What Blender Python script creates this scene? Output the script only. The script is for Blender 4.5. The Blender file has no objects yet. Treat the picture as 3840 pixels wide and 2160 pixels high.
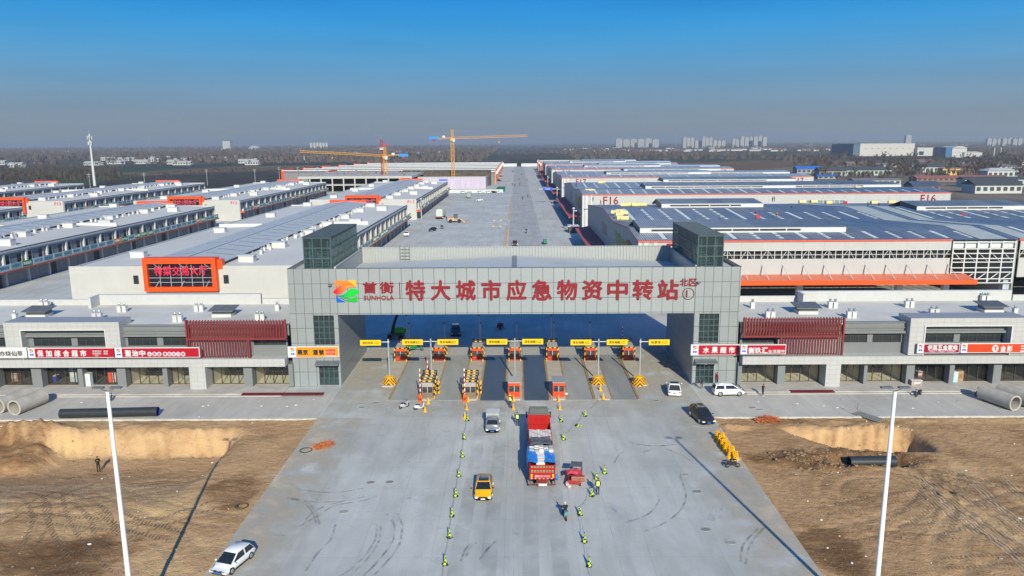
import bpy, math, random
from mathutils import Vector, Matrix, noise
from math import sin, cos, pi, radians, sqrt, atan2
S = bpy.context.scene
COL = S.collection
rnd = random.Random(7)

# ------------------------------------------------------------------ camera
F, CX, CY, CAMH = 2820.0, 1920.0, 1080.0, 32.0
_t = math.atan((CY - 534.0) / F); _y = math.atan((1302 * 1.4907 - CX) / F); _r = -0.0065
FW = Vector((-sin(_y) * cos(_t), cos(_y) * cos(_t), -sin(_t)))
_r0 = Vector((cos(_y), sin(_y), 0)); _u0 = _r0.cross(FW)
RT = _r0 * cos(_r) + _u0 * sin(_r); UP = _u0 * cos(_r) - _r0 * sin(_r)
CAM = Vector((0, 0, CAMH))
cd = bpy.data.cameras.new("camera"); cam = bpy.data.objects.new("camera", cd); COL.objects.link(cam)
cam.matrix_world = Matrix(((RT.x, UP.x, -FW.x, 0), (RT.y, UP.y, -FW.y, 0), (RT.z, UP.z, -FW.z, CAMH), (0, 0, 0, 1)))
cd.sensor_width = 36; cd.lens = F / 3840 * 36; cd.clip_start = 1; cd.clip_end = 60000
S.camera = cam

def ray(px, py): return FW + RT * ((px - CX) / F) - UP * ((py - CY) / F)
def gp(px, py, z=0.0):
    d = ray(px, py); return CAM + d * ((z - CAMH) / d.z)
def pt(px, py, Y):
    d = ray(px, py); return CAM + d * (Y / d.y)

# ------------------------------------------------------------------ sky, sun, exposure
SUN_EL, SUN_AZ = radians(26.5), radians(169)          # azimuth clockwise from +Y
w = bpy.data.worlds.new("World"); S.world = w; w.use_nodes = True
nt = w.node_tree; nd = nt.nodes; lk = nt.links
bg = nd["Background"]; bg.inputs[1].default_value = 0.10
sky = nd.new("ShaderNodeTexSky"); sky.sky_type = 'NISHITA'; sky.sun_disc = False
sky.sun_elevation = SUN_EL; sky.sun_rotation = SUN_AZ; sky.altitude = 100
sky.air_density = 1.0; sky.dust_density = 0.6; sky.ozone_density = 3.0
tint = nd.new("ShaderNodeMix"); tint.data_type = 'RGBA'; tint.blend_type = 'MULTIPLY'; tint.inputs[0].default_value = 1
tint.inputs[7].default_value = (0.16, 0.60, 1.05, 1)
tc = nd.new("ShaderNodeTexCoord"); sp = nd.new("ShaderNodeSeparateXYZ")
mr = nd.new("ShaderNodeMapRange"); mr.inputs[1].default_value = 0.0; mr.inputs[2].default_value = 0.20
rp = nd.new("ShaderNodeValToRGB"); rp.color_ramp.interpolation = 'B_SPLINE'        # smog layer low over the plain: grey, then clearing upwards
SKYC = [(0.0, (1.50, 1.74, 1.98)), (.20, (1.36, 1.88, 2.36)), (.42, (.80, 2.10, 3.45)), (.65, (.28, 2.10, 4.3)), (.85, (.09, 1.62, 4.2)), (1.0, (.07, 1.45, 4.0))]
for i, (p, c) in enumerate(SKYC):
    e = rp.color_ramp.elements[0] if i == 0 else rp.color_ramp.elements[-1] if i == len(SKYC) - 1 else rp.color_ramp.elements.new(p)
    e.position = p; e.color = (c[0] / 5, c[1] / 5, c[2] / 5, 1)
x5 = nd.new("ShaderNodeMix"); x5.data_type = 'RGBA'; x5.blend_type = 'MULTIPLY'; x5.clamp_result = False; x5.inputs[0].default_value = 1; x5.inputs[7].default_value = (5, 5, 5, 1)
m2 = nd.new("ShaderNodeMapRange"); m2.inputs[1].default_value = .17; m2.inputs[2].default_value = .45
mx = nd.new("ShaderNodeMix"); mx.data_type = 'RGBA'
lk.new(sky.outputs[0], tint.inputs[6]); lk.new(tc.outputs['Generated'], sp.inputs[0]); lk.new(sp.outputs[2], mr.inputs[0]); lk.new(sp.outputs[2], m2.inputs[0])
lk.new(mr.outputs[0], rp.inputs[0]); lk.new(rp.outputs[0], x5.inputs[6]); lk.new(m2.outputs[0], mx.inputs[0]); lk.new(x5.outputs[2], mx.inputs[6]); lk.new(tint.outputs[2], mx.inputs[7])
mpn = nd.new("ShaderNodeMapping"); mpn.inputs[3].default_value = (1.6, 1.6, 16); sn = nd.new("ShaderNodeTexNoise"); sn.inputs['Scale'].default_value = 2.2; sn.inputs['Detail'].default_value = 5
mrn = nd.new("ShaderNodeMapRange"); mrn.inputs[1].default_value = .3; mrn.inputs[2].default_value = .7; mrn.inputs[3].default_value = .955; mrn.inputs[4].default_value = 1.045
mun = nd.new("ShaderNodeMix"); mun.data_type = 'RGBA'; mun.blend_type = 'MULTIPLY'; mun.inputs[0].default_value = 1                          # drifting smog
lk.new(tc.outputs['Generated'], mpn.inputs[0]); lk.new(mpn.outputs[0], sn.inputs[0]); lk.new(sn.outputs[0], mrn.inputs[0]); lk.new(mx.outputs[2], mun.inputs[6]); lk.new(mrn.outputs[0], mun.inputs[7])
lk.new(mun.outputs[2], bg.inputs[0])
sl = bpy.data.lights.new("sun", 'SUN'); sl.energy = 3.6; sl.angle = radians(0.5); sl.color = (1.0, 0.93, 0.72)
so = bpy.data.objects.new("sun", sl); COL.objects.link(so)
SD = Vector((sin(SUN_AZ) * cos(SUN_EL), cos(SUN_AZ) * cos(SUN_EL), sin(SUN_EL)))
so.rotation_euler = (-SD).to_track_quat('-Z', 'Y').to_euler(); so.location = (60, -60, 120)
S.view_settings.view_transform = 'Standard'; S.view_settings.look = 'None'; S.view_settings.gamma = 1
S.view_settings.exposure = 0.75

# ------------------------------------------------------------------ materials
MATS = {}
def newmat(name):
    m = bpy.data.materials.new(name); m.use_nodes = True
    return m, m.node_tree.nodes, m.node_tree.links, m.node_tree.nodes["Principled BSDF"]
def c4(c): return (c[0], c[1], c[2], 1)
def sc3(c, k): return tuple(min(1, max(0, x * k)) for x in c)
def pbr(name, col, rough=.7, metal=0., var=.10, scale=1.5, bump=0., bscale=8., spec=.35, stretch=(1, 1, 1), detail=4, dirt=0., coat=0., emit=0.):
    if name in MATS: return MATS[name]
    m, n, l, b = newmat(name)
    t = n.new("ShaderNodeTexCoord"); mp = n.new("ShaderNodeMapping"); mp.inputs[3].default_value = stretch
    l.new(t.outputs['Object'], mp.inputs[0])
    no = n.new("ShaderNodeTexNoise"); no.inputs['Scale'].default_value = scale; no.inputs['Detail'].default_value = detail
    l.new(mp.outputs[0], no.inputs[0])
    r = n.new("ShaderNodeValToRGB"); r.color_ramp.elements[0].position = .3; r.color_ramp.elements[1].position = .7
    r.color_ramp.elements[0].color = c4(sc3(col, 1 - var)); r.color_ramp.elements[1].color = c4(sc3(col, 1 + var))
    l.new(no.outputs[0], r.inputs[0]); out = r.outputs[0]
    if dirt:
        n2 = n.new("ShaderNodeTexNoise"); n2.inputs['Scale'].default_value = scale * .37; n2.inputs['Detail'].default_value = 6
        l.new(mp.outputs[0], n2.inputs[0])
        r2 = n.new("ShaderNodeValToRGB"); r2.color_ramp.elements[0].position = .52; r2.color_ramp.elements[1].position = .72
        r2.color_ramp.elements[0].color = (0, 0, 0, 1); r2.color_ramp.elements[1].color = (dirt, dirt, dirt, 1)
        l.new(n2.outputs[0], r2.inputs[0])
        mxx = n.new("ShaderNodeMix"); mxx.data_type = 'RGBA'; l.new(r2.outputs[0], mxx.inputs[0]); l.new(out, mxx.inputs[6])
        mxx.inputs[7].default_value = c4((col[0] * .45 + .03, col[1] * .42 + .025, col[2] * .38 + .02)); out = mxx.outputs[2]
    l.new(out, b.inputs['Base Color'])
    b.inputs['Roughness'].default_value = rough; b.inputs['Metallic'].default_value = metal
    b.inputs['Specular IOR Level'].default_value = spec
    if coat: b.inputs['Coat Weight'].default_value = coat
    if emit:
        l.new(out, b.inputs['Emission Color']); b.inputs['Emission Strength'].default_value = emit
    if bump:
        nb = n.new("ShaderNodeTexNoise"); nb.inputs['Scale'].default_value = bscale; nb.inputs['Detail'].default_value = 5
        l.new(t.outputs['Object'], nb.inputs[0])
        bn = n.new("ShaderNodeBump"); bn.inputs['Strength'].default_value = bump; bn.inputs['Distance'].default_value = .1
        l.new(nb.outputs[0], bn.inputs['Height']); l.new(bn.outputs[0], b.inputs['Normal'])
    MATS[name] = m; return m
def panels(name, col, pw, ph, axis='x', gap=.02, line=None, rough=.5, metal=0., var=.05, dirtv=.12, off=0., ox=0., oz=0., col2=None):
    """cladding with joints; axis: x = facade along X, y = along Y, h = horizontal slab"""
    if name in MATS: return MATS[name]
    m, n, l, b = newmat(name)
    t = n.new("ShaderNodeTexCoord"); s = n.new("ShaderNodeSeparateXYZ"); l.new(t.outputs['Object'], s.inputs[0])
    cb = n.new("ShaderNodeCombineXYZ")
    a1 = n.new("ShaderNodeMath"); a1.operation = 'ADD'; a1.inputs[1].default_value = ox
    a2 = n.new("ShaderNodeMath"); a2.operation = 'ADD'; a2.inputs[1].default_value = oz
    l.new(s.outputs[1 if axis == 'y' else 0], a1.inputs[0]); l.new(s.outputs[1 if axis == 'h' else 2], a2.inputs[0])
    l.new(a1.outputs[0], cb.inputs[0]); l.new(a2.outputs[0], cb.inputs[1])
    br = n.new("ShaderNodeTexBrick"); br.offset = off; br.squash = 1
    br.inputs['Scale'].default_value = 1; br.inputs['Brick Width'].default_value = pw; br.inputs['Row Height'].default_value = ph
    br.inputs['Mortar Size'].default_value = gap; br.inputs['Mortar Smooth'].default_value = .1
    br.inputs['Color1'].default_value = c4(sc3(col, 1 - var)); br.inputs['Color2'].default_value = c4(col2 or sc3(col, 1 + var))
    br.inputs['Mortar'].default_value = c4(line or sc3(col, .45)); l.new(cb.outputs[0], br.inputs[0])
    no = n.new("ShaderNodeTexNoise"); no.inputs['Scale'].default_value = .35; no.inputs['Detail'].default_value = 6
    l.new(t.outputs['Object'], no.inputs[0])
    mr = n.new("ShaderNodeMapRange"); mr.inputs[1].default_value = .3; mr.inputs[2].default_value = .7
    mr.inputs[3].default_value = 1 - dirtv; mr.inputs[4].default_value = 1 + dirtv * .5; l.new(no.outputs[0], mr.inputs[0])
    mm = n.new("ShaderNodeMix"); mm.data_type = 'RGBA'; mm.blend_type = 'MULTIPLY'; mm.inputs[0].default_value = 1
    l.new(br.outputs[0], mm.inputs[6]); l.new(mr.outputs[0], mm.inputs[7]); l.new(mm.outputs[2], b.inputs['Base Color'])
    b.inputs['Roughness'].default_value = rough; b.inputs['Metallic'].default_value = metal
    MATS[name] = m; return m
def glass(name, col, clear=.5, rough=.05, gcol=(.8, .9, 1)):
    """tinted pane: mostly see-through, part mirror, the mirror share rising at grazing angles"""
    if name in MATS: return MATS[name]
    m, n, l, b = newmat(name); out = n["Material Output"]
    tr = n.new("ShaderNodeBsdfTransparent"); tr.inputs[0].default_value = c4(col)
    df = n.new("ShaderNodeBsdfPrincipled"); df.inputs['Base Color'].default_value = c4(sc3(col, .25)); df.inputs['Roughness'].default_value = .1
    mx1 = n.new("ShaderNodeMixShader"); mx1.inputs[0].default_value = clear; l.new(df.outputs[0], mx1.inputs[1]); l.new(tr.outputs[0], mx1.inputs[2])
    gl = n.new("ShaderNodeBsdfGlossy"); gl.inputs['Roughness'].default_value = rough; gl.inputs[0].default_value = c4(gcol)
    fr = n.new("ShaderNodeFresnel"); fr.inputs[0].default_value = 1.45
    mx2 = n.new("ShaderNodeMixShader"); l.new(fr.outputs[0], mx2.inputs[0]); l.new(mx1.outputs[0], mx2.inputs[1]); l.new(gl.outputs[0], mx2.inputs[2])
    l.new(mx2.outputs[0], out.inputs[0]); MATS[name] = m; return m

# ------------------------------------------------------------------ mesh helpers
class MB:
    def __init__(s): s.v = []; s.f = []; s.mi = []; s.cur = 0
    def _add(s, vs, fs):
        b = len(s.v); s.v.extend(vs)
        for f in fs: s.f.append(tuple(i + b for i in f)); s.mi.append(s.cur)
        return s
    def mat(s, i): s.cur = i; return s
    def box(s, x0, x1, y0, y1, z0, z1):
        return s._add([(x0, y0, z0), (x1, y0, z0), (x1, y1, z0), (x0, y1, z0), (x0, y0, z1), (x1, y0, z1), (x1, y1, z1), (x0, y1, z1)],
                      [(0, 3, 2, 1), (4, 5, 6, 7), (0, 1, 5, 4), (1, 2, 6, 5), (2, 3, 7, 6), (3, 0, 4, 7)])
    def quad(s, *p): return s._add([tuple(q) for q in p], [tuple(range(len(p)))])
    def prism(s, pts, plane, a, b):
        n = len(pts)
        def P(p, k):
            if plane == 'xz': return (p[0], k, p[1])
            if plane == 'yz': return (k, p[0], p[1])
            return (p[0], p[1], k)
        vs = [P(p, a) for p in pts] + [P(p, b) for p in pts]
        fs = [tuple(range(n))[::-1], tuple(range(n, 2 * n))] + [(i, (i + 1) % n, n + (i + 1) % n, n + i) for i in range(n)]
        return s._add(vs, fs)
    def loft(s, rings, cap=True, closed=True):
        n = len(rings[0]); vs = [tuple(p) for r in rings for p in r]; fs = []
        for k in range(len(rings) - 1):
            for i in range(n if closed else n - 1):
                j = (i + 1) % n; fs.append((k * n + i, k * n + j, (k + 1) * n + j, (k + 1) * n + i))
        if cap: fs.append(tuple(range(n))[::-1]); fs.append(tuple(range((len(rings) - 1) * n, len(rings) * n)))
        return s._add(vs, fs)
    def cyl(s, p, q, r, r2=None, n=10, cap=True):
        p = Vector(p); q = Vector(q); r2 = r if r2 is None else r2
        d = (q - p).normalized(); a = d.orthogonal().normalized(); b = d.cross(a)
        R = lambda c, k: [c + (a * cos(2 * pi * i / n) + b * sin(2 * pi * i / n)) * k for i in range(n)]
        return s.loft([R(p, r), R(q, r2)], cap)
    def tube(s, path, r, n=6):
        rings = []; path = [Vector(p) for p in path]
        for i, p in enumerate(path):
            d = (path[min(i + 1, len(path) - 1)] - path[max(i - 1, 0)]).normalized()
            a = d.cross(Vector((0, 0, 1)));
            if a.length < 1e-3: a = d.orthogonal()
            a.normalize(); b = d.cross(a); k = r[i] if isinstance(r, (list, tuple)) else r
            rings.append([p + (a * cos(2 * pi * j / n) + b * sin(2 * pi * j / n)) * k for j in range(n)])
        return s.loft(rings)
    def ell(s, c, r, nu=10, nv=6):
        r = (r, r, r) if not isinstance(r, (list, tuple)) else r
        rings = [[(c[0] + r[0] * sin(pi * k / nv) * cos(2 * pi * i / nu), c[1] + r[1] * sin(pi * k / nv) * sin(2 * pi * i / nu), c[2] - r[2] * cos(pi * k / nv)) for i in range(nu)] for k in range(1, nv)]
        n0 = len(s.v); s.loft(rings, True); return s
    def ring(s, c, axis, R, r, n=16, m=6):
        ax = Vector(axis).normalized(); a = ax.orthogonal().normalized(); b = ax.cross(a); c = Vector(c); vs = []; fs = []
        for i in range(n):
            d = a * cos(2 * pi * i / n) + b * sin(2 * pi * i / n)
            for j in range(m): vs.append(tuple(c + d * (R + r * cos(2 * pi * j / m)) + ax * (r * sin(2 * pi * j / m))))
        for i in range(n):
            for j in range(m): fs.append((i * m + j, ((i + 1) % n) * m + j, ((i + 1) % n) * m + (j + 1) % m, i * m + (j + 1) % m))
        return s._add(vs, fs)
    def xf(s, M, start=0):
        for i in range(start, len(s.v)): s.v[i] = tuple(M @ Vector(s.v[i]))
        return s
    def build(s, name, mats, parent=None, smooth=False, world=False):
        me = bpy.data.meshes.new(name); vs = s.v
        if world and parent is not None:
            r = parent
            while r.parent: r = r.parent
            o = r.location; vs = [(p[0] - o.x, p[1] - o.y, p[2] - o.z) for p in vs]
        me.from_pydata([tuple(p) for p in vs], [], s.f)
        for m in (mats if isinstance(mats, (list, tuple)) else [mats]): me.materials.append(m)
        me.polygons.foreach_set('material_index', s.mi)
        if smooth: me.polygons.foreach_set('use_smooth', [True] * len(me.polygons))
        me.update()
        ob = bpy.data.objects.new(name, me); COL.objects.link(ob)
        if parent is not None: ob.parent = parent
        return ob
def smooth_by_angle(ob, deg=35):
    import bmesh
    bm = bmesh.new(); bm.from_mesh(ob.data); bmesh.ops.recalc_face_normals(bm, faces=bm.faces)
    for e in bm.edges:
        e.smooth = len(e.link_faces) == 2 and e.calc_face_angle(0) < radians(deg)
    for f in bm.faces: f.smooth = True
    bm.to_mesh(ob.data); bm.free(); return ob
def tag(o, label, cat, group=None):
    o['label'] = label; o['category'] = cat
    if group: o['group'] = group
    return o
def thing(name, label, cat, loc=(0, 0, 0), rz=0., group=None):
    o = bpy.data.objects.new(name, None); o.empty_display_size = .3; COL.objects.link(o)
    o.location = loc; o.rotation_euler = (0, 0, rz); return tag(o, label, cat, group)
def struct(o, kind='structure'): o['kind'] = kind; return o
def kids(o): return [c for c in bpy.data.objects if c.parent == o]
CHILD = {}
def reg(o):                                   # cache of children for fast copies
    CHILD[o.name] = kids(o)
    for c in CHILD[o.name]: reg(c)
def copy_tree(o, parent=None):
    c = o.copy(); COL.objects.link(c)
    if parent is not None: c.parent = parent
    CHILD[c.name] = [copy_tree(k, c) for k in CHILD.get(o.name, [])]
    return c
def dup(o, loc, rz=None, label=None, group=None, scale=None):
    if o.name not in CHILD: reg(o)
    c = copy_tree(o); c.location = loc
    if rz is not None: c.rotation_euler = (0, 0, rz)
    if label: c['label'] = label
    if group: c['group'] = group
    if scale: c.scale = (scale,) * 3
    return c
_TX = {}
def glyphs(body, ext=.03):
    if body not in _TX:
        cu = bpy.data.curves.new("t", 'FONT'); cu.body = body; cu.size = 1; cu.extrude = ext; cu.resolution_u = 2
        ob = bpy.data.objects.new("t", cu); COL.objects.link(ob)
        dg = bpy.context.evaluated_depsgraph_get(); dg.update()
        me = bpy.data.meshes.new_from_object(ob.evaluated_get(dg))
        vs = [tuple(v.co) for v in me.vertices]; fs = [tuple(p.vertices) for p in me.polygons]
        bpy.data.objects.remove(ob); bpy.data.curves.remove(cu); bpy.data.meshes.remove(me)
        _TX[body] = (vs, fs)
    return _TX[body]
def text(mb, body, x0, x1, z0, z1, Y, off=.02, d=.04, each=False, M=None):
    """letters on a vertical face looking towards -Y, filling x0..x1 by z0..z1"""
    st = len(mb.v)
    if each:
        n = len(body); wd = (x1 - x0) / (n + (n - 1) * each)
        for i, ch in enumerate(body):
            if ch == ' ': continue
            a = x0 + i * wd * (1 + each); text(mb, ch, a, a + wd, z0, z1, Y, off, d)
    else:
        vs, fs = glyphs(body)
        if not vs: return mb
        a0 = min(v[0] for v in vs); a1 = max(v[0] for v in vs); b0 = min(v[1] for v in vs); b1 = max(v[1] for v in vs)
        sx = (x1 - x0) / max(a1 - a0, 1e-6); sz = (z1 - z0) / max(b1 - b0, 1e-6)
        if body in '一1I': sx = sz
        o = off * min(abs(z1 - z0), abs(x1 - x0) / max(1, len(body)) * 1.3)
        for k, (ox, oz) in enumerate(((-o, 0), (o, 0), (0, o), (0, -o)) if off > .012 else ((0, 0),)):   # bold strokes
            mb._add([(x0 + ox + (v[0] - a0) * sx, Y - (d + k * .003 if v[2] > 0 else 0), z0 + oz + (v[1] - b0) * sz) for v in vs], fs)
    if M is not None: mb.xf(M, st)
    return mb
# ------------------------------------------------------------------ ground
def ground_mat():
    m, n, l, b = newmat("field_soil")
    t = n.new("ShaderNodeTexCoord"); mp = n.new("ShaderNodeMapping"); mp.inputs[3].default_value = (.0016, .0045, 1)
    l.new(t.outputs['Object'], mp.inputs[0])
    v = n.new("ShaderNodeTexVoronoi"); v.inputs['Scale'].default_value = 1.6; v.distance = 'CHEBYCHEV'; l.new(mp.outputs[0], v.inputs[0])
    s = n.new("ShaderNodeSeparateColor"); l.new(v.outputs['Color'], s.inputs[0])
    r = n.new("ShaderNodeValToRGB"); r.color_ramp.interpolation = 'CONSTANT'
    cols = [(.046, .042, .036), (.060, .052, .042), (.038, .040, .028), (.085, .066, .045), (.050, .048, .040), (.033, .042, .026), (.066, .058, .047)]
    for i, c in enumerate(cols):
        e = r.color_ramp.elements[0] if i == 0 else r.color_ramp.elements.new(i / len(cols)); e.color = c4(c)
    r.color_ramp.elements[-1].color = c4(cols[0])
    l.new(s.outputs[0], r.inputs[0])
    no = n.new("ShaderNodeTexNoise"); no.inputs['Scale'].default_value = .02; no.inputs['Detail'].default_value = 8; l.new(t.outputs['Object'], no.inputs[0])
    mr = n.new("ShaderNodeMapRange"); mr.inputs[1].default_value = .3; mr.inputs[2].default_value = .7; mr.inputs[3].default_value = .65; mr.inputs[4].default_value = 1.3
    l.new(no.outputs[0], mr.inputs[0])
    mm = n.new("ShaderNodeMix"); mm.data_type = 'RGBA'; mm.blend_type = 'MULTIPLY'; mm.inputs[0].default_value = 1
    l.new(r.outputs[0], mm.inputs[6]); l.new(mr.outputs[0], mm.inputs[7]); l.new(mm.outputs[2], b.inputs['Base Color'])
    b.inputs['Roughness'].default_value = .95; b.inputs['Specular IOR Level'].default_value = .1
    return m
X0, X1, YA, YB, BIG = -330., 200., 20., 1031., 16000.
g = MB()
xs = [-BIG, X0, X1, BIG]; ys = [-2000, YA, YB, BIG * 1.5]
for i in range(3):
    for j in range(3):
        if (i, j) != (1, 1): g.quad((xs[i], ys[j], -.02), (xs[i + 1], ys[j], -.02), (xs[i + 1], ys[j + 1], -.02), (xs[i], ys[j + 1], -.02))
struct(g.build("ground", ground_mat()))

def concrete(name, base, slab=(5., 6.), lanes=None, dark=.10, ox=0., oy=0.):
    m, n, l, b = newmat(name)
    t = n.new("ShaderNodeTexCoord")
    mo = n.new("ShaderNodeMapping"); mo.inputs[1].default_value = (ox, oy, 0); l.new(t.outputs['Object'], mo.inputs[0])
    br = n.new("ShaderNodeTexBrick"); br.offset = 0; br.squash = 1; br.inputs['Scale'].default_value = 1
    br.inputs['Brick Width'].default_value = slab[0]; br.inputs['Row Height'].default_value = slab[1]; br.inputs['Mortar Size'].default_value = .025
    br.inputs['Mortar Smooth'].default_value = .3
    br.inputs['Color1'].default_value = c4(sc3(base, .97)); br.inputs['Color2'].default_value = c4(sc3(base, 1.03)); br.inputs['Mortar'].default_value = c4(sc3(base, .80))
    l.new(mo.outputs[0], br.inputs[0]); out = br.outputs[0]
    def layer(scale, stretch, lo, hi, a, bb, rot=0, det=7, rough=.6):
        nonlocal out
        mp = n.new("ShaderNodeMapping"); mp.inputs[3].default_value = stretch; mp.inputs[2].default_value = (0, 0, rot); l.new(t.outputs['Object'], mp.inputs[0])
        no = n.new("ShaderNodeTexNoise"); no.inputs['Scale'].default_value = scale; no.inputs['Detail'].default_value = det; no.inputs['Roughness'].default_value = rough
        no.inputs['Distortion'].default_value = .6
        l.new(mp.outputs[0], no.inputs[0])
        mr = n.new("ShaderNodeMapRange"); mr.inputs[1].default_value = lo; mr.inputs[2].default_value = hi; mr.inputs[3].default_value = a; mr.inputs[4].default_value = bb
        l.new(no.outputs[0], mr.inputs[0])
        mm = n.new("ShaderNodeMix"); mm.data_type = 'RGBA'; mm.blend_type = 'MULTIPLY'; mm.inputs[0].default_value = 1
        l.new(out, mm.inputs[6]); l.new(mr.outputs[0], mm.inputs[7]); out = mm.outputs[2]
    layer(.09, (1, 1, 1), .35, .65, 1 - dark, 1 + dark * .7)
    layer(.5, (1, .35, 1), .35, .7, 1.05, 1 - dark * .8)
    layer(.25, (2.2, .22, 1), .4, .75, 1.03, 1 - dark, .05)
    layer(6, (1, 1, 1), .3, .7, .96, 1.04)
    l.new(out, b.inputs['Base Color']); b.inputs['Roughness'].default_value = .85; b.inputs['Specular IOR Level'].default_value = .25
    return m
CON = concrete("pale_concrete", (.455, .46, .44), (5.75, 6.), dark=.13, ox=1.15)
CONY = concrete("yard_concrete", (.46, .465, .45), (8, 9), dark=.12)
CONP = concrete("dusty_concrete", (.45, .43, .39), (6, 4.5), dark=.10)
def sheet(name, x0, x1, y0, y1, z, m): 
    o = MB().quad((x0, y0, z), (x1, y0, z), (x1, y1, z), (x0, y1, z)).build(name, m); return struct(o)
struct(MB().prism([(-23.8, 20), (22.8, 20), (22.8, 69.6), (23.1, 84.6), (-23.8, 84.6)], 'xy', -.3, 0.).build("forecourt", CON))
sheet("plaza", X0, X1, 84.6, 93.4, 0.0, CONP)
sheet("gate_apron", -23.8, 23.2, 84.61, 116.2, .006, CON)
sheet("yard_paving", X0, X1, 93.4, YB, 0.001, CONY)
ASPH = concrete("worn_lane", (.37, .375, .37), (7, 12), dark=.12)
sheet("avenue", -2.9, 8.5, 180, YB, .008, ASPH)
def sand_film():
    m, n, l, b = newmat("sandy_film"); b.inputs['Base Color'].default_value = (.50, .43, .33, 1); b.inputs['Roughness'].default_value = .95
    t = n.new("ShaderNodeTexCoord"); s = n.new("ShaderNodeSeparateXYZ"); l.new(t.outputs['Object'], s.inputs[0])
    no = n.new("ShaderNodeTexNoise"); no.inputs['Scale'].default_value = .35; no.inputs['Detail'].default_value = 7; l.new(t.outputs['Object'], no.inputs[0])
    a = n.new("ShaderNodeMath"); a.operation = 'ABSOLUTE'; l.new(s.outputs[0], a.inputs[0])
    mr = n.new("ShaderNodeMapRange"); mr.inputs[1].default_value = 15.5; mr.inputs[2].default_value = 23.6; mr.interpolation_type = 'SMOOTHSTEP'; l.new(a.outputs[0], mr.inputs[0])
    mr2 = n.new("ShaderNodeMapRange"); mr2.inputs[1].default_value = .30; mr2.inputs[2].default_value = .62; l.new(no.outputs[0], mr2.inputs[0])
    mu = n.new("ShaderNodeMath"); mu.operation = 'MULTIPLY'; l.new(mr.outputs[0], mu.inputs[0]); l.new(mr2.outputs[0], mu.inputs[1]); l.new(mu.outputs[0], b.inputs['Alpha']); return m
sheet("sand_drift", -23.8, 22.8, 46, 84.6, .005, sand_film())
def warm_film():
    m, n, l, b = newmat("beige_dust"); b.inputs['Base Color'].default_value = (.47, .42, .34, 1); b.inputs['Roughness'].default_value = .95
    t = n.new("ShaderNodeTexCoord"); s = n.new("ShaderNodeSeparateXYZ"); l.new(t.outputs['Object'], s.inputs[0])
    no = n.new("ShaderNodeTexNoise"); no.inputs['Scale'].default_value = .3; no.inputs['Detail'].default_value = 7; l.new(t.outputs['Object'], no.inputs[0])
    mr = n.new("ShaderNodeMapRange"); mr.inputs[1].default_value = 81; mr.inputs[2].default_value = 97; mr.inputs[4].default_value = .7; l.new(s.outputs[1], mr.inputs[0])
    mr2 = n.new("ShaderNodeMapRange"); mr2.inputs[1].default_value = .32; mr2.inputs[2].default_value = .6; l.new(no.outputs[0], mr2.inputs[0])
    mu = n.new("ShaderNodeMath"); mu.operation = 'MULTIPLY'; l.new(mr.outputs[0], mu.inputs[0]); l.new(mr2.outputs[0], mu.inputs[1]); l.new(mu.outputs[0], b.inputs['Alpha']); return m
sheet("dust_layer", -23.6, 23.0, 84.65, 116, .0095, warm_film())
# kerbs along the plaza: the pavement stops 8 cm above the earth
kb = pbr("kerb_concrete", (.47, .45, .42), .85, var=.15, scale=2, dirt=.4)
struct(MB().box(X0, -23.8, 84.25, 84.62, -.4, .07).box(23.1, X1, 84.25, 84.62, -.4, .07).build("kerb", kb))
st = MB()
for a, b in ((X0, -30.6), (29.4, X1)):
    st.box(a, b, 93.0, 110, -.1, .18); st.box(a, b, 92.45, 93.0, -.1, .09)
struct(st.build("pavement", pbr("pavement_concrete", (.45, .42, .38), .85, var=.10, scale=.8, dirt=.35)))

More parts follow.
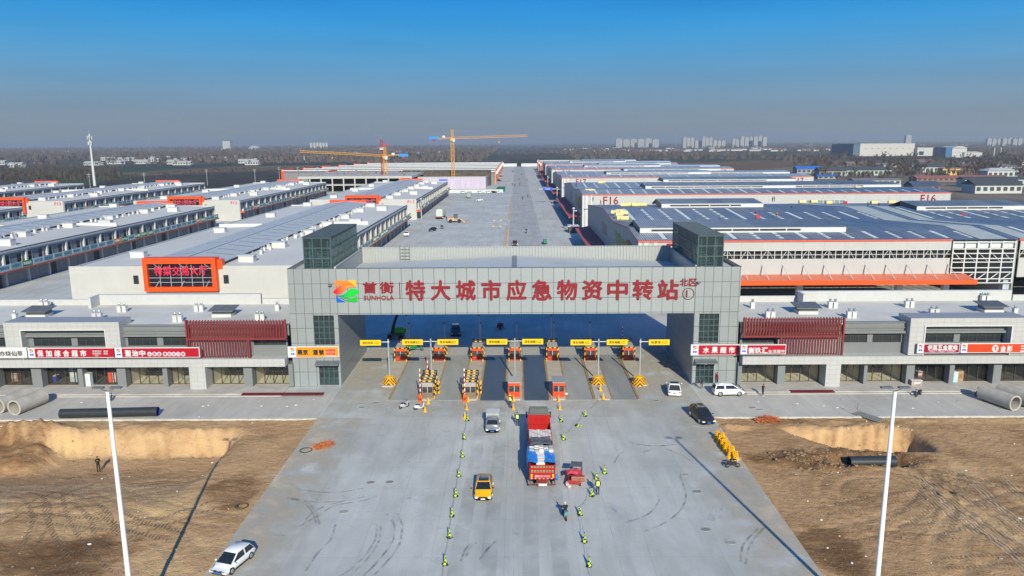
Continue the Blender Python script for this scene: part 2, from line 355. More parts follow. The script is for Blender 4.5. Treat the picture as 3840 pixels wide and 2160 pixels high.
# ------------------------------------------------------------------ bare earth on both sides of the forecourt
def sm(a, b, x):
    t = min(1, max(0, (x - a) / (b - a))); return t * t * (3 - 2 * t)
def fb(x, y, s, o=4): return noise.fractal(Vector((x * s, y * s, 1.7)), .9, 2.1, o)
def ruts(x, y, ang, wid, seed):
    u = x * cos(ang) + y * sin(ang) + 1.2 * noise.noise(Vector((x * .08, y * .08, seed)))
    v = -x * sin(ang) + y * cos(ang)
    k = noise.noise(Vector((x * .13, y * .13, seed + 9)))
    return max(0, k) * (sin(u / wid * 2 * pi) * .5 + .35 * sin(v * 9)) * .05
def earth_left(x, y):
    """height and tone (0 brown, + pale sand, - damp dark)"""
    edge = sm(-23.8, -25.5, x)
    z = -.12 * edge; tone = -.05 + .25 * fb(x, y, .12)
    wig = .5 * fb(x, 3, .35)
    xr = sm(-29.5, -33.5, x)                                             # right end of the cut runs out as a ramp
    yb = 81.6 + wig * .5; bot = 78.6 + wig * .4
    face = sm(yb, bot, y) * xr
    floor = sm(62, 76, y)
    depth = 2.25 * xr * face * floor
    z -= depth
    if bot < y < yb and x < -30: tone += (.30 + .75 * noise.noise(Vector((x * 1.3 + y * .9, y * .3, 7)))) * xr * min(1, 4 * (yb - y) / 3); z += .5 * xr * noise.noise(Vector((x * 1.1 + y * .6, y * .25, 4))) + .3 * xr * noise.noise(Vector((x * 2.6 + y * 1.2, y * .4, 9)))
    lm = sm(-50, -54, x) * sm(73, 76, y) * sm(83.8, 80, y)               # brown spoil at the left end of the cut
    z += lm * (1.5 + .8 * fb(x, y, .25) + .25 * fb(x, y, 1.1)); tone += lm * (-.55 + .3 * fb(x, y, .5))
    ps = sm(.45, 1., 1 - abs(x + 51.5) / 5) * sm(.2, 1, 1 - abs(y - 79.6) / 2.2); tone += ps * .9
    ry = sm(76.5, 74.5, y) * sm(71.5, 73.5, y) * sm(-36, -42, x); tone += -.25 * ry + .2 * fb(x, y, .9) * ry
    dk = sm(1.2, .5, sqrt(((x + 38) / 8.5) ** 2 + ((y - 54.5) / 3.4) ** 2) + .55 * fb(x, y, .28)); tone -= .95 * dk
    dk2 = sm(1.1, .5, sqrt(((x + 27) / 3) ** 2 + ((y - 66) / 4) ** 2) + .4 * fb(x, y, .4)); tone -= .5 * dk2
    lt = sm(.15, .5, fb(x * .5, y * 1.6, .16) ) * .55; tone += lt * (y < 75)
    rough = .03 + .02 * sm(-24, -30, x)
    z += edge * (rough * fb(x, y, .7) + .04 * fb(x, y, 2.2, 3) + ruts(x, y, .5, .9, 1.) + ruts(x, y, 1.2, 1.1, 5.) + ruts(x, y, 2.6, 1., 8.))
    for (cx, cy, rad, w2) in ((-44, 40, 22, .5), (-44, 40, 24.2, .5), (-60, 92, 33, .55), (-60, 92, 35.3, .55), (-20, 88, 27, .45), (-20, 88, 29.2, .45), (-36, 66, 6, .4)):
        d = abs(sqrt((x - cx) ** 2 + (y - cy) ** 2) - rad)
        if d < w2 and y < 74: q = (1 - d / w2); z -= .07 * q * edge; tone += (.5 * q if rad % 2 < 1.2 else -.35 * q) * (.6 + .6 * noise.noise(Vector((x * .2, y * .2, 5))))
    z += .35 * sm(84.4, 83, y) * sm(80.6, 82.6, y) * max(0, fb(x, y, .3)) * sm(-27, -33, x)
    return z, tone
def earth_right(x, y):
    edge = sm(22.8, 24.2, x)
    z = -.12 * edge; tone = -.25 + .25 * fb(x, y, .12)
    wig = .35 * fb(x, 8, .4)
    xl = sm(29.2 + (81.2 - y) * .75, 30.8 + (81.2 - y) * .9, x); xr = sm(44.6, 43.6, x)
    yb = 81.3 + wig * .4; bot = 79.2 + wig * .3
    inside = sm(yb, bot, y) * xl * xr * sm(74.2, 77.6, y)
    z -= 2.5 * inside
    if bot < y < yb + .2: tone += (.38 + .7 * noise.noise(Vector((x * 1.4 - y * .8, y * .3, 3)))) * xl * sm(43.4, 42.2, x); z += .38 * xl * xr * noise.noise(Vector((x * 1.5 - y * .6, y * .25, 4))) + .24 * xl * xr * noise.noise(Vector((x * 3.2 - y, y * .4, 2)))
    if y < 79.6 and inside > .05 and y > 77.5: tone += .3
    cl = sm(1.15, .75, sqrt(((x - 33) / 9.) ** 2 + ((y - 72.6) / 2.6) ** 2) + .25 * fb(x, y, .5))   # clods round the pipe
    tone -= .62 * cl; z += cl * (.22 * fb(x, y, 1.3) + .28 * fb(x, y, .45) + .1)
    tr = sm(31, 33, x) * sm(40, 38.6, x) * max(0, 1 - abs(y - 72.1) / 1.5); z -= .6 * sm(0, .6, tr)
    dk = sm(1.1, .6, sqrt(((x - 25.5) / 3.) ** 2 + ((y - 55.5) / 3.4) ** 2) + .5 * fb(x, y, .35)); tone -= .7 * dk
    dk3 = sm(1.1, .6, sqrt(((x - 47) / 6.) ** 2 + ((y - 63) / 6) ** 2) + .5 * fb(x, y, .3)); tone -= .35 * dk3
    lt = max(0, sin((x + .15 * y) * 1.05 + .8 * noise.noise(Vector((x * .05, y * .05, 2))))) ** 6 * sm(34, 37, x) * sm(76, 70, y); tone += .45 * lt; z -= .05 * lt
    tone += .5 * sm(82, 82.6, y) * sm(84.2, 83.2, y) * sm(44, 46, x)
    z += edge * (.035 * fb(x, y, .7) + .045 * fb(x, y, 2.2, 3) + ruts(x, y, .9, .9, 2.) + ruts(x, y, 2.2, 1.0, 6.))
    for (cx, cy, rad, w2) in ((52, 44, 20, .5), (52, 44, 22.2, .5), (20, 82, 24, .5), (20, 82, 26.2, .5), (20, 82, 33, .45), (34, 64, 4.5, .35), (34, 64, 6.2, .35), (70, 70, 26, .5), (70, 70, 28.3, .5)):
        d = abs(sqrt((x - cx) ** 2 + (y - cy) ** 2) - rad)
        if d < w2 and y < 71: q = (1 - d / w2); z -= .07 * q * edge; tone += (.5 * q if rad % 2 < 1.2 else -.35 * q) * (.6 + .6 * noise.noise(Vector((x * .2, y * .2, 5))))
    z += .4 * sm(84.4, 83, y) * sm(81, 82.6, y) * max(0, fb(x, y, .3)) * sm(26, 29, x)
    z += .5 * sm(1, .3, sqrt(((x - 25) / 2.2) ** 2 + ((y - 81.5) / 1.3) ** 2)) * (.4 + abs(fb(x, y, .9)))
    return z, tone
def earth(name, fn, xa, xb, far, m):
    xs = []; x = xa; sgn = 1 if xb > xa else -1
    while (xb - x) * sgn > 0:
        xs.append(x); d = abs(x - xa); x += sgn * (.30 if d < 42 else .8)
    xs += [xb, far]
    ys = [20., 30., 40., 46.]; y = 50.
    while y < 84.25: ys.append(y); y += .26
    ys.append(84.25)
    vs = []; tn = []
    for yy in ys:
        for xx in xs:
            z, t = fn(xx, yy); vs.append((xx, yy, z)); tn.append(t)
    n = len(xs); fs = []
    for j in range(len(ys) - 1):
        for i in range(n - 1):
            a = j * n + i; q = (a, a + 1, a + n + 1, a + n); fs.append(q if sgn > 0 else q[::-1])
    me = bpy.data.meshes.new(name); me.from_pydata(vs, [], fs); me.materials.append(m)
    at = me.attributes.new("tone", 'FLOAT', 'POINT'); at.data.foreach_set('value', tn)
    me.polygons.foreach_set('use_smooth', [True] * len(me.polygons)); me.update()
    o = bpy.data.objects.new(name, me); COL.objects.link(o); return struct(o)
def earth_mat():
    m, n, l, b = newmat("bare_earth")
    t = n.new("ShaderNodeTexCoord"); a = n.new("ShaderNodeAttribute"); a.attribute_name = "tone"
    def nz(sc, det=8, st=(1, 1, 1), rot=0., dis=0.):
        mp = n.new("ShaderNodeMapping"); mp.inputs[3].default_value = st; mp.inputs[2].default_value = (0, 0, rot); l.new(t.outputs['Object'], mp.inputs[0])
        q = n.new("ShaderNodeTexNoise"); q.inputs['Scale'].default_value = sc; q.inputs['Detail'].default_value = det; q.inputs['Roughness'].default_value = .65
        q.inputs['Distortion'].default_value = dis; l.new(mp.outputs[0], q.inputs[0]); return q.outputs[0]
    def mth(op, x, y):
        q = n.new("ShaderNodeMath"); q.operation = op
        for i, k in enumerate((x, y)):
            if isinstance(k, (int, float)): q.inputs[i].default_value = k
            else: l.new(k, q.inputs[i])
        return q.outputs[0]
    f1 = mth('MULTIPLY', mth('SUBTRACT', nz(.16), .5), 1.7)
    f2 = mth('MULTIPLY', mth('SUBTRACT', nz(1.1, 8, (.6, 1.8, 1), .3, .5), .5), 1.3)
    f3 = mth('MULTIPLY', mth('SUBTRACT', nz(5, 6), .5), .45)
    v = mth('ADD', mth('ADD', a.outputs['Fac'], f1), mth('ADD', f2, f3))
    mr = n.new("ShaderNodeMapRange"); mr.inputs[1].default_value = -1.3; mr.inputs[2].default_value = 1.8; l.new(v, mr.inputs[0])
    r = n.new("ShaderNodeValToRGB"); el = r.color_ramp.elements
    el[0].position = 0; el[0].color = (.14, .074, .034, 1); el[1].position = 1; el[1].color = (.58, .43, .25, 1)
    for p, c in ((.20, (.255, .145, .070)), (.36, (.44, .27, .138)), (.55, (.55, .355, .183)), (.74, (.575, .39, .185))):
        e = el.new(p); e.color = c4(c)
    l.new(mr.outputs[0], r.inputs[0]); l.new(r.outputs[0], b.inputs['Base Color'])
    b.inputs['Roughness'].default_value = .95; b.inputs['Specular IOR Level'].default_value = .12
    rg = n.new("ShaderNodeTexNoise"); rg.noise_type = 'RIDGED_MULTIFRACTAL'; rg.inputs['Scale'].default_value = .55; rg.inputs['Detail'].default_value = 7; rg.inputs['Roughness'].default_value = .55; rg.inputs['Distortion'].default_value = .9
    mpr = n.new("ShaderNodeMapping"); mpr.inputs[3].default_value = (.8, 1.6, 1); mpr.inputs[2].default_value = (0, 0, .5); l.new(t.outputs['Object'], mpr.inputs[0]); l.new(mpr.outputs[0], rg.inputs[0])
    hh = mth('ADD', mth('MULTIPLY', nz(1.6, 8, (1, 1, 1), 0, .8), 1.), mth('MULTIPLY', nz(.9, 8, (1.5, .35, 1), .7, 1.2), .7))
    hh = mth('ADD', hh, mth('MULTIPLY', rg.outputs[0], -.35)); hh = mth('ADD', hh, mth('MULTIPLY', nz(7, 5), .25))
    bn = n.new("ShaderNodeBump"); bn.inputs['Strength'].default_value = .75; bn.inputs['Distance'].default_value = .22
    l.new(hh, bn.inputs['Height']); l.new(bn.outputs[0], b.inputs['Normal'])
    return m
EM = earth_mat()
earth("bare_ground", earth_left, -23.8, -112., X0, EM)
earth("bare_ground", earth_right, 22.8, 112., X1, EM)
# ------------------------------------------------------------------ the gate building
CLAD = panels("gate_cladding", (.33, .355, .365), 1.42, 2.0, 'x', .035, (.10, .12, .125), .38, .25, .03, .05, ox=.55, oz=.0)
CLADL = panels("gate_leg_cladding", (.30, .325, .335), 1.14, 2.0, 'x', .035, (.10, .12, .125), .38, .25, .03, .05, ox=.3)
CLADY = panels("gate_side_cladding", (.30, .325, .335), 1.42, 2.0, 'y', .03, (.12, .14, .145), .38, .25, .03, .05)
RED = pbr("sign_red", (.21, .010, .018), .45, var=.06)
DKRED = pbr("lettering_edge_red", (.16, .012, .02), .5)
ROOFG = pbr("grey_roof_membrane", (.43, .45, .465), .8, var=.06, scale=.3, dirt=.25)
PARA = pbr("ribbed_parapet", (.33, .345, .35), .55, var=.03)
TEAL = pbr("dark_teal_frame", (.075, .12, .13), .4, .2, var=.05)
GLS = glass("dark_teal_glass", (.36, .50, .54), .72, .02)
SLATE = pbr("slate_blue_metal", (.055, .075, .095), .45, .3, var=.1)
GY = 96.5
gate = thing("entrance_gate", "wide grey panelled entrance gate with red Chinese lettering, spanning the toll lanes", "gate building", (-.4, GY, 0))
GW = dict(parent=gate, world=True)
def box_faces(mb, x0, x1, y0, y1, z0, z1, fx=0, fy=1, ft=2):
    """front/back use slot fx, sides use fy, top/bottom ft"""
    mb.mat(fx).quad((x0, y0, z0), (x1, y0, z0), (x1, y0, z1), (x0, y0, z1)); mb.quad((x1, y1, z0), (x0, y1, z0), (x0, y1, z1), (x1, y1, z1))
    mb.mat(fy).quad((x0, y1, z0), (x0, y0, z0), (x0, y0, z1), (x0, y1, z1)); mb.quad((x1, y0, z0), (x1, y1, z0), (x1, y1, z1), (x1, y0, z1))
    mb.mat(ft).quad((x0, y0, z1), (x1, y0, z1), (x1, y1, z1), (x0, y1, z1)); mb.quad((x0, y1, z0), (x1, y1, z0), (x1, y0, z0), (x0, y0, z0))
def hollow(mb, x0, x1, y0, y1, z0, z1, holes):
    """a leg's front wall with window openings cut out of it; other faces plain"""
    mb.mat(0); zs = sorted({z0, z1} | {h[2] for h in holes} | {h[3] for h in holes}); xs_ = sorted({x0, x1} | {h[0] for h in holes} | {h[1] for h in holes})
    for i in range(len(xs_) - 1):
        for j in range(len(zs) - 1):
            cx, cz = (xs_[i] + xs_[i + 1]) / 2, (zs[j] + zs[j + 1]) / 2
            if any(h[0] < cx < h[1] and h[2] < cz < h[3] for h in holes): continue
            mb.quad((xs_[i], y0, zs[j]), (xs_[i + 1], y0, zs[j]), (xs_[i + 1], y0, zs[j + 1]), (xs_[i], y0, zs[j + 1]))
    for h in holes:
        mb.mat(1); d = y0 + .35
        mb.quad((h[0], y0, h[2]), (h[0], d, h[2]), (h[0], d, h[3]), (h[0], y0, h[3])); mb.quad((h[1], d, h[2]), (h[1], y0, h[2]), (h[1], y0, h[3]), (h[1], d, h[3]))
        mb.quad((h[0], y0, h[2]), (h[1], y0, h[2]), (h[1], d, h[2]), (h[0], d, h[2])); mb.quad((h[0], d, h[3]), (h[1], d, h[3]), (h[1], y0, h[3]), (h[0], y0, h[3]))
    mb.mat(1).quad((x0, y1, z0), (x0, y0, z0), (x0, y0, z1), (x0, y1, z1)); mb.quad((x1, y0, z0), (x1, y1, z0), (x1, y1, z1), (x1, y0, z1))
    mb.mat(0).quad((x1, y1, z0), (x0, y1, z0), (x0, y1, z1), (x1, y1, z1))
    mb.mat(2).quad((x0, y0, z1 - .6), (x1, y0, z1 - .6), (x1, y1, z1 - .6), (x0, y1, z1 - .6))
    return mb
LW = [(-27.0, -24.25, 5.75, 9.75), (-26.6, -24.0, .15, 3.05)]
RW = [(23.9, 26.5, 5.75, 9.75), (23.7, 26.1, .15, 3.05)]
for (x0, x1, hs, inx) in ((-30.05, -23.7, LW, -23.7), (23.2, 29.1, RW, 23.2)):
    hollow(MB(), x0, x1, GY, 114, 0, 16, hs).build("gate_pier", [CLADL, CLADY, ROOFG], **GW)
    for k, (a, b, c, d) in enumerate(hs):
        nx = 4; nz = 5 if k == 0 else 3
        p = MB().quad((a, GY + .28, c), (b, GY + .28, c), (b, GY + .28, d), (a, GY + .28, d)).build("window" if k == 0 else "entrance_door", GLS, **GW)
        fr = MB()
        for i in range(nx + 1): xx = a + (b - a) * i / nx; fr.box(xx - .045, xx + .045, GY + .16, GY + .26, c, d)
        for i in range(nz + 1): zz = c + (d - c) * i / nz; fr.box(a, b, GY + .13, GY + .15, zz - .05, zz + .05)
        fr.build("window_frame" if k == 0 else "door_frame", TEAL, p)
        for v in kids(p):
            for q in v.data.vertices: q.co -= gate.location
        MB().box(a + .02, b - .02, GY + 3, GY + 3.1, c, d).build("room_wall", pbr("room_wall_grey", (.07, .09, .095), .8, var=.8, scale=1.3), **GW)
    a, b, c, d = hs[1]
    MB().prism([(GY - 1.05, d + .25), (GY - .02, d + .55), (GY - .02, d + .42), (GY - 1.05, d + .12)], 'yz', a - .25, b + .25).build("door_canopy", pbr("canopy_grey", (.16, .19, .20), .4, .3), **GW)
bm_ = MB(); box_faces(bm_, -23.7, 23.2, GY, GY + .5, 9.84, 16); box_faces(bm_, -23.7, 23.2, 113.2, 113.7, 9.84, 13.9); bm_.mat(2).quad((-23.7, GY + .5, 9.84), (-23.7, 113.2, 9.84), (23.2, 113.2, 9.84), (23.2, GY + .5, 9.84))
bm_.build("beam", [CLAD, CLADY, CLADL], **GW)
MB().prism([(-23.7, 14.1), (-.4, 15.05), (23.2, 14.1), (23.2, 13.7), (-23.7, 13.7)], 'xz', GY + .5, 113.2).build("roof", ROOFG, **GW)
MB().prism([(-.75, 15.12), (-.05, 15.12), (-.05, 15.0), (-.75, 15.0)], 'xz', GY + .52, 113.1).build("roof_gutter", pbr("lead_grey", (.20, .22, .24), .6), **GW)
pr = MB(); x = -23.6; pts = []
while x < 23.1:
    for dx, dy in ((0, 0), (.22, 0), (.28, .1), (.42, .1)): pts.append((x + dx, 113.72 + dy))
    x += .48
vs = [(p[0], p[1], 13.7) for p in pts] + [(p[0], p[1], 16.35) for p in pts]; n = len(pts)
pr._add(vs, [(i, i + 1, n + i + 1, n + i) for i in range(n - 1)]); pr.box(-23.7, 23.2, 113.84, 113.9, 13.7, 16.3); pr.box(-23.7, 23.2, 113.68, 113.92, 16.35, 16.45)
pr.build("rear_parapet", PARA, **GW)
lad = MB()
for xx in (-17.9, -16.4): lad.box(xx - .05, xx + .05, 113.5, 113.6, 14.2, 16.6)
for zz in (14.6, 15.1, 15.6, 16.1): lad.box(-17.9, -16.4, 113.52, 113.58, zz - .04, zz + .04)
lad.box(-17.2, -17.1, 113.5, 113.6, 14.2, 16.6); lad.build("roof_ladder", pbr("ladder_steel", (.22, .23, .24), .5, .6), **GW)
for xx in (-24.05, 23.25): MB().box(xx, xx + .3, GY + .6, 113.6, 14.1, 16.15).build("roof_kerb_wall", pbr("parapet_grey", (.36, .38, .39), .7), **GW)
# glass stair heads on the roof
for (x0, x1, y1) in ((-27.85, -24.3, 113.0), (23.5, 26.75, 113.0)):
    y0 = 97.0; z0, z1 = 15.4, 20.1
    gb = MB().box(x0, x1, y0, y1, z0, z1 - .12).build("glass_stair_head", GLS, **GW)
    gf = MB()
    for i in range(4):
        xx = x0 + (x1 - x0) * i / 3
        gf.box(xx - .05, xx + .05, y0 - .06, y0 - .01, z0, z1 - .1); gf.box(xx - .05, xx + .05, y1 + .01, y1 + .06, z0, z1 - .1)
    for zz in (15.95, 17.3, 18.65, 19.95): gf.box(x0 - .03, x1 + .03, y0 - .09, y0 - .061, zz - .06, zz + .06)
    ny = 22
    for i in range(ny + 1):
        yy = y0 + (y1 - y0) * i / ny
        for xx in (x0 - .06, x1 + .01): gf.box(xx, xx + .05, yy - .04, yy + .04, z0, z1 - .1)
    for zz in (15.95, 17.3, 18.65):
        for xx in (x0 - .09, x1 + .061): gf.box(xx, xx + .03, y0, y1, zz - .05, zz + .05)
    gf.build("glazing_bars", TEAL, gb)
    r = MB().box(x0 - .12, x1 + .12, y0 - .12, y1 + .12, z1 - .12, z1)
    for i in range(24): yy = y0 + (y1 - y0) * (i + .5) / 24; r.box(x0 - .1, x1 + .1, yy - .05, yy + .05, z1, z1 + .05)
    r.build("stair_head_roof", SLATE, gb)
    inn = MB()
    for i in range(12): yy = y0 + .8 + i * 1.25; inn.box(x0 + .5, x0 + .7, yy, yy + .15, z0, z1 - .3); inn.box(x1 - .7, x1 - .5, yy, yy + .15, z0, z1 - .3)
    for i in range(9): inn.box(x0 + .8, x1 - .8, y0 + 1 + i * .5, y0 + 1.5 + i * .5, z0 + i * .3, z0 + i * .3 + .12)
    inn.build("stair_structure", pbr("stair_concrete", (.32, .36, .37), .8, var=.2), gb)
    for ch in kids(gb):
        for q in ch.data.vertices: q.co -= gate.location
# sign on the beam
SY = GY - .02
def zx(px, py): p = pt(px, py, GY - .1); return p.x, p.z
def sign_text(body, x0, y0, x1, y1, name="lettering", m=RED, off=.03, each=False):
    a, d = zx(x0, y0); b, c = zx(x1, y1); mb = MB(); text(mb, body, a, b, c, d, SY, off, .13, each); return mb.build(name, m, **GW)
for i, ch in enumerate("特大城市应急物资中转站"):
    cx = 1557.5 + i * 94.85; sign_text(ch, cx - 36, 1053 - i * .25, cx + 36, 1125 - i * .25, "lettering", RED, .032)
sign_text("首", 1361, 1058, 1412, 1099); sign_text("衡", 1424, 1058, 1476, 1099)
sign_text("SUNHOLA", 1364, 1109, 1477, 1125, off=.02)
sign_text("北", 2551, 1045, 2580, 1072, off=.02); sign_text("区", 2585, 1045, 2613, 1072, off=.02)
sign_text("1", 2574, 1089, 2588, 1114, off=.03)
a, b = zx(2581.5, 1102); MB().ring((a, SY - .06, b), (0, 1, 0), .74, .045, 36, 6).build("lettering", pbr("ring_dark_red", (.12, .04, .05), .5), **GW)
a, b = zx(1499, 1090); MB().box(a - .05, a + .05, SY - .1, SY, b - 1.12, b + 1.12).build("divider_bar", DKRED, **GW)
# five-colour leaf emblem
lx0, lz1 = zx(1246.5, 1050.5); lx1, lz0 = zx(1350, 1133); LWd = lx1 - lx0; LHt = lz1 - lz0
def bez(p0, p1, p2, p3, n=9): return [tuple((1 - t) ** 3 * a + 3 * (1 - t) ** 2 * t * b + 3 * (1 - t) * t * t * c + t ** 3 * d for a, b, c, d in zip(p0, p1, p2, p3)) for t in [i / n for i in range(n)]]
def patch(segs, cols, name="emblem_leaf"):
    pts = []
    for s in segs: pts += bez(*s) if len(s) == 4 else [s[0]]
    q = MB().prism([(lx0 + p[0] * LWd, lz1 - p[1] * LHt) for p in pts], 'xz', SY, SY - .10)
    q.build(name, cols, **GW)
def gradm(name, c0, c1, xa, xb):
    m, n, l, b = newmat(name); t = n.new("ShaderNodeTexCoord"); s = n.new("ShaderNodeSeparateXYZ"); l.new(t.outputs['Object'], s.inputs[0])
    mr = n.new("ShaderNodeMapRange"); mr.inputs[1].default_value = lx0 + xa * LWd - gate.location.x; mr.inputs[2].default_value = lx0 + xb * LWd - gate.location.x
    l.new(s.outputs[0], mr.inputs[0]); r = n.new("ShaderNodeValToRGB"); r.color_ramp.elements[0].color = c4(c0); r.color_ramp.elements[1].color = c4(c1)
    l.new(mr.outputs[0], r.inputs[0]); l.new(r.outputs[0], b.inputs['Base Color']); b.inputs['Roughness'].default_value = .4; return m
patch([((.07, .28), (.08, .1), (.08, .02), (.2, .02)), ((.2, .02), (.45, .0), (.65, .08), (.80, .26)), ((.80, .26), (.55, .12), (.3, .18), (.09, .31))], pbr("emblem_orange", (.75, .19, .02), .4, var=.03))
patch([((.53, .03),), ((.78, .01), (.88, .02), (.88, .05), (.88, .10)), ((.88, .30),), ((.83, .30), (.76, .18), (.68, .10), (.53, .03))], pbr("emblem_amber", (.85, .40, .02), .4, var=.03))
patch([((.0, .55), (.1, .35), (.3, .2), (.52, .2)), ((.52, .2), (.65, .2), (.75, .25), (.84, .33)), ((.84, .33), (.6, .25), (.5, .4), (.38, .53)), ((.38, .53), (.3, .66), (.12, .68), (0, .55))], gradm("emblem_red", (.75, .0, .015), (.80, .22, .02), .1, .55))
patch([((1, .5), (.9, .4), (.75, .36), (.66, .41)), ((.66, .41), (.5, .5), (.48, .72), (.12, .70)), ((.12, .70), (.35, .82), (.45, .84), (.6, .78)), ((.6, .78), (.8, .74), (.92, .64), (1, .5))], gradm("emblem_green", (.0, .16, .14), (.0, .48, .03), .2, .6))
patch([((.11, .70),), ((.2, .82), (.3, .92), (.46, .99), (.46, 1.0)), ((.2, 1.0), (.12, 1.0), (.11, .97), (.11, .9))], pbr("emblem_blue", (.0, .10, .52), .4, var=.03))
patch([((.27, .80),), ((.45, .9), (.7, .86), (.9, .71), (.9, .71)), ((.9, .92), (.9, 1.0), (.86, 1.0), (.8, 1.0)), ((.8, 1.0), (.55, 1.0), (.4, .93), (.27, .80))], gradm("emblem_deep_green", (.0, .17, .12), (.0, .40, .02), .25, .6))
for px_, py_ in ((1239, 1067), (2619, 1057)):
    a, b = zx(px_, py_); MB().box(a - .2, a + .2, GY - .55, GY - .18, b - .12, b + .1).box(a - .05, a + .05, GY - .2, GY, b - .05, b + .05).build("floodlight", pbr("floodlight_grey", (.12, .13, .14), .5), **GW)
# ------------------------------------------------------------------ shop rows either side of the gate
TILE = panels("white_wall_tile", (.41, .41, .41), .85, .62, 'x', .018, (.29, .29, .29), .45, 0, .02, .06)
TILEH = pbr("white_tile_plain", (.45, .45, .45), .5, var=.03, dirt=.12)
GREYW = panels("grey_wall_panel", (.175, .185, .19), 1.9, 9, 'x', .02, (.16, .175, .19), .5, .05, .03, .06)
GREYP = pbr("grey_pier", (.175, .185, .195), .55, var=.04, scale=.6)
SHOPG = glass("shop_glass", (.95, .96, .95), .95, .02)
WING = glass("upper_window_glass", (.20, .24, .27), .45, .03)
BRONZE = pbr("bronze_frame", (.065, .06, .05), .45, .4)
DARKFR = pbr("dark_window_frame", (.075, .085, .095), .4, .3)
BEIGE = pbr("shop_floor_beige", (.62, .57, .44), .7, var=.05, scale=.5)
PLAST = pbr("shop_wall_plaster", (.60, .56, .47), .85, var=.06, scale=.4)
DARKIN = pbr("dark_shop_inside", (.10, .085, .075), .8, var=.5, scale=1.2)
OXR = pbr("oxide_red_slats", (.19, .028, .030), .5, var=.06)
WHITE = pbr("white_paint", (.52, .52, .52), .5, var=.02)
ROOFC = pbr("pale_roof_screed", (.56, .54, .50), .85, var=.07, scale=.25, dirt=.3)
STEEL = pbr("galvanised_steel", (.40, .42, .44), .35, .8, var=.1)
DGREY = pbr("dark_grey_metal", (.085, .092, .10), .5, .2, var=.12)
def A(c): return c * 1280 / 2576
def XL(c, Y=96.0): return pt(A(c), 1400, Y).x
def XR(c, Y=96.0): return pt(2560 + A(c), 1400, Y).x
def vent_unit(mb, x, y, z, s=1.):
    mb.mat(0).box(x - .27 * s, x + .27 * s, y - .27 * s, y + .27 * s, z, z + .85 * s).box(x - .33 * s, x + .33 * s, y - .33 * s, y + .33 * s, z + .85 * s, z + .93 * s)
    mb.mat(1).cyl((x, y, z + .93 * s), (x, y, z + 1.1 * s), .13 * s, n=8).ell((x, y, z + 1.2 * s), (.2 * s, .2 * s, .16 * s), 8, 4)
def skylight_unit(mb, x, y, z):
    mb.mat(0).box(x - 1.35, x + 1.35, y - .95, y + .95, z, z + .42)
    mb.mat(1).box(x - 1.28, x + 1.28, y - .88, y + .88, z + .42, z + .85)
    for i in range(3): mb.mat(2).box(x - 1.3, x + 1.3, y - .93, y - .885, z + .5 + i * .12, z + .54 + i * .12)
    mb.mat(2).prism([(y - 1.35, z + .86), (y + 1.35, z + 1.2), (y + 1.35, z + 1.28), (y - 1.35, z + .95)], 'yz', x - 1.75, x + 1.75)
    for i in range(12): xx = x - 1.65 + i * .3; mb.mat(2).prism([(y - 1.35, z + .96), (y + 1.35, z + 1.285), (y + 1.35, z + 1.33), (y - 1.35, z + 1.0)], 'yz', xx - .03, xx + .03)
def window(par, x0, x1, z0, z1, Y, cols, m=None, fm=None, tr=.72):
    m = m or WING; fm = fm or DARKFR
    p = MB().quad((x0, Y, z0), (x1, Y, z0), (x1, Y, z1), (x0, Y, z1)).build("window", m, par, world=True)
    f = MB(); t = .05
    f.box(x0, x1, Y - .08, Y - .01, z0, z0 + t).box(x0, x1, Y - .08, Y - .01, z1 - t, z1)
    for i in range(cols + 1): xx = x0 + (x1 - x0) * i / cols; f.box(max(x0, xx - .03), min(x1, xx + .03), Y - .075, Y - .012, z0 + t, z1 - t)
    zz = z0 + (z1 - z0) * tr; f.box(x0, x1, Y - .085, Y - .08, zz - .03, zz + .03)
    f.build("window_frame", fm, p, world=True); return p
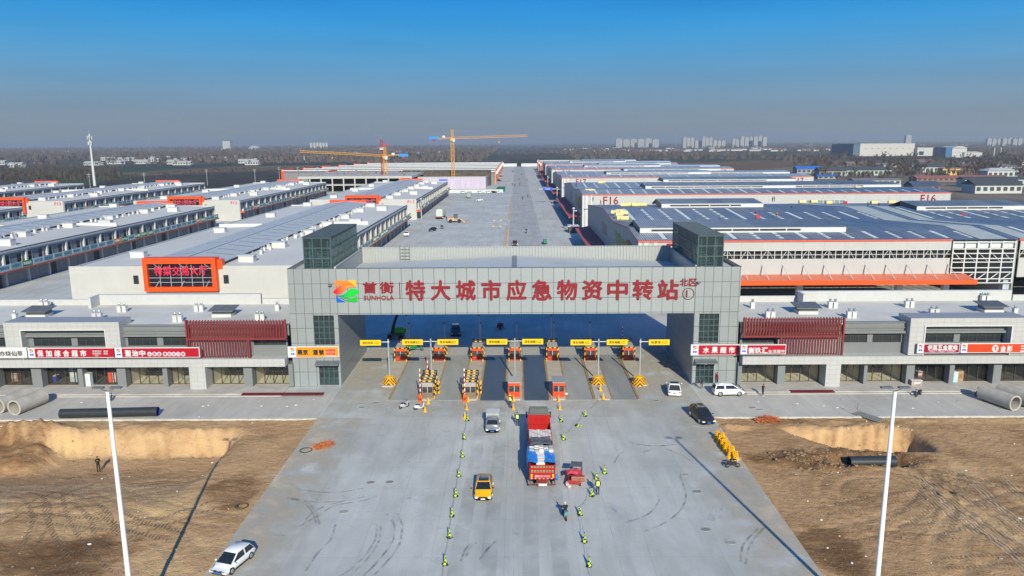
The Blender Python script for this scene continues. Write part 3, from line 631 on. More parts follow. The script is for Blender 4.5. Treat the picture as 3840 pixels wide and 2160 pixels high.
def shop_row(label, X, x_end, x_gate, portals, greys, lattice, piers, whites, bays, uppers, vents, lights, rear):
    lo, hi = min(x_end, x_gate), max(x_end, x_gate); YB_ = 110.
    b = thing("shop_building", label, "shop building", ((lo + hi) / 2, 96.2, 0)); W = dict(parent=b, world=True)
    rf = MB().box(lo, hi, 96.5, YB_, 8.15, 8.45).build("roof", ROOFC, **W)
    MB().box(lo, hi, 104.0, YB_, .2, 8.15).box(lo, hi, 96.6, 104, 3.0, 3.25).build("rear_block", GREYP, **W)
    MB().box(lo, hi, 94.9, 96.6, 3.25, 4.3).box(lo, hi, 94.85, 95.0, 4.3, 4.36).build("fascia", [TILE], **W)
    MB().box(lo, hi, 96.62, 96.75, 4.3, 5.72).build("grey_wall", GREYW, **W)
    m = MB()
    for a, c in greys:
        a, c = X(a), X(c)
        m.box(a, c, 96.3, 96.61, 7.1, 8.5).box(a, c, 95.95, 96.3, 7.1, 7.42).box(a, c, 96.12, 96.3, 7.78, 7.92).box(a, c, 96.1, 96.6, 8.5, 8.62)
    m.build("grey_canopy", GREYW, **W)
    for p in portals:
        a, c, d, e = [X(q) for q in p]
        m = MB().box(a, d, 95.2, 98.4, 4.36, 9.3).box(e, c, 95.2, 98.4, 4.36, 9.3).box(d, e, 95.2, 98.4, 8.3, 9.3)
        m.build("portal_frame", TILE, **W)
        MB().box(d, e, 95.1, 95.2, 8.2, 8.35).box(d - .15, d, 95.1, 95.2, 4.36, 8.35).box(e, e + .15, 95.1, 95.2, 4.36, 8.35).build("portal_trim", WHITE, **W)
        MB().box(d, e, 96.3, 96.61, 7.1, 8.3).box(d, e, 95.95, 96.3, 7.1, 7.4).box(d, e, 96.1, 96.3, 7.75, 7.9).build("grey_canopy", GREYP, **W)
    for a, c in uppers: window(b, X(a), X(c), 5.72, 7.1, 96.7, max(2, int(abs(X(a) - X(c)) / .95)))
    xs_ = sorted([X(q) for u in uppers for q in u]); m = MB(); prev = lo
    for i in range(0, len(xs_), 2):
        if xs_[i] > prev: m.box(prev, xs_[i], 96.55, 96.75, 5.72, 7.1)
        prev = xs_[i + 1]
    if prev < hi: m.box(prev, hi, 96.55, 96.75, 5.72, 7.1)
    m.build("grey_wall", GREYP, **W)
    for a, c in piers: MB().box(min(X(a), X(c)), max(X(a), X(c)), 95.9, 97.3, .18, 3.25).build("pier", GREYP, **W)
    for a, c in whites: MB().box(min(X(a), X(c)), max(X(a), X(c)), 94.95, 97.3, .1, 3.24).build("pier", TILE, **W)
    for a, c, dark in bays:
        x0, x1 = sorted((X(a), X(c)))
        i = MB(); i.mat(0).quad((x0, 97, .2), (x1, 97, .2), (x1, 103.9, .2), (x0, 103.9, .2)); i.mat(1).quad((x0, 103.9, .2), (x1, 103.9, .2), (x1, 103.9, 3), (x0, 103.9, 3))
        i.quad((x0, 97.35, .2), (x0, 103.9, .2), (x0, 103.9, 3), (x0, 97.35, 3)); i.quad((x1, 103.9, .2), (x1, 97.35, .2), (x1, 97.35, 3), (x1, 103.9, 3))
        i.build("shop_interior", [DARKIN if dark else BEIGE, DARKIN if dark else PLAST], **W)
        g_ = MB().quad((x0, 97.2, .2), (x1, 97.2, .2), (x1, 97.2, 2.9), (x0, 97.2, 2.9)).build("shop_window", SHOPG, **W)
        f = MB(); nb = 4
        for k in range(nb + 1): xx = x0 + (x1 - x0) * (k / nb); f.box(xx - .05, xx + .05, 97.1, 97.19, .2, 2.9)
        f.box(x0, x1, 97.08, 97.1, .2, .3).box(x0, x1, 97.0, 97.19, 2.9, 3.02)
        xm = x0 + (x1 - x0) * .42; f.box(xm - .03, xm + .03, 97.06, 97.1, .9, 1.7)
        f.build("shop_window_frame", BRONZE, g_, world=True)
    # slatted screen
    a, c, mid, side = lattice; x0, x1 = sorted((X(a, 95.2), X(c, 95.2))); xm = X(mid, 95.2)
    zt, zm, zb = 9.5, 6.95, 4.4
    sc = MB().box(x0, x1, 95.15, 95.4, zm - .12, zm + .12)
    for xx in (x0, x1 - .2): sc.box(xx, xx + .2, 95.1, 95.45, zb if (xx == x0) == (side < 0) else zm, zt)
    sc.box(xm - .1, xm + .1, 95.1, 95.45, zb, zm); sc.build("screen_frame", OXR, **W)
    sl_ = MB(); x = x0 + .3
    while x < x1 - .2:
        sl_.box(x, x + .11, 95.2, 95.36, zm, zt); sl_.box(x, x + .11, 95.75, 95.85, zm, zt - .25); x += .385
    for zz in (7.6, 8.35, 9.1): sl_.box(x0, x1, 95.5, 95.6, zz, zz + .06)
    la, lb = (x0 + .2, xm) if side < 0 else (xm, x1 - .2); x = la + .1
    while x < lb: sl_.box(x, x + .12, 95.22, 95.36, zb, zm); x += .36
    sl_.build("lattice_screen", OXR, **W)
    MB().box(x0, x1, 96.4, 96.61, 7.1, 8.5).build("grey_wall", GREYP, **W)
    MB().box(la, lb, 96.3, 96.5, 4.36, 6.9).build("pale_panel", pbr("pale_mauve_panel", (.30, .26, .27), .7), **W)
    # roof furniture
    for (px, py, n) in vents:
        for k in range(n):
            q = gp(px + k * 19, py, 8.45); mb = MB(); vent_unit(mb, q.x, q.y, 8.45); mb.build("exhaust_vent", [WHITE, STEEL], rf, world=True)
    for (px, py) in lights:
        q = gp(px, py, 8.45); mb = MB(); skylight_unit(mb, q.x, q.y + .9, 8.45); mb.build("roof_light", [WHITE, DGREY, pbr("lead_roof", (.17, .185, .20), .5, .2)], rf, world=True)
    m = MB()
    for a, c, zz in rear: m.box(min(a, c), max(a, c), 109.9, 110.5, 8.45, zz).box(min(a, c), min(a, c) + .4, 107.5, 109.9, 8.45, zz) if zz > 9.6 else m.box(min(a, c), max(a, c), 109.9, 110.3, 8.45, zz)
    m.build("parapet", TILEH, **W)
    return b
v4 = lambda *L: [(A(x), 1100 + A(y), n) for x, y, n in L]
v6 = lambda *L: [(2560 + A(x), 1100 + A(y), n) for x, y, n in L]
shop_row("two-storey white and grey shop row left of the entrance gate", XL, -88, -30.6, [(105, 960, 230, 850), (-900, -260, -800, -360)], [(-262, 105), (960, 1430)],
         (1430, 2180, 1895, -1), [(-60, -15), (240, 315), (590, 625), (885, 950), (1230, 1265), (1840, 1905), (2180, 2212)], [(1455, 1575), (-420, -300)],
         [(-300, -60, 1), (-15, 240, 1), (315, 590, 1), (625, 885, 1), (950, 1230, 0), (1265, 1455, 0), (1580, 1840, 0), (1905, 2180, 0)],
         [(-330, -30), (0, 130), (265, 550), (595, 850), (975, 1195), (1240, 1430), (1920, 2165)],
         v4((320, 108, 2), (118, 200, 1), (905, 140, 2), (718, 197, 2), (1325, 215, 2), (1485, 135, 2), (2095, 130, 1), (1945, 205, 2)), [(A(270), 1100 + A(185)), (A(1672), 1100 + A(180))],
         [(-100, -63.2, 9.3), (-63, -38.4, 10.0), (-38.2, -30.7, 9.3)])
shop_row("two-storey white and grey shop row right of the entrance gate", XR, 29.4, 88, [(1660, 2530, 1775, 2410), (2900, 3500, 3000, 3400)], [(1195, 1660), (2530, 2895)],
         (440, 1195, 725, 1), [(415, 445), (715, 770), (1365, 1390), (1685, 1745), (2010, 2045), (2340, 2400), (2700, 2740)], [(1055, 1165)],
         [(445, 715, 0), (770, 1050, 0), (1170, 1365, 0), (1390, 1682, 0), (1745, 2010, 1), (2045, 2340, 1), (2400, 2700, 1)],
         [(445, 700), (1195, 1385), (1425, 1640), (1778, 2035), (2080, 2405), (2505, 2700)],
         v6((525, 112, 1), (640, 185, 2), (1110, 110, 2), (1252, 185, 2), (1688, 105, 2), (1875, 165, 2), (2262, 60, 2), (2505, 160, 1)), [(2560 + A(948), 1100 + A(158)), (2560 + A(2350), 1100 + A(148))],
         [(29.5, 41.4, 9.3), (41.6, 73.4, 10.0), (73.6, 100, 9.3)])

# ------------------------------------------------------------------ shop signs
def smat(name, c): return pbr(name, c, .45, var=.03)
SRED, SDRED, SAMB, SORG, SWHT, SLAV, SBLK, SMAU = (smat("sign_scarlet", (.36, .004, .018)), smat("sign_crimson", (.26, .003, .025)), smat("sign_amber", (.62, .24, .005)),
    smat("sign_orange", (.52, .05, .01)), smat("sign_white", (.56, .56, .57)), smat("sign_lavender", (.60, .57, .68)), smat("sign_black", (.02, .02, .025)), smat("sign_mauve_text", (.36, .20, .42)))
MINI = [smat("mini_red", (.7, .03, .03)), smat("mini_orange", (.8, .25, .03)), smat("mini_green", (.03, .4, .08)), smat("mini_blue", (.05, .12, .5))]
def shop_sign(label, x0, x1, y0, y1, bg, texts, Y=94.7, logo=None, group="shop signs above the shop fronts", badge=None, disc=None):
    a = pt(x0, y1, Y); c = pt(x1, y0, Y)
    s = thing("shop_sign", label, "shop sign", (a.x, Y, a.z), 0, group); W = dict(parent=s, world=True)
    MB().box(a.x, c.x, Y, Y + .2, a.z, c.z).build("sign_board", SWHT, **W)
    lx = a.x + .08
    if logo:
        l0, l1 = pt(logo[0], y0, Y).x, pt(logo[1], y0, Y).x; h = c.z - a.z; lp = MB().box(l0, l1, Y - .03, Y, a.z + .05, c.z - .05).build("logo_panel", SLAV, **W)
        m = MB(); cx = (l0 + l1) / 2; u = (l1 - l0) * .3; cz = a.z + h * .70
        m.mat(0).prism([(cx - u, cz), (cx - u * .8, cz + u), (cx + u * .3, cz + u * .9), (cx - .1 * u, cz + .2 * u)], 'xz', Y - .03, Y - .05)
        m.mat(1).prism([(cx + .3 * u, cz + u * .9), (cx + u, cz + u * .8), (cx + u * .9, cz + .2 * u), (cx, cz + .25 * u)], 'xz', Y - .03, Y - .05)
        m.mat(2).prism([(cx - .3 * u, cz - .5 * u), (cx + u * .3, cz + .15 * u), (cx + u, cz), (cx + u * .6, cz - .7 * u)], 'xz', Y - .03, Y - .05)
        m.mat(3).prism([(cx - .9 * u, cz - .2 * u), (cx - .4 * u, cz - .6 * u), (cx + .1 * u, cz - .8 * u), (cx - .8 * u, cz - .8 * u)], 'xz', Y - .03, Y - .05)
        text(m, "首衡", cx - u * 1.0, cx + u * 1.0, a.z + h * .25, a.z + h * .43, Y - .035, .02, .03)
        m.build("emblem", MINI, lp, world=True); lx = l1
    MB().box(lx, c.x - .1, Y - .05, Y - .001, a.z + .1, c.z - .1).build("sign_face", bg, **W)
    if badge:
        m = MB()
        for px, py, r, hh in badge: q = pt(px, py, Y); m.prism([(q.x + r * cos(t * pi / 8), q.z + hh * sin(t * pi / 8)) for t in range(16)], 'xz', Y - .051, Y - .075)
        m.build("badge", SWHT, **W)
    for (b, p0, q0, p1, q1, m_, ea, off) in texts:
        u = pt(p0, q0, Y); v = pt(p1, q1, Y); mb = MB(); text(mb, b, u.x, v.x, v.z, u.z, Y - .052 - (.024 if m_ is SMAG else 0), off, .06, ea); mb.build("lettering", m_, **W)
    return s
SMAG = smat("sign_magenta", (.6, .02, .2))
k4 = lambda x, y: (A(x), 1100 + A(y))
def T4(b, x0, y0, x1, y1, m=SWHT, ea=.25, off=.04): return (b, A(x0), 1100 + A(y0), A(x1), 1100 + A(y1), m, ea, off)
def T6(b, x0, y0, x1, y1, m=SWHT, ea=.25, off=.04): return (b, 2560 + A(x0), 1100 + A(y0), 2560 + A(x1), 1100 + A(y1), m, ea, off)
shop_sign("white shop sign with black characters at the far left end", A(-180), A(205), 1303, 1344, SWHT, [T4("马亦烧仙草", -48, 435, 176, 472, SBLK, .1, .005)])
shop_sign("scarlet supermarket sign with large white characters and small print", A(207), A(862), 1303.5, 1343, SRED, [T4("保加综合超市", 282, 430, 656, 474, SWHT, .5), T4("联营百货 副食", 700, 430, 818, 443, SWHT, .1, .01), T4("粮油调料 烟酒", 700, 447, 818, 460, SWHT, .1, .01), T4("电话", 720, 465, 745, 474, SWHT, .1, .01)], logo=(A(209), A(260)))
shop_sign("scarlet restaurant sign with a row of round white badges", A(864), A(1503), 1302.5, 1342, SRED, [T4("聖治中", 945, 430, 1100, 472, SWHT, .2)] + [T4(ch, x - 11, 446, x + 11, 467, SMAG, 0, .01) for ch, x in zip("水煮鱼精选老川菜", (1130, 1168, 1203, 1247, 1280, 1313, 1347, 1383))], logo=(A(867), A(917)), badge=[(A(x), 1100 + A(457), .30, .30) for x in (1130, 1168, 1203, 1247, 1280, 1313, 1347, 1383)])
shop_sign("amber liquor shop sign with dark characters on the gate's left pier", A(2175), A(2556), 1299, 1341, SAMB, [T4("燕京", 2245, 425, 2325, 462, SBLK, .15), T4("酒號", 2362, 425, 2445, 462, SBLK, .3), T4("经销零售", 2460, 420, 2530, 437, SMAG, .1, .01), T4("名烟名酒", 2460, 445, 2530, 462, SMAG, .1, .01), T4("1383318666", 2445, 466, 2540, 476, SWHT, .1, .01)], Y=96.2, logo=(A(2180), A(2232)))
shop_sign("scarlet fruit shop sign with four white characters on the gate's right pier", 2560 + A(60), 2560 + A(434), 1291.5, 1333, SRED, [T6("水果超市", 155, 405, 390, 448, SWHT, .45)], Y=95.9, logo=(2560 + A(65), 2560 + A(121)))
shop_sign("scarlet grocery sign with white characters beside the red lattice on the right", 2560 + A(436), 2560 + A(783), 1291.5, 1329, SRED, [T6("衡玖汇", 496, 408, 638, 450, SWHT, .1), T6("生活超市", 645, 425, 768, 448, SWHT, .1, .02)], logo=(2560 + A(440), 2560 + A(489)))
shop_sign("crimson hardware and appliance sign with white characters and pale tags", 2560 + A(1768), 2560 + A(2096), 1288, 1325, SDRED, [T6("伊蕊五金家电", 1848, 390, 2070, 424, SWHT, .12)] + [T6(b, x, 428, x + 50, 438, SMAG, .05, .0) for b, x in (("日用品", 1862), ("小家电", 1932), ("五金件", 2000))], logo=(2560 + A(1774), 2560 + A(1824)), badge=[(2560 + A(x + 25), 1100 + A(433), .55, .16) for x in (1862, 1932, 2000)])
shop_sign("orange three-wheeler shop sign with a white shield badge at the right edge", 2560 + A(2098), 2560 + A(2800), 1286, 1324, SORG, [T6("金彭 三轮车", 2398, 395, 2680, 436, SWHT, .3), T6("T", 2345, 402, 2372, 428, SORG, 0, .05)], logo=(2560 + A(2104), 2560 + A(2152)), badge=[(2560 + A(2357), 1100 + A(415), .42, .5)])
# ------------------------------------------------------------------ market halls left of the avenue
HWALL = panels("hall_white_panel", (.45, .44, .42), 3.2, 1.45, 'x', .02, (.42, .42, .41), .6, 0, .015, .06)
HWALLY = panels("hall_side_panel", (.46, .46, .455), 4.1, 2.9, 'y', .03, (.33, .33, .33), .6, 0, .03, .08)
MAUVE = pbr("facade_grey_mauve", (.23, .225, .24), .7, var=.06, scale=.3)
PIL = pbr("pilaster_pale", (.47, .47, .47), .7, var=.05, scale=.3)
ORG = pbr("portal_orange", (.72, .075, .008), .4, var=.03)
PGL = pbr("portal_dark_glass", (.018, .016, .024), .12, var=.3, spec=.6)
NEON = pbr("lettering_crimson", (.55, .02, .06), .5)
ROOFM = panels("standing_seam_roof", (.52, .52, .505), .45, 400, 'h', .03, (.33, .35, .375), .5, .1, .01, .07)
ROOFL = pbr("pale_grey_roof", (.55, .54, .51), .8, var=.05, scale=.12, dirt=.18, stretch=(1, .4, 1))
SLIT = pbr("roof_slit_grey", (.19, .21, .235), .5)
TEALS = pbr("teal_board", (.20, .36, .40), .35, var=.15, scale=.4)
BLUS = pbr("pale_blue_board", (.30, .42, .50), .35, var=.15, scale=.4)
GRNS = pbr("green_board", (.01, .19, .085), .45, var=.06)
ORGS = pbr("orange_board", (.50, .16, .03), .45, var=.06)
BDTX = pbr("board_dark_text", (.05, .12, .15), .5)
BDTW = pbr("board_pale_text", (.65, .70, .66), .5)
REDC = pbr("brick_red_canopy", (.33, .075, .055), .55, var=.06)
DOORG = pbr("roller_door_grey", (.20, .205, .22), .6, var=.08)
DOORD = pbr("doorway_dark", (.035, .035, .04), .7, var=.3)
HL, HWD = 148., 45.
def to_x(mb, st, x):          # turn letters made on the -Y face so that they look towards +X at plane x
    for i in range(st, len(mb.v)):
        a, b, c = mb.v[i]; mb.v[i] = (x - b, a, c)
def hall():
    h = thing("market_hall", "x", "market hall", (0, 0, 0))
    B = lambda mb, n, m, p=h: mb.build(n, m, p)
    w = MB(); w.mat(0).box(-HWD, 0, 0, .4, 0, 8.75)
    B(w, "end_wall", HWALL); B(MB().box(-HWD, 0, HL - .4, HL, 0, 8.75), "end_wall", HWALL)
    B(MB().box(-HWD, -HWD + .3, .4, HL - .4, 0, 8.5), "side_wall", HWALLY)
    B(MB().box(-.7, -.4, .4, HL - .4, 0, 7.5), "facade_wall", MAUVE)
    m = MB(); m.box(-.7, .12, .4, HL - .4, 7.5, 8.15).box(.12, .3, .4, HL - .4, 7.86, 8.15).box(-.75, -.05, .4, HL - .4, 8.15, 8.35); B(m, "cornice", PIL)
    B(MB().box(-.3, .14, .4, HL - .4, 8.352, 8.42), "roof_edge_trim", pbr("roof_edge_dark", (.07, .07, .075), .6))
    rf = B(MB().prism([(-15.4, 8.75), (-.75, 8.2), (-.75, 7.9), (-15.4, 8.3)], 'xz', .4, HL - .4).prism([(-HWD + .3, 8.2), (-29.8, 8.75), (-29.8, 8.3), (-HWD + .3, 7.9)], 'xz', .4, HL - .4), "roof", ROOFL)
    B(MB().box(-29.8, -15.4, .42, HL - .42, 7.5, 9.3), "clerestory_wall", pbr("clerestory_grey", (.13, .135, .15), .7, var=.2, scale=.5))
    rr = B(MB().prism([(-30.3, 9.3), (-22.6, 10.0), (-14.9, 9.3), (-14.9, 9.42), (-22.6, 10.12), (-30.3, 9.42)], 'xz', .9, HL - .9), "raised_roof", ROOFM)
    B(MB().prism([(-22.75, 10.12), (-22.45, 10.12), (-22.45, 10.17), (-22.75, 10.17)], 'xz', .9, HL - .9), "ridge_cap", SLIT)
    for i in range(22):
        y = 9 + i * 6.1
        B(MB().prism([(-21.6, 10.045), (-16.0, 9.535), (-16.0, 9.56), (-21.6, 10.07)], 'xz', y, y + .5), "roof_slit", SLIT, rr)
        if i % 3 == 0: B(MB().prism([(-29.0, 9.555), (-24.0, 10.01), (-24.0, 10.035), (-29.0, 9.58)], 'xz', y, y + .35), "roof_slit", SLIT, rr)
    # portal, front and rear
    for (yf, yb, s) in ((-1.3, .9, 1), (HL + 1.3, HL - .9, -1)):
        a, c = -29.9, -15.7; y0, y1 = min(yf, yb), max(yf, yb)
        p = MB().box(a, c, y0, y1, 9.35, 10.45).box(a, a + .85, y0, y1, 3.9, 9.35).box(c - .85, c, y0, y1, 3.9, 9.35).box(a + .85, c - .85, y0, y1, 3.9, 4.75)
        fr = B(p, "portal", ORG)
        if s > 0:
            B(MB().box(a + .85, c - .85, -.5, -.3, 4.75, 9.35), "portal_glass", PGL)
            g = MB()
            for i in range(1, 6): xx = a + .85 + (c - a - 1.7) * i / 6; g.box(xx - .05, xx + .05, -.6, -.51, 4.75, 9.35)
            for z in (5.6, 6.5, 8.3): g.box(a + .85, c - .85, -.62, -.602, z - .05, z + .05)
            for i in range(3):
                xx = a + 2.2 + i * 4.9; g.cyl((xx, -1.2, 4.75), (xx + .55, -.65, 5.9), .07, n=6); g.cyl((xx + 1.6, -1.2, 9.3), (xx + 1.0, -.65, 8.4), .06, n=6); g.cyl((xx, -1.2, 9.3), (xx + .8, -.65, 8.4), .06, n=6)
            B(g, "portal_bars", pbr("portal_bar_grey", (.33, .34, .35), .5), h)
            t = MB(); text(t, "特菜交易大厅", a + 2.0, c - 2.0, 7.0, 8.75, -.65, .03, .08, .18); B(t, "lettering", NEON)
            B(MB().box(a + .3, c - .2, -3.2, -.1, 3.3, 3.6), "entrance_canopy", WHITE); B(MB().box(a + .9, c - .9, -.04, -.002, 0, 3.2), "entrance_door", DOORD)
    B(MB().box(c + .01, c + .9, -.3, 1.2, 8.2, 10.0), "portal_return", ORG)
    for xx in (-32.0, -14.3): B(MB().box(xx - .5, xx + .5, -.05, .0, 5.2, 6.9), "end_window", pbr("end_window_dark", (.03, .03, .035), .25))
    # facade bays along the yard
    nb = 18; bw = (HL - 1) / nb
    board_m = [TEALS, BLUS, TEALS, BLUS, GRNS, BLUS, TEALS, ORGS]
    words_ = ["蔬菜批发", "鲜菜行", "果蔬商行", "农产品", "菌菇批发"]
    for i in range(nb):
        y0 = .5 + i * bw
        B(MB().box(-.4, .1, y0, y0 + .55, 0, 7.5), "pilaster", PIL)
        for k, (a, b) in enumerate(((1.0, 2.5), (5.4, 6.9))):
            B(MB().box(-.42, -.36, y0 + a, y0 + b, 4.3, 6.9), "window", pbr("hall_window_dark", (.022, .024, .03), .15, spec=.5))
            B(MB().box(-.39, -.3, y0 + b + .05, y0 + b + .35, 4.2, 7.0), "window_trim", PIL)
        for k, (a, b) in enumerate(((1.0, 3.6), (4.8, 7.4))):
            j = (i * 2 + k)
            B(MB().box(-.42, -.34, y0 + a, y0 + b, .05, 2.9), "roller_door", DOORD if (j * 7) % 5 == 0 else DOORG)
        for k in range(2):
            j = i * 2 + k; ya = y0 + .3 + k * 4.05; mm = board_m[(j * 5 + j // 7) % 8] if j not in (20, 21, 22) else GRNS
            bd = MB().mat(0).box(1.25, 1.4, ya, ya + 3.85, 3.95, 5.35); st = len(bd.v)
            bd.mat(1); text(bd, words_[j % 5], ya + .4, ya + 3.4, 4.35, 5.05, -.0, .0, .03); to_x(bd, st, 1.405)
            bd.mat(2).box(1.24, 1.42, ya - .12, ya + .0, 3.9, 5.4)
            B(bd, "sign_board", [mm, BDTW if mm in (GRNS, ORGS) else BDTX, PIL])
            B(MB().mat(0).box(.15, .75, ya + 1.2, ya + 2.1, 4.05, 4.75).mat(1).cyl((.76, ya + 1.65, 4.4), (.78, ya + 1.65, 4.4), .27, n=10), "air_conditioner", [WHITE, DGREY])
    B(MB().box(-.4, 1.6, .5, HL - .5, 3.72, 3.9), "canopy", PIL); B(MB().box(1.6, 1.72, .5, HL - .5, 3.5, 3.92), "canopy_edge", REDC)
    B(MB().box(.2, 1.9, .1, .5, 3.4, 4.0), "canopy_end", ORG)
    # roof plant
    r2 = random.Random(3); y = 6
    while y < HL - 5:
        n = r2.choice((1, 2, 2, 3))
        for k in range(n):
            mb = MB(); vent_unit(mb, -14.0 + r2.uniform(0, 1.4), y + k * 1.0, 8.62, r2.uniform(.85, 1.15)); B(mb, "exhaust_vent", [WHITE, STEEL], rf)
        y += r2.uniform(3.2, 6.5)
    for i, y in enumerate((5, 26, 50, 71, 93, 116, 137)):
        x = -12.0; B(MB().box(x - 1.5, x + 1.5, y, y + 2.0, 8.4, 9.9).box(x - 1.7, x + 1.7, y - .2, y + 2.2, 9.9, 10.02), "roof_unit", WHITE, rf)
        if i % 2: B(MB().box(-7.4, -3.9, y + 8, y + 10, 8.2, 9.8).box(-7.5, -3.8, y + 7.9, y + 10.1, 9.8, 9.95), "roof_unit", WHITE, rf)
        if i % 2 == 0: B(MB().box(-39.5, -36.6, y + 8, y + 9.8, 8.2, 9.6).box(-39.6, -36.5, y + 7.9, y + 9.9, 9.6, 9.75), "roof_unit", WHITE, rf)
    B(MB().box(-43.5, -31, 72, 72.5, 8.2, 9.4), "fire_wall", WHITE); B(MB().box(-13.5, -1.5, 78, 78.5, 8.2, 9.3), "fire_wall", WHITE)
    return h
def number(h, s, y=-.05):
    t = MB(); text(t, s, -3.6, -.9, 7.0, 8.2, y, .02, .04); o = t.build("hall_number", NEON, h); CHILD.setdefault(h.name, []).append(o)
HG = "market halls with orange portals left of the avenue"
h0 = hall(); h0.location = (-42.7, 144.5, 0); h0['group'] = HG; h0['label'] = "nearest market hall, white end wall with orange portal, left of the glass stair head"
reg(h0)
def hall_at(x, y, label, num=None):
    h = dup(h0, (x, y, 0), None, label, HG)
    if num: number(h, num)
hall_at(-42.7, 319, "market hall behind the nearest one, between it and the lilac hoarding", "F11")
hall_at(-117.7, 144.5, "market hall with a long green sign board, one yard left of the nearest hall")
hall_at(-117.7, 319, "market hall with orange portal standing farther back, left of the cranes", "F12")
hall_at(-192.7, 144.5, "market hall cut by the left edge of the photo, middle distance")
hall_at(-192.7, 319, "market hall at the foot of the white telecom mast", "F13")
hall_at(-267.7, 319, "farthest left market hall with its low grey window band")
# ------------------------------------------------------------------ big sheds right of the avenue
SHW = panels("shed_white_panel", (.42, .42, .415), 4.0, 30, 'x', .035, (.30, .31, .32), .55, 0, .012, .05)
SHY = panels("shed_side_cladding", (.36, .355, .345), 400, .62, 'y', .035, (.25, .25, .245), .6, 0, .01, .10)
RIB = panels("blue_grey_ribbed_roof", (.36, .39, .42), 4.6, 23., 'h', .06, (.22, .25, .30), .42, .1, .0, .16, off=.5, ox=.6, oz=1., col2=(.265, .315, .39))
RIBF = panels("blue_grey_flat_roof", (.34, .365, .39), 4.6, 23., 'h', .08, (.25, .28, .32), .45, .1, .0, .2, off=.5, ox=.6, oz=1., col2=(.27, .315, .37))
TRIM = pbr("orange_red_trim", (.66, .10, .045), .5)
CANR = pbr("dull_red_canopy", (.34, .03, .03), .5, var=.08)
CANO = pbr("bright_orange_canopy", (.75, .085, .015), .45, var=.04)
CANT = pbr("canopy_top_coral", (.62, .16, .085), .5, var=.05)
SKYL = pbr("translucent_strip", (.60, .64, .60), .5, var=.08, scale=.7)
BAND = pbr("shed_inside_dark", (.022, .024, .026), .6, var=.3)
STW = pbr("white_steelwork", (.52, .52, .52), .5, var=.03)
SH = 12.9
PROF = ((0, 12.9), (13, 14.1), (38, 12.7), (61, 14.1), (105, 11.4))
def zprof(y, L):
    y = y * 105. / L
    for (a, b), (c, d) in zip(PROF, PROF[1:]):
        if a <= y <= c: return b + (d - b) * (y - a) / (c - a)
    return PROF[-1][1]
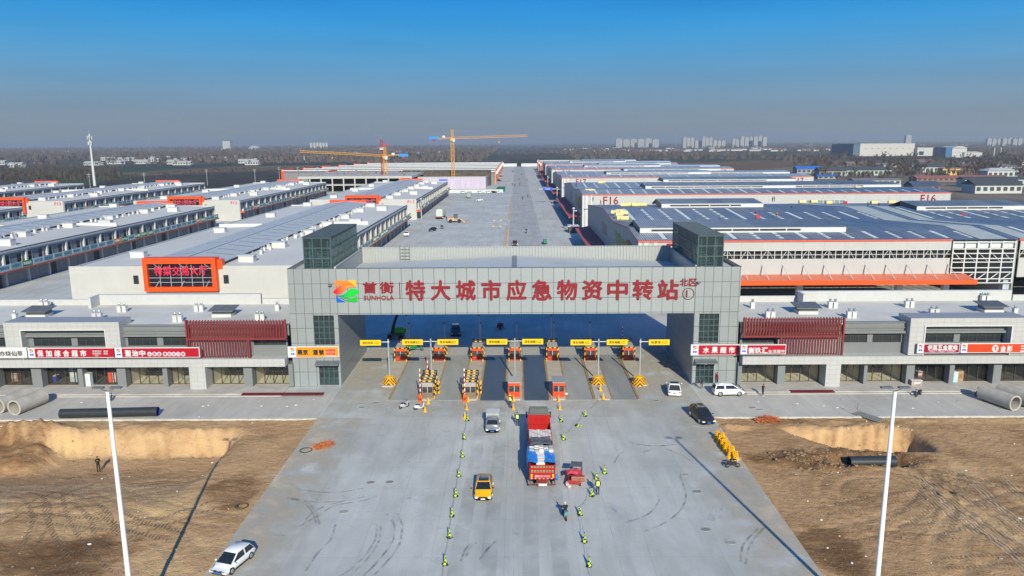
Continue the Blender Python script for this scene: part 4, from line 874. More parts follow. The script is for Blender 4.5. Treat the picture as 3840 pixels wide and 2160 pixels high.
def shed(label, x0, x1, y0, L, num=None, ribs=.46, front='plain', left=True, group="big blue-roofed sheds right of the avenue", z=0., pale=None, mon=True, mons=None):
    s = thing("market_shed", label, "market shed", (x0, y0, z), 0, group); Wd = x1 - x0
    B = lambda mb, n, m, p=s: mb.build(n, m, p)
    # roof sheets with real ribs running down the slopes
    prof = []; x = 0.
    while x < Wd - .3:
        prof += [(x, 0), (x + ribs * .55, 0), (x + ribs * .62, .13), (x + ribs * .93, .13)]; x += ribs
    prof.append((Wd, 0)); ys = [0.] + [p[0] * L / 105. for p in PROF[1:]]; zs = [p[1] for p in PROF]
    if ribs > 2: prof = [(0, 0), (Wd, 0)]
    rb = MB(); n = len(prof)
    vs = [(p[0], y, zz + p[1]) for y, zz in zip(ys, zs) for p in prof]
    rb._add(vs, [(k * n + i, k * n + i + 1, (k + 1) * n + i + 1, (k + 1) * n + i) for k in range(len(ys) - 1) for i in range(n - 1)])
    rf = B(rb, "roof", RIB if ribs < 2 else RIBF)
    w = MB()
    if left: w.prism([(0, 0)] + list(zip(ys, [q - .02 for q in zs])) + [(L, 0)], 'yz', 0, .3); B(w, "side_wall", SHY)
    B(MB().prism([(0, 0)] + list(zip(ys, [q - .02 for q in zs])) + [(L, 0)], 'yz', Wd - .3, Wd), "side_wall", SHY)
    B(MB().box(.3, Wd - .3, L - .3, L, 0, zs[-1] - .05), "rear_wall", SHW)
    zb = 5.6 if front == 'band' else 0
    xe = 60.5 if front == 'band' else Wd - .3
    if front == 'band':
        B(MB().box(.31, xe, -.02, .25, zb, 9.3).box(.31, xe, -.02, .25, 11.1, SH - .1), "front_wall", SHW)
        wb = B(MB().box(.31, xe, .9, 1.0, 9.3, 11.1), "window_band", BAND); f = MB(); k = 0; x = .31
        while x < xe:
            f.box(x - .06, x + .06, -.05, .1, 9.3, 11.1)
            if k % 3 == 0: f.cyl((x + .1, .35, 9.35), (x + 1.2, .35, 11.05), .07, n=5)
            if k % 3 == 1: f.cyl((x + 1.2, .5, 9.35), (x + .2, .5, 11.05), .06, n=5)
            x += 1.31; k += 1
        f.box(.31, xe, -.07, -.052, 9.28, 9.42).box(.31, xe, -.07, -.052, 10.15, 10.25).box(.31, xe, -.07, -.052, 11.0, 11.12); B(f, "window_frame", STW, wb)
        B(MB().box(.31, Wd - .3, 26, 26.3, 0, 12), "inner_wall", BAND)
        cn = MB(); cn.mat(0).prism([(-.05, 6.35), (-3.9, 5.75), (-3.9, 5.6), (-.05, 6.2)], 'yz', 2.0, xe + 3.2); cn.mat(1).box(2.0, xe + 3.2, -4.3, -3.9, 5.0, 5.85)
        B(cn, "orange_canopy", [CANT, CANO])
        x = 4.2
        while x < xe:
            t = MB().cyl((x, -.1, 8.2), (x + .3, -3.6, 5.9), .07, n=5).cyl((x, -.1, 8.3), (x - .3, -1.2, 6.2), .05, n=5); B(t, "canopy_brace", STW); x += 4.0
        for cx in (5.2, 12.3, 32, 51.5, 60.6): B(MB().box(cx - .55, cx + .55, .3, 1.4, 0, zb), "column", STW)
        g = MB()                                          # unclad end bay
        for i in range(6): xx = xe + .4 + i * 2.4; g.box(xx - .12, xx + .12, -.1, .15, 4.4, SH - .2)
        for zz in (4.5, 5.3, 6.6, 7.5, 8.6, 9.3, 10.3, 11.2, 12.5): g.box(xe + .3, xe + 12.4, -.14, -.102, zz - .1, zz + .1)
        for i in range(5):
            xx = xe + .4 + i * 2.4; g.cyl((xx, .3, 4.6), (xx + 2.4, .3, 6.5), .1, n=5); g.cyl((xx + 2.4, .32, 8.6), (xx, .32, 10.9), .08, n=5)
        B(g, "steel_frame", STW); B(MB().box(xe + .3, xe + 12.4, .35, .4, 11.3, 12.6), "ribbed_panel", pbr("pale_ribbed_panel", (.55, .60, .58), .5)); B(MB().box(xe + 11.2, xe + 12.6, .5, 1.7, 0, 5.), "column", pbr("bluish_column", (.40, .43, .48), .6))
    else:
        B(MB().box(.31, xe, -.02, .3, 0, SH - .1), "front_wall", SHW)
        B(MB().box(.6, xe - .4, -.9, -.03, 7.9, 8.3), "front_ledge", pbr("ledge_grey_white", (.44, .45, .46), .6))
        for x in (Wd * .19, Wd * .595): 
            p = B(MB().box(x, x + (8 if x < 40 else 16), -.06, -.03, 8.8, 10.6), "window", pbr("shed_window_grey", (.22, .24, .25), .3)); f = MB()
            for i in range(9): xx = x + (8 if x < 40 else 16) * i / 8; f.box(xx - .12, xx + .12, -.12, -.062, 8.7, 10.7)
            f.box(x, x + (8 if x < 40 else 16), -.14, -.122, 8.7, 8.9).box(x, x + (8 if x < 40 else 16), -.14, -.122, 10.5, 10.7); B(f, "window_frame", STW, p)
    B(MB().box(-.1, xe + (0 if front != 'band' else 0), -.25, .1, SH - .1, SH + .18), "roof_trim", TRIM)
    if left:
        m = MB()
        for (a, b), (c, d) in zip(zip(ys, zs), zip(ys[1:], zs[1:])): m.prism([(a, b - .1), (c, d - .1), (c, d + .2), (a, b + .2)], 'yz', -.12, -.001)
        B(m, "verge_trim", pbr("faded_red_verge", (.42, .16, .13), .6))
        c = MB(); c.prism([(0, 5.0), (-4.2, 4.2), (-4.2, 4.05), (0, 4.85)], 'xz', 6, L - 4); yy = 7
        while yy < L - 5: c.prism([(0, 5.08), (-4.2, 4.28), (-4.2, 4.2), (0, 5.0)], 'xz', yy, yy + .16); yy += 2.3
        B(c, "red_canopy", CANR); B(MB().box(-4.45, -4.2, 6, L - 4, 3.8, 4.35), "canopy_edge", pbr("faded_canopy_edge", (.40, .16, .14), .6))
        for k in range(5): B(MB().box(-.06, 0, 52 + k * 2.4, 53.2 + k * 2.4, 7.6, 10.6), "side_window", pbr("side_window_dark", (.04, .03, .04), .3))
        B(MB().box(-.06, 0, L - 9, L - 7, 9.6, 11.0), "side_window", MATS["side_window_dark"])
        for k in range(9): B(MB().box(-.05, 0, 9 + k * 10., 15 + k * 10., .1, 3.6), "doorway", DOORD)
        for xx, ww in ((-.05, .55), (1.0, .9), (2.9, .7)): B(MB().box(xx, xx + ww, -.34, -.26, 0, SH - .15), "downpipe", STW)
        mural = ((4, 20, 6.2, 12.2, (.27, .10, .07)), (10, 27, 6, 11.4, (.31, .24, .10)), (20, 34, 6.6, 11.8, (.27, .30, .10)), (30, 36, 9.6, 11.6, (.29, .31, .13)))
        for k, (a, b, c_, d, col) in enumerate(mural):
            r3 = random.Random(k); pts = [((a + b) / 2 + (b - a) / 2 * r3.uniform(.7, 1) * cos(t * pi / 8), (c_ + d) / 2 + (d - c_) / 2 * r3.uniform(.7, 1) * sin(t * pi / 8)) for t in range(16)]
            B(MB().prism(pts, 'yz', -.004 - k * .003, -.001 - k * .003), "painted_patch", pbr("mural_tone_%d" % k, col, .7, var=.12, scale=.3))
    if num:
        for xa in (13.6 if front == 'plain' else 11.5, Wd - 5.):
            if front == 'band' and xa > 30: continue
            t = MB(); text(t, num, xa - 6, xa - .5, 9.4, 12.3 if front == 'plain' else 12.5, -.06, .02, .05); B(t, "hall_number", RED)
    # raised vent monitors along the roof
    if mon:
        for (u0, u1, yv) in mons or (((.19, .62, 15), (.47, .99, 33), (.31, .75, 62)) if front != 'band' else ((.02, .59, 7.5), (.22, .60, 62))):
            a, b = Wd * u0, Wd * u1; yv = yv * L / 105.; zz = zprof(yv, L) + .1; zt = zz + 1.0
            m = MB(); m.mat(0).box(a, b, yv, yv + .12, zz, zt).mat(1).box(a + 2.2, b - (b - a) * .22, yv - .03, yv, zz + .35, zz + .75)
            k = a + 2.2
            while k < b - (b - a) * .22: m.mat(0).box(k - .12, k + .12, yv - .06, yv - .03, zz + .3, zz + .8); k += 5.5
            m.mat(0).box(a, a + .1, yv + .12, yv + 8, zz, zt - .05)
            m.mat(2).quad((a, yv, zt), (b, yv, zt), (b, yv + 9, zt + .75), (a, yv + 9, zt + .75)); k = a
            m.mat(3).quad((a - .02, yv, zz), (a - .02, yv, zt), (a - .02, yv + 9, zt + .75), (a - .02, yv + 9, zz))
            while k < b and ribs < 2: m.mat(2).prism([(yv, zt + .01), (yv + 9, zt + .76), (yv + 9, zt + .88), (yv, zt + .13)], 'yz', k, k + .16); k += ribs
            m.mat(2).quad((a, yv + 9, zt + .75), (b, yv + 9, zt + .75), (b, yv + 16, zz - .2), (a, yv + 16, zz - .2))
            B(m, "roof_monitor", [STW, BAND, RIB, SLATE])
    # skylight strips
    spans = [(0, 1), (2, 3)]; x = 5.; k = 0
    while x < Wd - 6:
        for (i, j) in spans:
            y_a, y_b = ys[i] + (ys[j] - ys[i]) * .12, ys[i] + (ys[j] - ys[i]) * (.92 if x < Wd * .5 else .62)
            zf = lambda y: zprof(y, L) + .15
            m = MB(); seg = 5 if k % 3 else 1; 
            for q in range(seg):
                ya = y_a + (y_b - y_a) * q / seg; yb = y_a + (y_b - y_a) * (q + (1. if seg == 1 else .72)) / seg
                m.quad((x, ya, zf(ya)), (x + .85, ya, zf(ya)), (x + .85, yb, zf(yb)), (x, yb, zf(yb)))
            B(m, "skylight", SKYL, rf)
        x += 4.6 if ribs < 2 else 9; k += 1
    if pale:
        for (xa, xb) in pale:
            for i in range(4):
                B(MB().quad((xa, ys[i], zs[i] + .18), (xb, ys[i], zs[i] + .18), (xb, ys[i + 1], zs[i + 1] + .18), (xa, ys[i + 1], zs[i + 1] + .18)), "pale_sheet", pbr("pale_roof_sheet", (.40, .42, .40), .5, var=.1, scale=.5), rf)
    return s
shed("nearest big shed with a bright orange canopy and glazed window band above it", 23.5, 96.8, 145, 105, "F15", .46, 'band', pale=[(66, 71.5)])
shed("dark blue-roofed shed continuing to the right edge behind the steel frame bay", 97.0, 200, 145, 105, None, .46, 'band', left=False, pale=[(.5, 4)], mons=((.08, .36, 54), (.45, .9, 12)))
shed("second shed back with F16 painted at both ends of its white front", 24, 158.5, 277, 108, "F16", .6)
shed("third shed back with F17 painted on its white front", 24.3, 160, 410, 105, "F17", 9.)
shed("fourth shed back, its thin white front edge just above the F17 shed", 24.6, 153, 537, 104, "F18", 9.)
shed("fifth shed back, far down the right side of the avenue", 25, 140, 662, 84, "F19", 9.)
# row of narrow long halls at the far left end and three at the far right, white roofs and coral gables
WRF = pbr("white_metal_roof", (.60, .60, .59), .5, var=.03, scale=.2)
COR = pbr("coral_gable", (.60, .22, .15), .55, var=.06)
def long_hall(label, x0, x1, y0, wid, zt, group, gable=True, orange_left=True):
    s = thing("long_hall", label, "warehouse hall", ((x0 + x1) / 2, y0, 0), 0, group); W = dict(parent=s, world=True)
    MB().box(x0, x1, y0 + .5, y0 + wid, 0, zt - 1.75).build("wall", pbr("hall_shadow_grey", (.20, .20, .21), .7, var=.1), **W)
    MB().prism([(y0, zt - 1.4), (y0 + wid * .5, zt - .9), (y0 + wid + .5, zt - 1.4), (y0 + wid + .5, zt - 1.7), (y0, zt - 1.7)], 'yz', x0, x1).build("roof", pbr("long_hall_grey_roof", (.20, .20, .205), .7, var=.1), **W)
    MB().box(x0, x1, y0 - .3, y0 - .01, zt - .75, zt).build("white_fascia", WRF, **W)
    r = MB()
    for k in range(7): xx = x0 + (x1 - x0) * (k + .5) / 7; r.cyl((xx, y0 + .6, zt - 1.4), (xx, y0 + .6, zt + .5), .5, n=8)
    r.build("ridge_vent", STEEL, **W)
    e = x1 if orange_left else x0
    MB().box(min(e, e + (1.2 if orange_left else -1.2)), max(e, e + (1.2 if orange_left else -1.2)), y0 - .8, y0 + wid + .8, 0, zt + .4).build("gable", COR, **W)
    MB().cyl((e + (1.2 if orange_left else -1.2), y0 + .2, zt - 1.2), (e + (1.2 if orange_left else -1.2), y0 - .2, zt - 1.2), 1.3, n=16).build("round_sign", pbr("round_sign_white", (.75, .7, .68), .5), **W)
    e2 = x0 if orange_left else x1
    MB().box(e2 - 1, e2 + 1, y0, y0 + wid, 0, zt + .8).build("gable_cap", ORG, **W)
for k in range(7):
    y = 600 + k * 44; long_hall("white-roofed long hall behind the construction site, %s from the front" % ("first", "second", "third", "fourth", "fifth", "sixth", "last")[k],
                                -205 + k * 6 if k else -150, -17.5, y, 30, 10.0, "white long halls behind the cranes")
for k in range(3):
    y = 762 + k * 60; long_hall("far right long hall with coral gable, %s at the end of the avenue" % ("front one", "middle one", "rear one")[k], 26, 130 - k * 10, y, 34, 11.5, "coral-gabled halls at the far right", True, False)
# ------------------------------------------------------------------ toll plaza
YEL = pbr("safety_yellow", (.78, .42, .01), .45, var=.06)
BLK = pbr("safety_black", (.02, .02, .022), .5)
BRED = pbr("booth_orange_red", (.66, .07, .022), .4, var=.05)
BDRD = pbr("booth_deep_red", (.34, .03, .02), .45, var=.08)
BROOF = pbr("booth_roof_beige", (.40, .39, .36), .7, var=.08, dirt=.3)
ISLE = pbr("island_concrete", (.43, .39, .335), .9, var=.08, scale=.7, dirt=.2)
TAN = pbr("rusty_tan_rail", (.36, .25, .12), .7, var=.25, scale=2)
BGL = glass("booth_glass", (.35, .38, .4), .6, .03)
TREAD = pbr("dark_maroon_stripe", (.09, .012, .01), .5)
YB = [YEL, BLK]
def stripes(mb, p, q, w, seg=.42, a=0, b=1):
    p = Vector(p); q = Vector(q); L = (q - p).length; n = max(1, round(L / seg))
    for i in range(n):
        u = p.lerp(q, i / n); v = p.lerp(q, (i + 1) / n); mb.mat(a if i % 2 == 0 else b)
        d = (q - p); h = w / 2
        lo = [min(u[k], v[k]) - (0 if abs(d[k]) > 1e-6 else h) for k in range(3)]; hi = [max(u[k], v[k]) + (0 if abs(d[k]) > 1e-6 else h) for k in range(3)]
        mb.box(lo[0], hi[0], lo[1], hi[1], lo[2], hi[2])
    return mb
IX = [-17.43, -11.72, -6.05, -.45, 5.15, 10.8, 16.45]
ORD = ["leftmost", "second from left", "third from left", "middle", "third from right", "second from right", "rightmost"]
for i, x in enumerate(IX):
    ya = 96.0 if i in (0, 6) else 90.55
    m = MB().prism([(x - 1.0, ya + .5), (x - .7, ya), (x + .7, ya), (x + 1.0, ya + .5), (x + 1.0, 110), (x + .7, 111), (x - .7, 111), (x - 1.0, 110)], 'xy', 0, .16)
    struct(m.build("traffic_island", ISLE))
DECKS = [(-16.2, -13.0), (-10.5, -7.35), (-4.78, -1.72), (.78, 3.86), (6.4, 9.45), (12.0, 15.08)]
DM = [pbr("deck_grey", (.31, .315, .30), .8, var=.15, scale=.5, dirt=.4, stretch=(1, .25, 1)), pbr("deck_steel_blue", (.085, .11, .15), .5, .2, var=.14, scale=.5, stretch=(1, .25, 1)), pbr("deck_dark", (.25, .255, .25), .8, var=.2, scale=.5, dirt=.4, stretch=(1, .25, 1))]
for i, (a, b) in enumerate(DECKS):
    nm = ["pale grey weighbridge deck farthest left", "grey weighbridge deck second from the left", "steel blue weighbridge deck on the left", "steel blue weighbridge deck on the right", "grey weighbridge deck second from the right", "streaky dark grey weighbridge deck farthest right"][i]
    t = thing("weighbridge", nm, "weighbridge", ((a + b) / 2, 90.5, 0), 0, "weighbridge decks in the toll lanes"); W = dict(parent=t, world=True)
    MB().box(a, b, 90.5, 111, .01, .05).build("deck", DM[[0, 0, 1, 1, 0, 2][i]], **W)
    for xx in (a - .32, b + .06):
        r = MB().box(xx, xx + .1, 90.6, 110.5, .0, .12).box(xx + .16, xx + .26, 90.6, 110.5, .0, .12)
        k = 90.8
        while k < 110: r.box(xx + .1, xx + .16, k, k + .12, .02, .10); k += .4
        r.build("guide_rail", TAN, **W)
    MB().quad((a, 111, .03), (b, 111, .03), (b, 115.6, .012), (a, 115.6, .012)).build("ramp", pbr("pale_ramp", (.40, .38, .34), .9, var=.06), **W)
def booth_body(t, w, d, h, low, top, glassy=True, roof=BROOF, y0=0.):
    W = dict(parent=t); hw = w / 2
    b = MB(); b.mat(0).box(-hw, hw, y0, y0 + d, 0, .72); 
    for k in range(3): b.box(-hw + .03, hw - .03, y0 - .035, y0 - .001, .10 + k * .2, .20 + k * .2)
    b.mat(1).box(-hw, hw, y0, y0 + d, 1.48, h)
    for sx in (-1, 1):
        for yy in (y0, y0 + d - .1): b.mat(0).box(min(sx * hw, sx * (hw - .1)), max(sx * hw, sx * (hw - .1)), yy, yy + .1, .72, 1.48)
    b.build("booth_body", [low, top], **W)
    g = MB().box(-hw + .03, hw - .03, y0 + .03, y0 + d - .03, .72, 1.48).build("booth_window", BGL, **W)
    MB().box(-.03, .03, y0 + .0, y0 + .028, .72, 1.48).build("window_bar", STW, g)
    i = MB(); i.mat(0).box(-hw + .2, hw - .3, y0 + .5, y0 + 1.2, .73, .86).mat(1).box(-.1, .35, y0 + .4, y0 + .46, .86, 1.2).mat(1).box(-.6, -.25, y0 + .9, y0 + 1.0, .86, 1.1).mat(2).box(-.5, .1, y0 + d - .3, y0 + d - .2, .75, 1.4)
    i.build("desk", [pbr("desk_wood", (.2, .14, .09), .6), pbr("paper_white", (.7, .7, .72), .6), pbr("seat_blue", (.08, .10, .16), .7)], **W)
    MB().box(-hw - .06, hw + .06, y0 - .08, y0 + d + .08, h, h + .09).build("booth_roof", roof, **W)
def cage(t, w, y0, y1, h, bars, name="guard_cage"):
    m = MB(); hw = w / 2
    for sx in (-hw, hw):
        for yy in (y0, (y0 + y1) / 2, y1): stripes(m, (sx, yy, 0), (sx, yy, h), .12, .42)
        m.mat(1).box(sx - .05, sx + .05, y0, y1, h - .1, h); m.box(sx - .04, sx + .04, y0, y1, h * .45, h * .45 + .07)
    for k in range(bars):
        yy = y0 + (y1 - y0) * k / (bars - 1); stripes(m, (-hw, yy, h - .05), (hw, yy, h - .05), .13, .37, 1, 0)
    for zz in (h + .28,): stripes(m, (-hw, y1, zz), (hw, y1, zz), .13, .37, 1, 0)
    m.mat(1).box(-hw - .05, -hw + .05, y1 - .05, y1 + .05, h, h + .34).box(hw - .05, hw + .05, y1 - .05, y1 + .05, h, h + .34)
    return m.build(name, YB, t)
rg = "red booths in the rear row of the toll plaza"
for i, x in enumerate(IX):
    t = thing("toll_booth", "red toll booth in a yellow and black cage, %s in the rear row" % ORD[i], "toll booth", (x, 107.75, .16), 0, rg)
    booth_body(t, 1.42, 2.6, 1.98, BDRD, BRED); cage(t, 1.72, -.16, 3.6, 2.05, 5)
    MB().box(-.7, -.2, -.06, -.036, .40, .52).box(-.7, -.3, -.06, -.036, .16, .28).build("reflector_panel", BRED, t)
for x, lab in ((-11.5, "brown-based booth in a striped cage with a raised barrier, left exit lane"), (-6.05, "brown-based booth in a striped cage with a raised barrier, right exit lane")):
    t = thing("exit_booth", lab, "toll booth", (x, 91.1, .16), 0, "caged booths at the exit lanes")
    booth_body(t, 1.4, 2.4, 1.95, pbr("booth_brown", (.20, .15, .11), .6, var=.15), pbr("booth_beige", (.34, .32, .29), .6)); cage(t, 1.78, -.2, 3.2, 2.35, 4)
    m = MB(); stripes(m, (1.25, 1.8, 0), (1.25, 1.8, 1.5), .16, .3); stripes(m, (1.25, 2.5, 0), (1.25, 2.5, 1.5), .16, .3); m.mat(0).box(1.19, 1.3, 1.9, 2.4, .3, 1.2); m.build("bumper_post", [YEL, TREAD], t)
for x, lab in ((-.48, "orange-red booth with a beige roof, behind the officer at the middle lane"), (5.17, "orange-red booth with a grey roof, right of the truck lane")):
    t = thing("front_booth", lab, "toll booth", (x, 91.3, .16), 0, "red booths at the front of the toll lanes")
    booth_body(t, 1.5, 2.5, 1.9, BRED, BRED, roof=BROOF if x < 0 else pbr("booth_roof_grey", (.27, .29, .31), .6, var=.06))
    if x > 0: MB().box(.8, 1.15, .1, .5, .25, .5).build("ticket_box", WHITE, t)
BORG = pbr("barrier_orange", (.80, .12, .01), .4)
for x, y, lab in ((-12.24, 89.9, "raised red and white barrier arm on an orange post, left exit lane"), (-6.68, 89.95, "raised red and white barrier arm on an orange post, right exit lane")):
    t = thing("barrier_gate", lab, "barrier gate", (x, y, 0), 0, "raised barrier arms")
    MB().box(-.19, .19, -.17, .17, 0, .95).box(-.21, .21, -.19, .19, .95, 1.0).build("cabinet", BORG, t)
    m = MB(); stripes(m, (-.02, .23, .75), (-.02, .23, 4.35), .11, .33); m.build("barrier_arm", [pbr("arm_white", (.75, .75, .75), .5), pbr("arm_red", (.6, .02, .02), .5)], t)
    MB().box(-.14, .14, -.175, -.171, .3, .7).build("warning_plate", BDRD, t)
t = thing("barrier_gate", "thin raised barrier arm standing behind the left exit booth", "barrier gate", (-11.95, 95.3, .16), 0, "raised barrier arms")
MB().box(-.17, .17, -.15, .15, 0, .9).build("cabinet", WHITE, t); m = MB(); stripes(m, (-.0, .2, .7), (-.0, .2, 4.0), .1, .33); m.build("barrier_arm", [MATS["arm_white"], MATS["arm_red"]], t)
# sign posts over the lanes
SPOLE = pbr("sign_pole_grey", (.42, .45, .48), .4, .4, var=.06)
SGY = pbr("sign_yellow", (.88, .52, .0), .45, var=.03); SGT = pbr("sign_text_black", (.03, .025, .01), .5)
posts = [(-17.46, 98.0, [(-21.28, -18.4, "非机动车入口")], "far left post with one yellow non-motor-vehicle entrance board"),
         (-11.75, 98.2, [(-15.62, -12.77, "货车地磅出口"), (-10.87, -7.98, "货车地磅出口")], "post with two yellow truck weighbridge exit boards"),
         (-.41, 98.2, [(-4.24, -1.37, "货车地磅入口"), (.57, 3.47, "货车地磅入口")], "post with two yellow truck entrance boards behind the middle booth"),
         (10.86, 97.7, [(7.05, 9.92, "货车地磅入口"), (11.89, 14.75, "货车地磅入口")], "post with two yellow truck entrance boards on a striped barrel, right of middle"),
         (16.44, 97.6, [(17.5, 20.35, "私家车入口")], "far right post with one yellow private car entrance board")]
for x, y, bs, lab in posts:
    t = thing("sign_post", lab, "lane sign", (x, y, .1), 0, "yellow lane signs on tall posts"); W = dict(parent=t, world=True)
    zc = 5.62
    MB().cyl((x, y, .1), (x, y, 6.1), .12, .10, 10).build("pole", SPOLE, **W)
    for a, b, s in bs:
        ex = b if b < x else a
        MB().cyl((x, y, zc + .08), (ex, y, zc + .08), .06, n=8).ell((x, y, zc + .08), .17, 8, 5).build("arm", STW, **W)
        bd = MB(); bd.mat(0).box(a, b, y - .06, y + .06, zc - .42, zc + .42).mat(1).box(a + .05, b - .05, y - .085, y - .061, zc - .37, zc + .37)
        bd.mat(2); text(bd, s, a + .35, b - .35, zc - .19, zc + .19, y - .087, .025, .02); bd.build("sign_board", [pbr("sign_edge_dark", (.06, .05, .03), .5), SGY, SGT], **W)
for x, y, lab in ((-17.3, 97.2, "leftmost"), (10.74, 96.85, "middle"), (16.25, 96.8, "rightmost")):
    t = thing("crash_barrel", "yellow crash barrel with dark chevrons, %s of three at the sign posts" % lab, "crash barrel", (x, y, 0), 0, "striped crash barrels")
    m = MB(); n = 52
    for (r0, r1, z0, z1) in ((.98, .95, 0, .38), (.82, .77, .39, 1.05)):
        for j in range(8):
            za, zb = z0 + (z1 - z0) * j / 8, z0 + (z1 - z0) * (j + 1) / 8; ra, rb_ = r0 + (r1 - r0) * j / 8, r0 + (r1 - r0) * (j + 1) / 8
            for i in range(n):
                a0, a1 = 2 * pi * i / n, 2 * pi * (i + 1) / n; fr_ = abs(((a0 + a1) / 2 - 1.5 * pi + pi) % (2 * pi) - pi)
                m.mat(int((fr_ * .85 + (za + zb) * .42) / .21) % 2)
                m.quad((ra * cos(a0), ra * sin(a0), za), (ra * cos(a1), ra * sin(a1), za), (rb_ * cos(a1), rb_ * sin(a1), zb), (rb_ * cos(a0), rb_ * sin(a0), zb))
    n = 28
    m.mat(0); m.quad(*[(.95 * cos(2 * pi * i / n), .95 * sin(2 * pi * i / n), .375) for i in range(n)]); m.quad(*[(.77 * cos(2 * pi * i / n), .77 * sin(2 * pi * i / n), 1.05) for i in range(n)])
    m.build("barrel_body", [YEL, TREAD], t); MB().cyl((0, 0, 1.05), (0, 0, 1.12), .5, .4, 16).build("barrel_cap", YEL, t)
# slim posts behind the booths
GP = pbr("slim_post_white", (.50, .52, .55), .5)
for k, (px, py, Y, r) in enumerate(((510, 225, 113, .06), (778, 222, 113, .06), (1050, 220, 113, .06), (1325, 220, 113, .06), (1605, 216, 113, .06), (1878, 216, 113, .06), (490, 165, 116.3, .07), (1040, 165, 116.3, .07), (1585, 165, 116.3, .07))):
    q = pt(1280 + A(px), 1100 + A(py), Y); t = thing("camera_post", "slim pale post rising behind the rear booths, in the gate's shadow", "post", (q.x, Y, 0), 0, "slim pale posts behind the rear booths")
    MB().cyl((0, 0, 0), (0, 0, q.z), r, r * .8, 8).build("pole", GP, t); MB().box(-.12, .12, -.35, .05, q.z - .1, q.z + .05).build("camera", DGREY, t)
q = pt(1280 + A(2122), 1100 + A(248), 113); t = thing("barrier_gate", "black and white striped arm raised behind the rightmost rear booth", "barrier gate", (q.x, 113, 0), 0, "raised barrier arms")
m = MB(); stripes(m, (0, 0, .7), (0, 0, q.z), .12, .3); m.build("barrier_arm", [MATS["arm_white"], BLK], t); MB().box(-.16, .16, -.14, .14, 0, .9).build("cabinet", WHITE, t)

# ------------------------------------------------------------------ cones and striped water barriers
LIME = pbr("cone_lime", (.55, .80, .03), .5, var=.05); CBLK = pbr("cone_black", (.022, .024, .02), .6); CYEL = pbr("cone_yellow", (.85, .42, .0), .5, var=.05)
def cone_mesh(root, mats, kind):
    MB().box(-.19, .19, -.19, .19, 0, .05).build("cone_base", mats[1], root)
    m = MB(); n = 12; zs = [.05, .19, .33, .47, .61, .72]; R = lambda z: .155 - (.155 - .03) * (z - .05) / .67
    for k in range(5):
        for i in range(n):
            a0, a1 = 2 * pi * i / n, 2 * pi * (i + 1) / n; m.mat((k + (i // 3 if kind == 'stripe' else 0)) % 2 if kind == 'stripe' else 0)
            tw = .28 if kind == 'stripe' else 0
            f = lambda a, z, q: (R(z) * cos(a + q * tw), R(z) * sin(a + q * tw), z)
            m.quad(f(a0, zs[k], k), f(a1, zs[k], k), f(a1, zs[k + 1], k + 1), f(a0, zs[k + 1], k + 1))
    m.mat(1).cyl((0, 0, .72), (0, 0, .78), .03, .025, 8); m.build("cone_body", mats, root)
    return root
greenL = [(-5.96, 83.59), (-5.96, 78.02), (-5.81, 73.21), (-5.83, 68.61), (-5.8, 64.38), (-5.82, 60.61), (-5.72, 57.01), (-5.7, 52.95)]
greenR = [(5.04, 83.15), (4.98, 77.73), (7.97, 84.85), (8.47, 69.16), (7.52, 67.87), (6.75, 64.33), (5.35, 60.78), (5.34, 56.25), (5.39, 52.69)]
yelC = [(-11.22, 89.5), (-11.27, 86.55), (-6.29, 90.1), (-6.29, 87.27), (-6.3, 84.2), (-.56, 90.3), (-.58, 87.21), (-.15, 84.2), (5.09, 90.1), (5.07, 87.15), (10.73, 93.66), (10.76, 90.43)]
def nth(i, n, words=("nearest the camera", "second from the camera", "third from the camera", "fourth from the camera", "fifth from the camera", "sixth from the camera", "seventh from the camera", "eighth from the camera")): return words[i]
gl = thing("traffic_cone", "", "traffic cone", (0, 0, 0)); cone_mesh(gl, [LIME, CBLK], 'stripe')
placed = False
for i, (x, y) in enumerate(greenL):
    lab = "lime and black striped cone in the left-hand row, %s" % nth(len(greenL) - 1 - i, 8)
    if i == 0: gl.location = (x, y, 0); gl['label'] = lab; gl['group'] = "lime and black cones on the forecourt"; gl.scale = (1.12,) * 3; reg(gl)
    else: dup(gl, (x, y, 0), rnd.uniform(0, 6), lab)
gr = ["just right of the truck's cab", "right of the cargo truck beside its white stack", "on the curving cord right of the truck lane", "right of the cargo tricycle, farther one", "beside the standing officer's shoulder", "in front of the standing officer",
      "third from the camera in the right-hand row", "second from the camera in the right-hand row", "nearest the camera in the right-hand row"]
for (x, y), s in zip(greenR, gr): dup(gl, (x, y, 0), rnd.uniform(0, 6), "lime and black striped cone " + s)
f = dup(gl, (6.69, 81.57, .12), 1.1, "dark cone knocked over, lying on its side between two cones"); f.rotation_euler = (radians(80), 0, 1.1)
yc = thing("traffic_cone", "", "traffic cone", (0, 0, 0)); cone_mesh(yc, [CYEL, CYEL], 'plain'); yc.scale = (1.1,) * 3
yl = ["beside the left barrier post", "by the parked motorbikes at the left lanes", "beside the right barrier post", "second in the left cone row, below the barrier", "third in the left cone row, next to a lime cone", "below the middle red booth", "at the officer's feet near the middle booth", "near the officer beside the truck cab",
      "below the right red booth", "right of the truck's cab, second below the booth", "on the island in front of the middle barrel", "at the tip of the island where the cord starts"]
for i, ((x, y), s) in enumerate(zip(yelC, yl)):
    lab = "plain yellow cone " + s
    if i == 0: yc.location = (x, y, 0); yc['label'] = lab; yc['group'] = "yellow cones by the toll islands"; reg(yc)
    else: dup(yc, (x, y, .16 if i > 9 else 0), rnd.uniform(0, 6), lab)
CORD = pbr("cord_grey", (.32, .29, .25), .8)
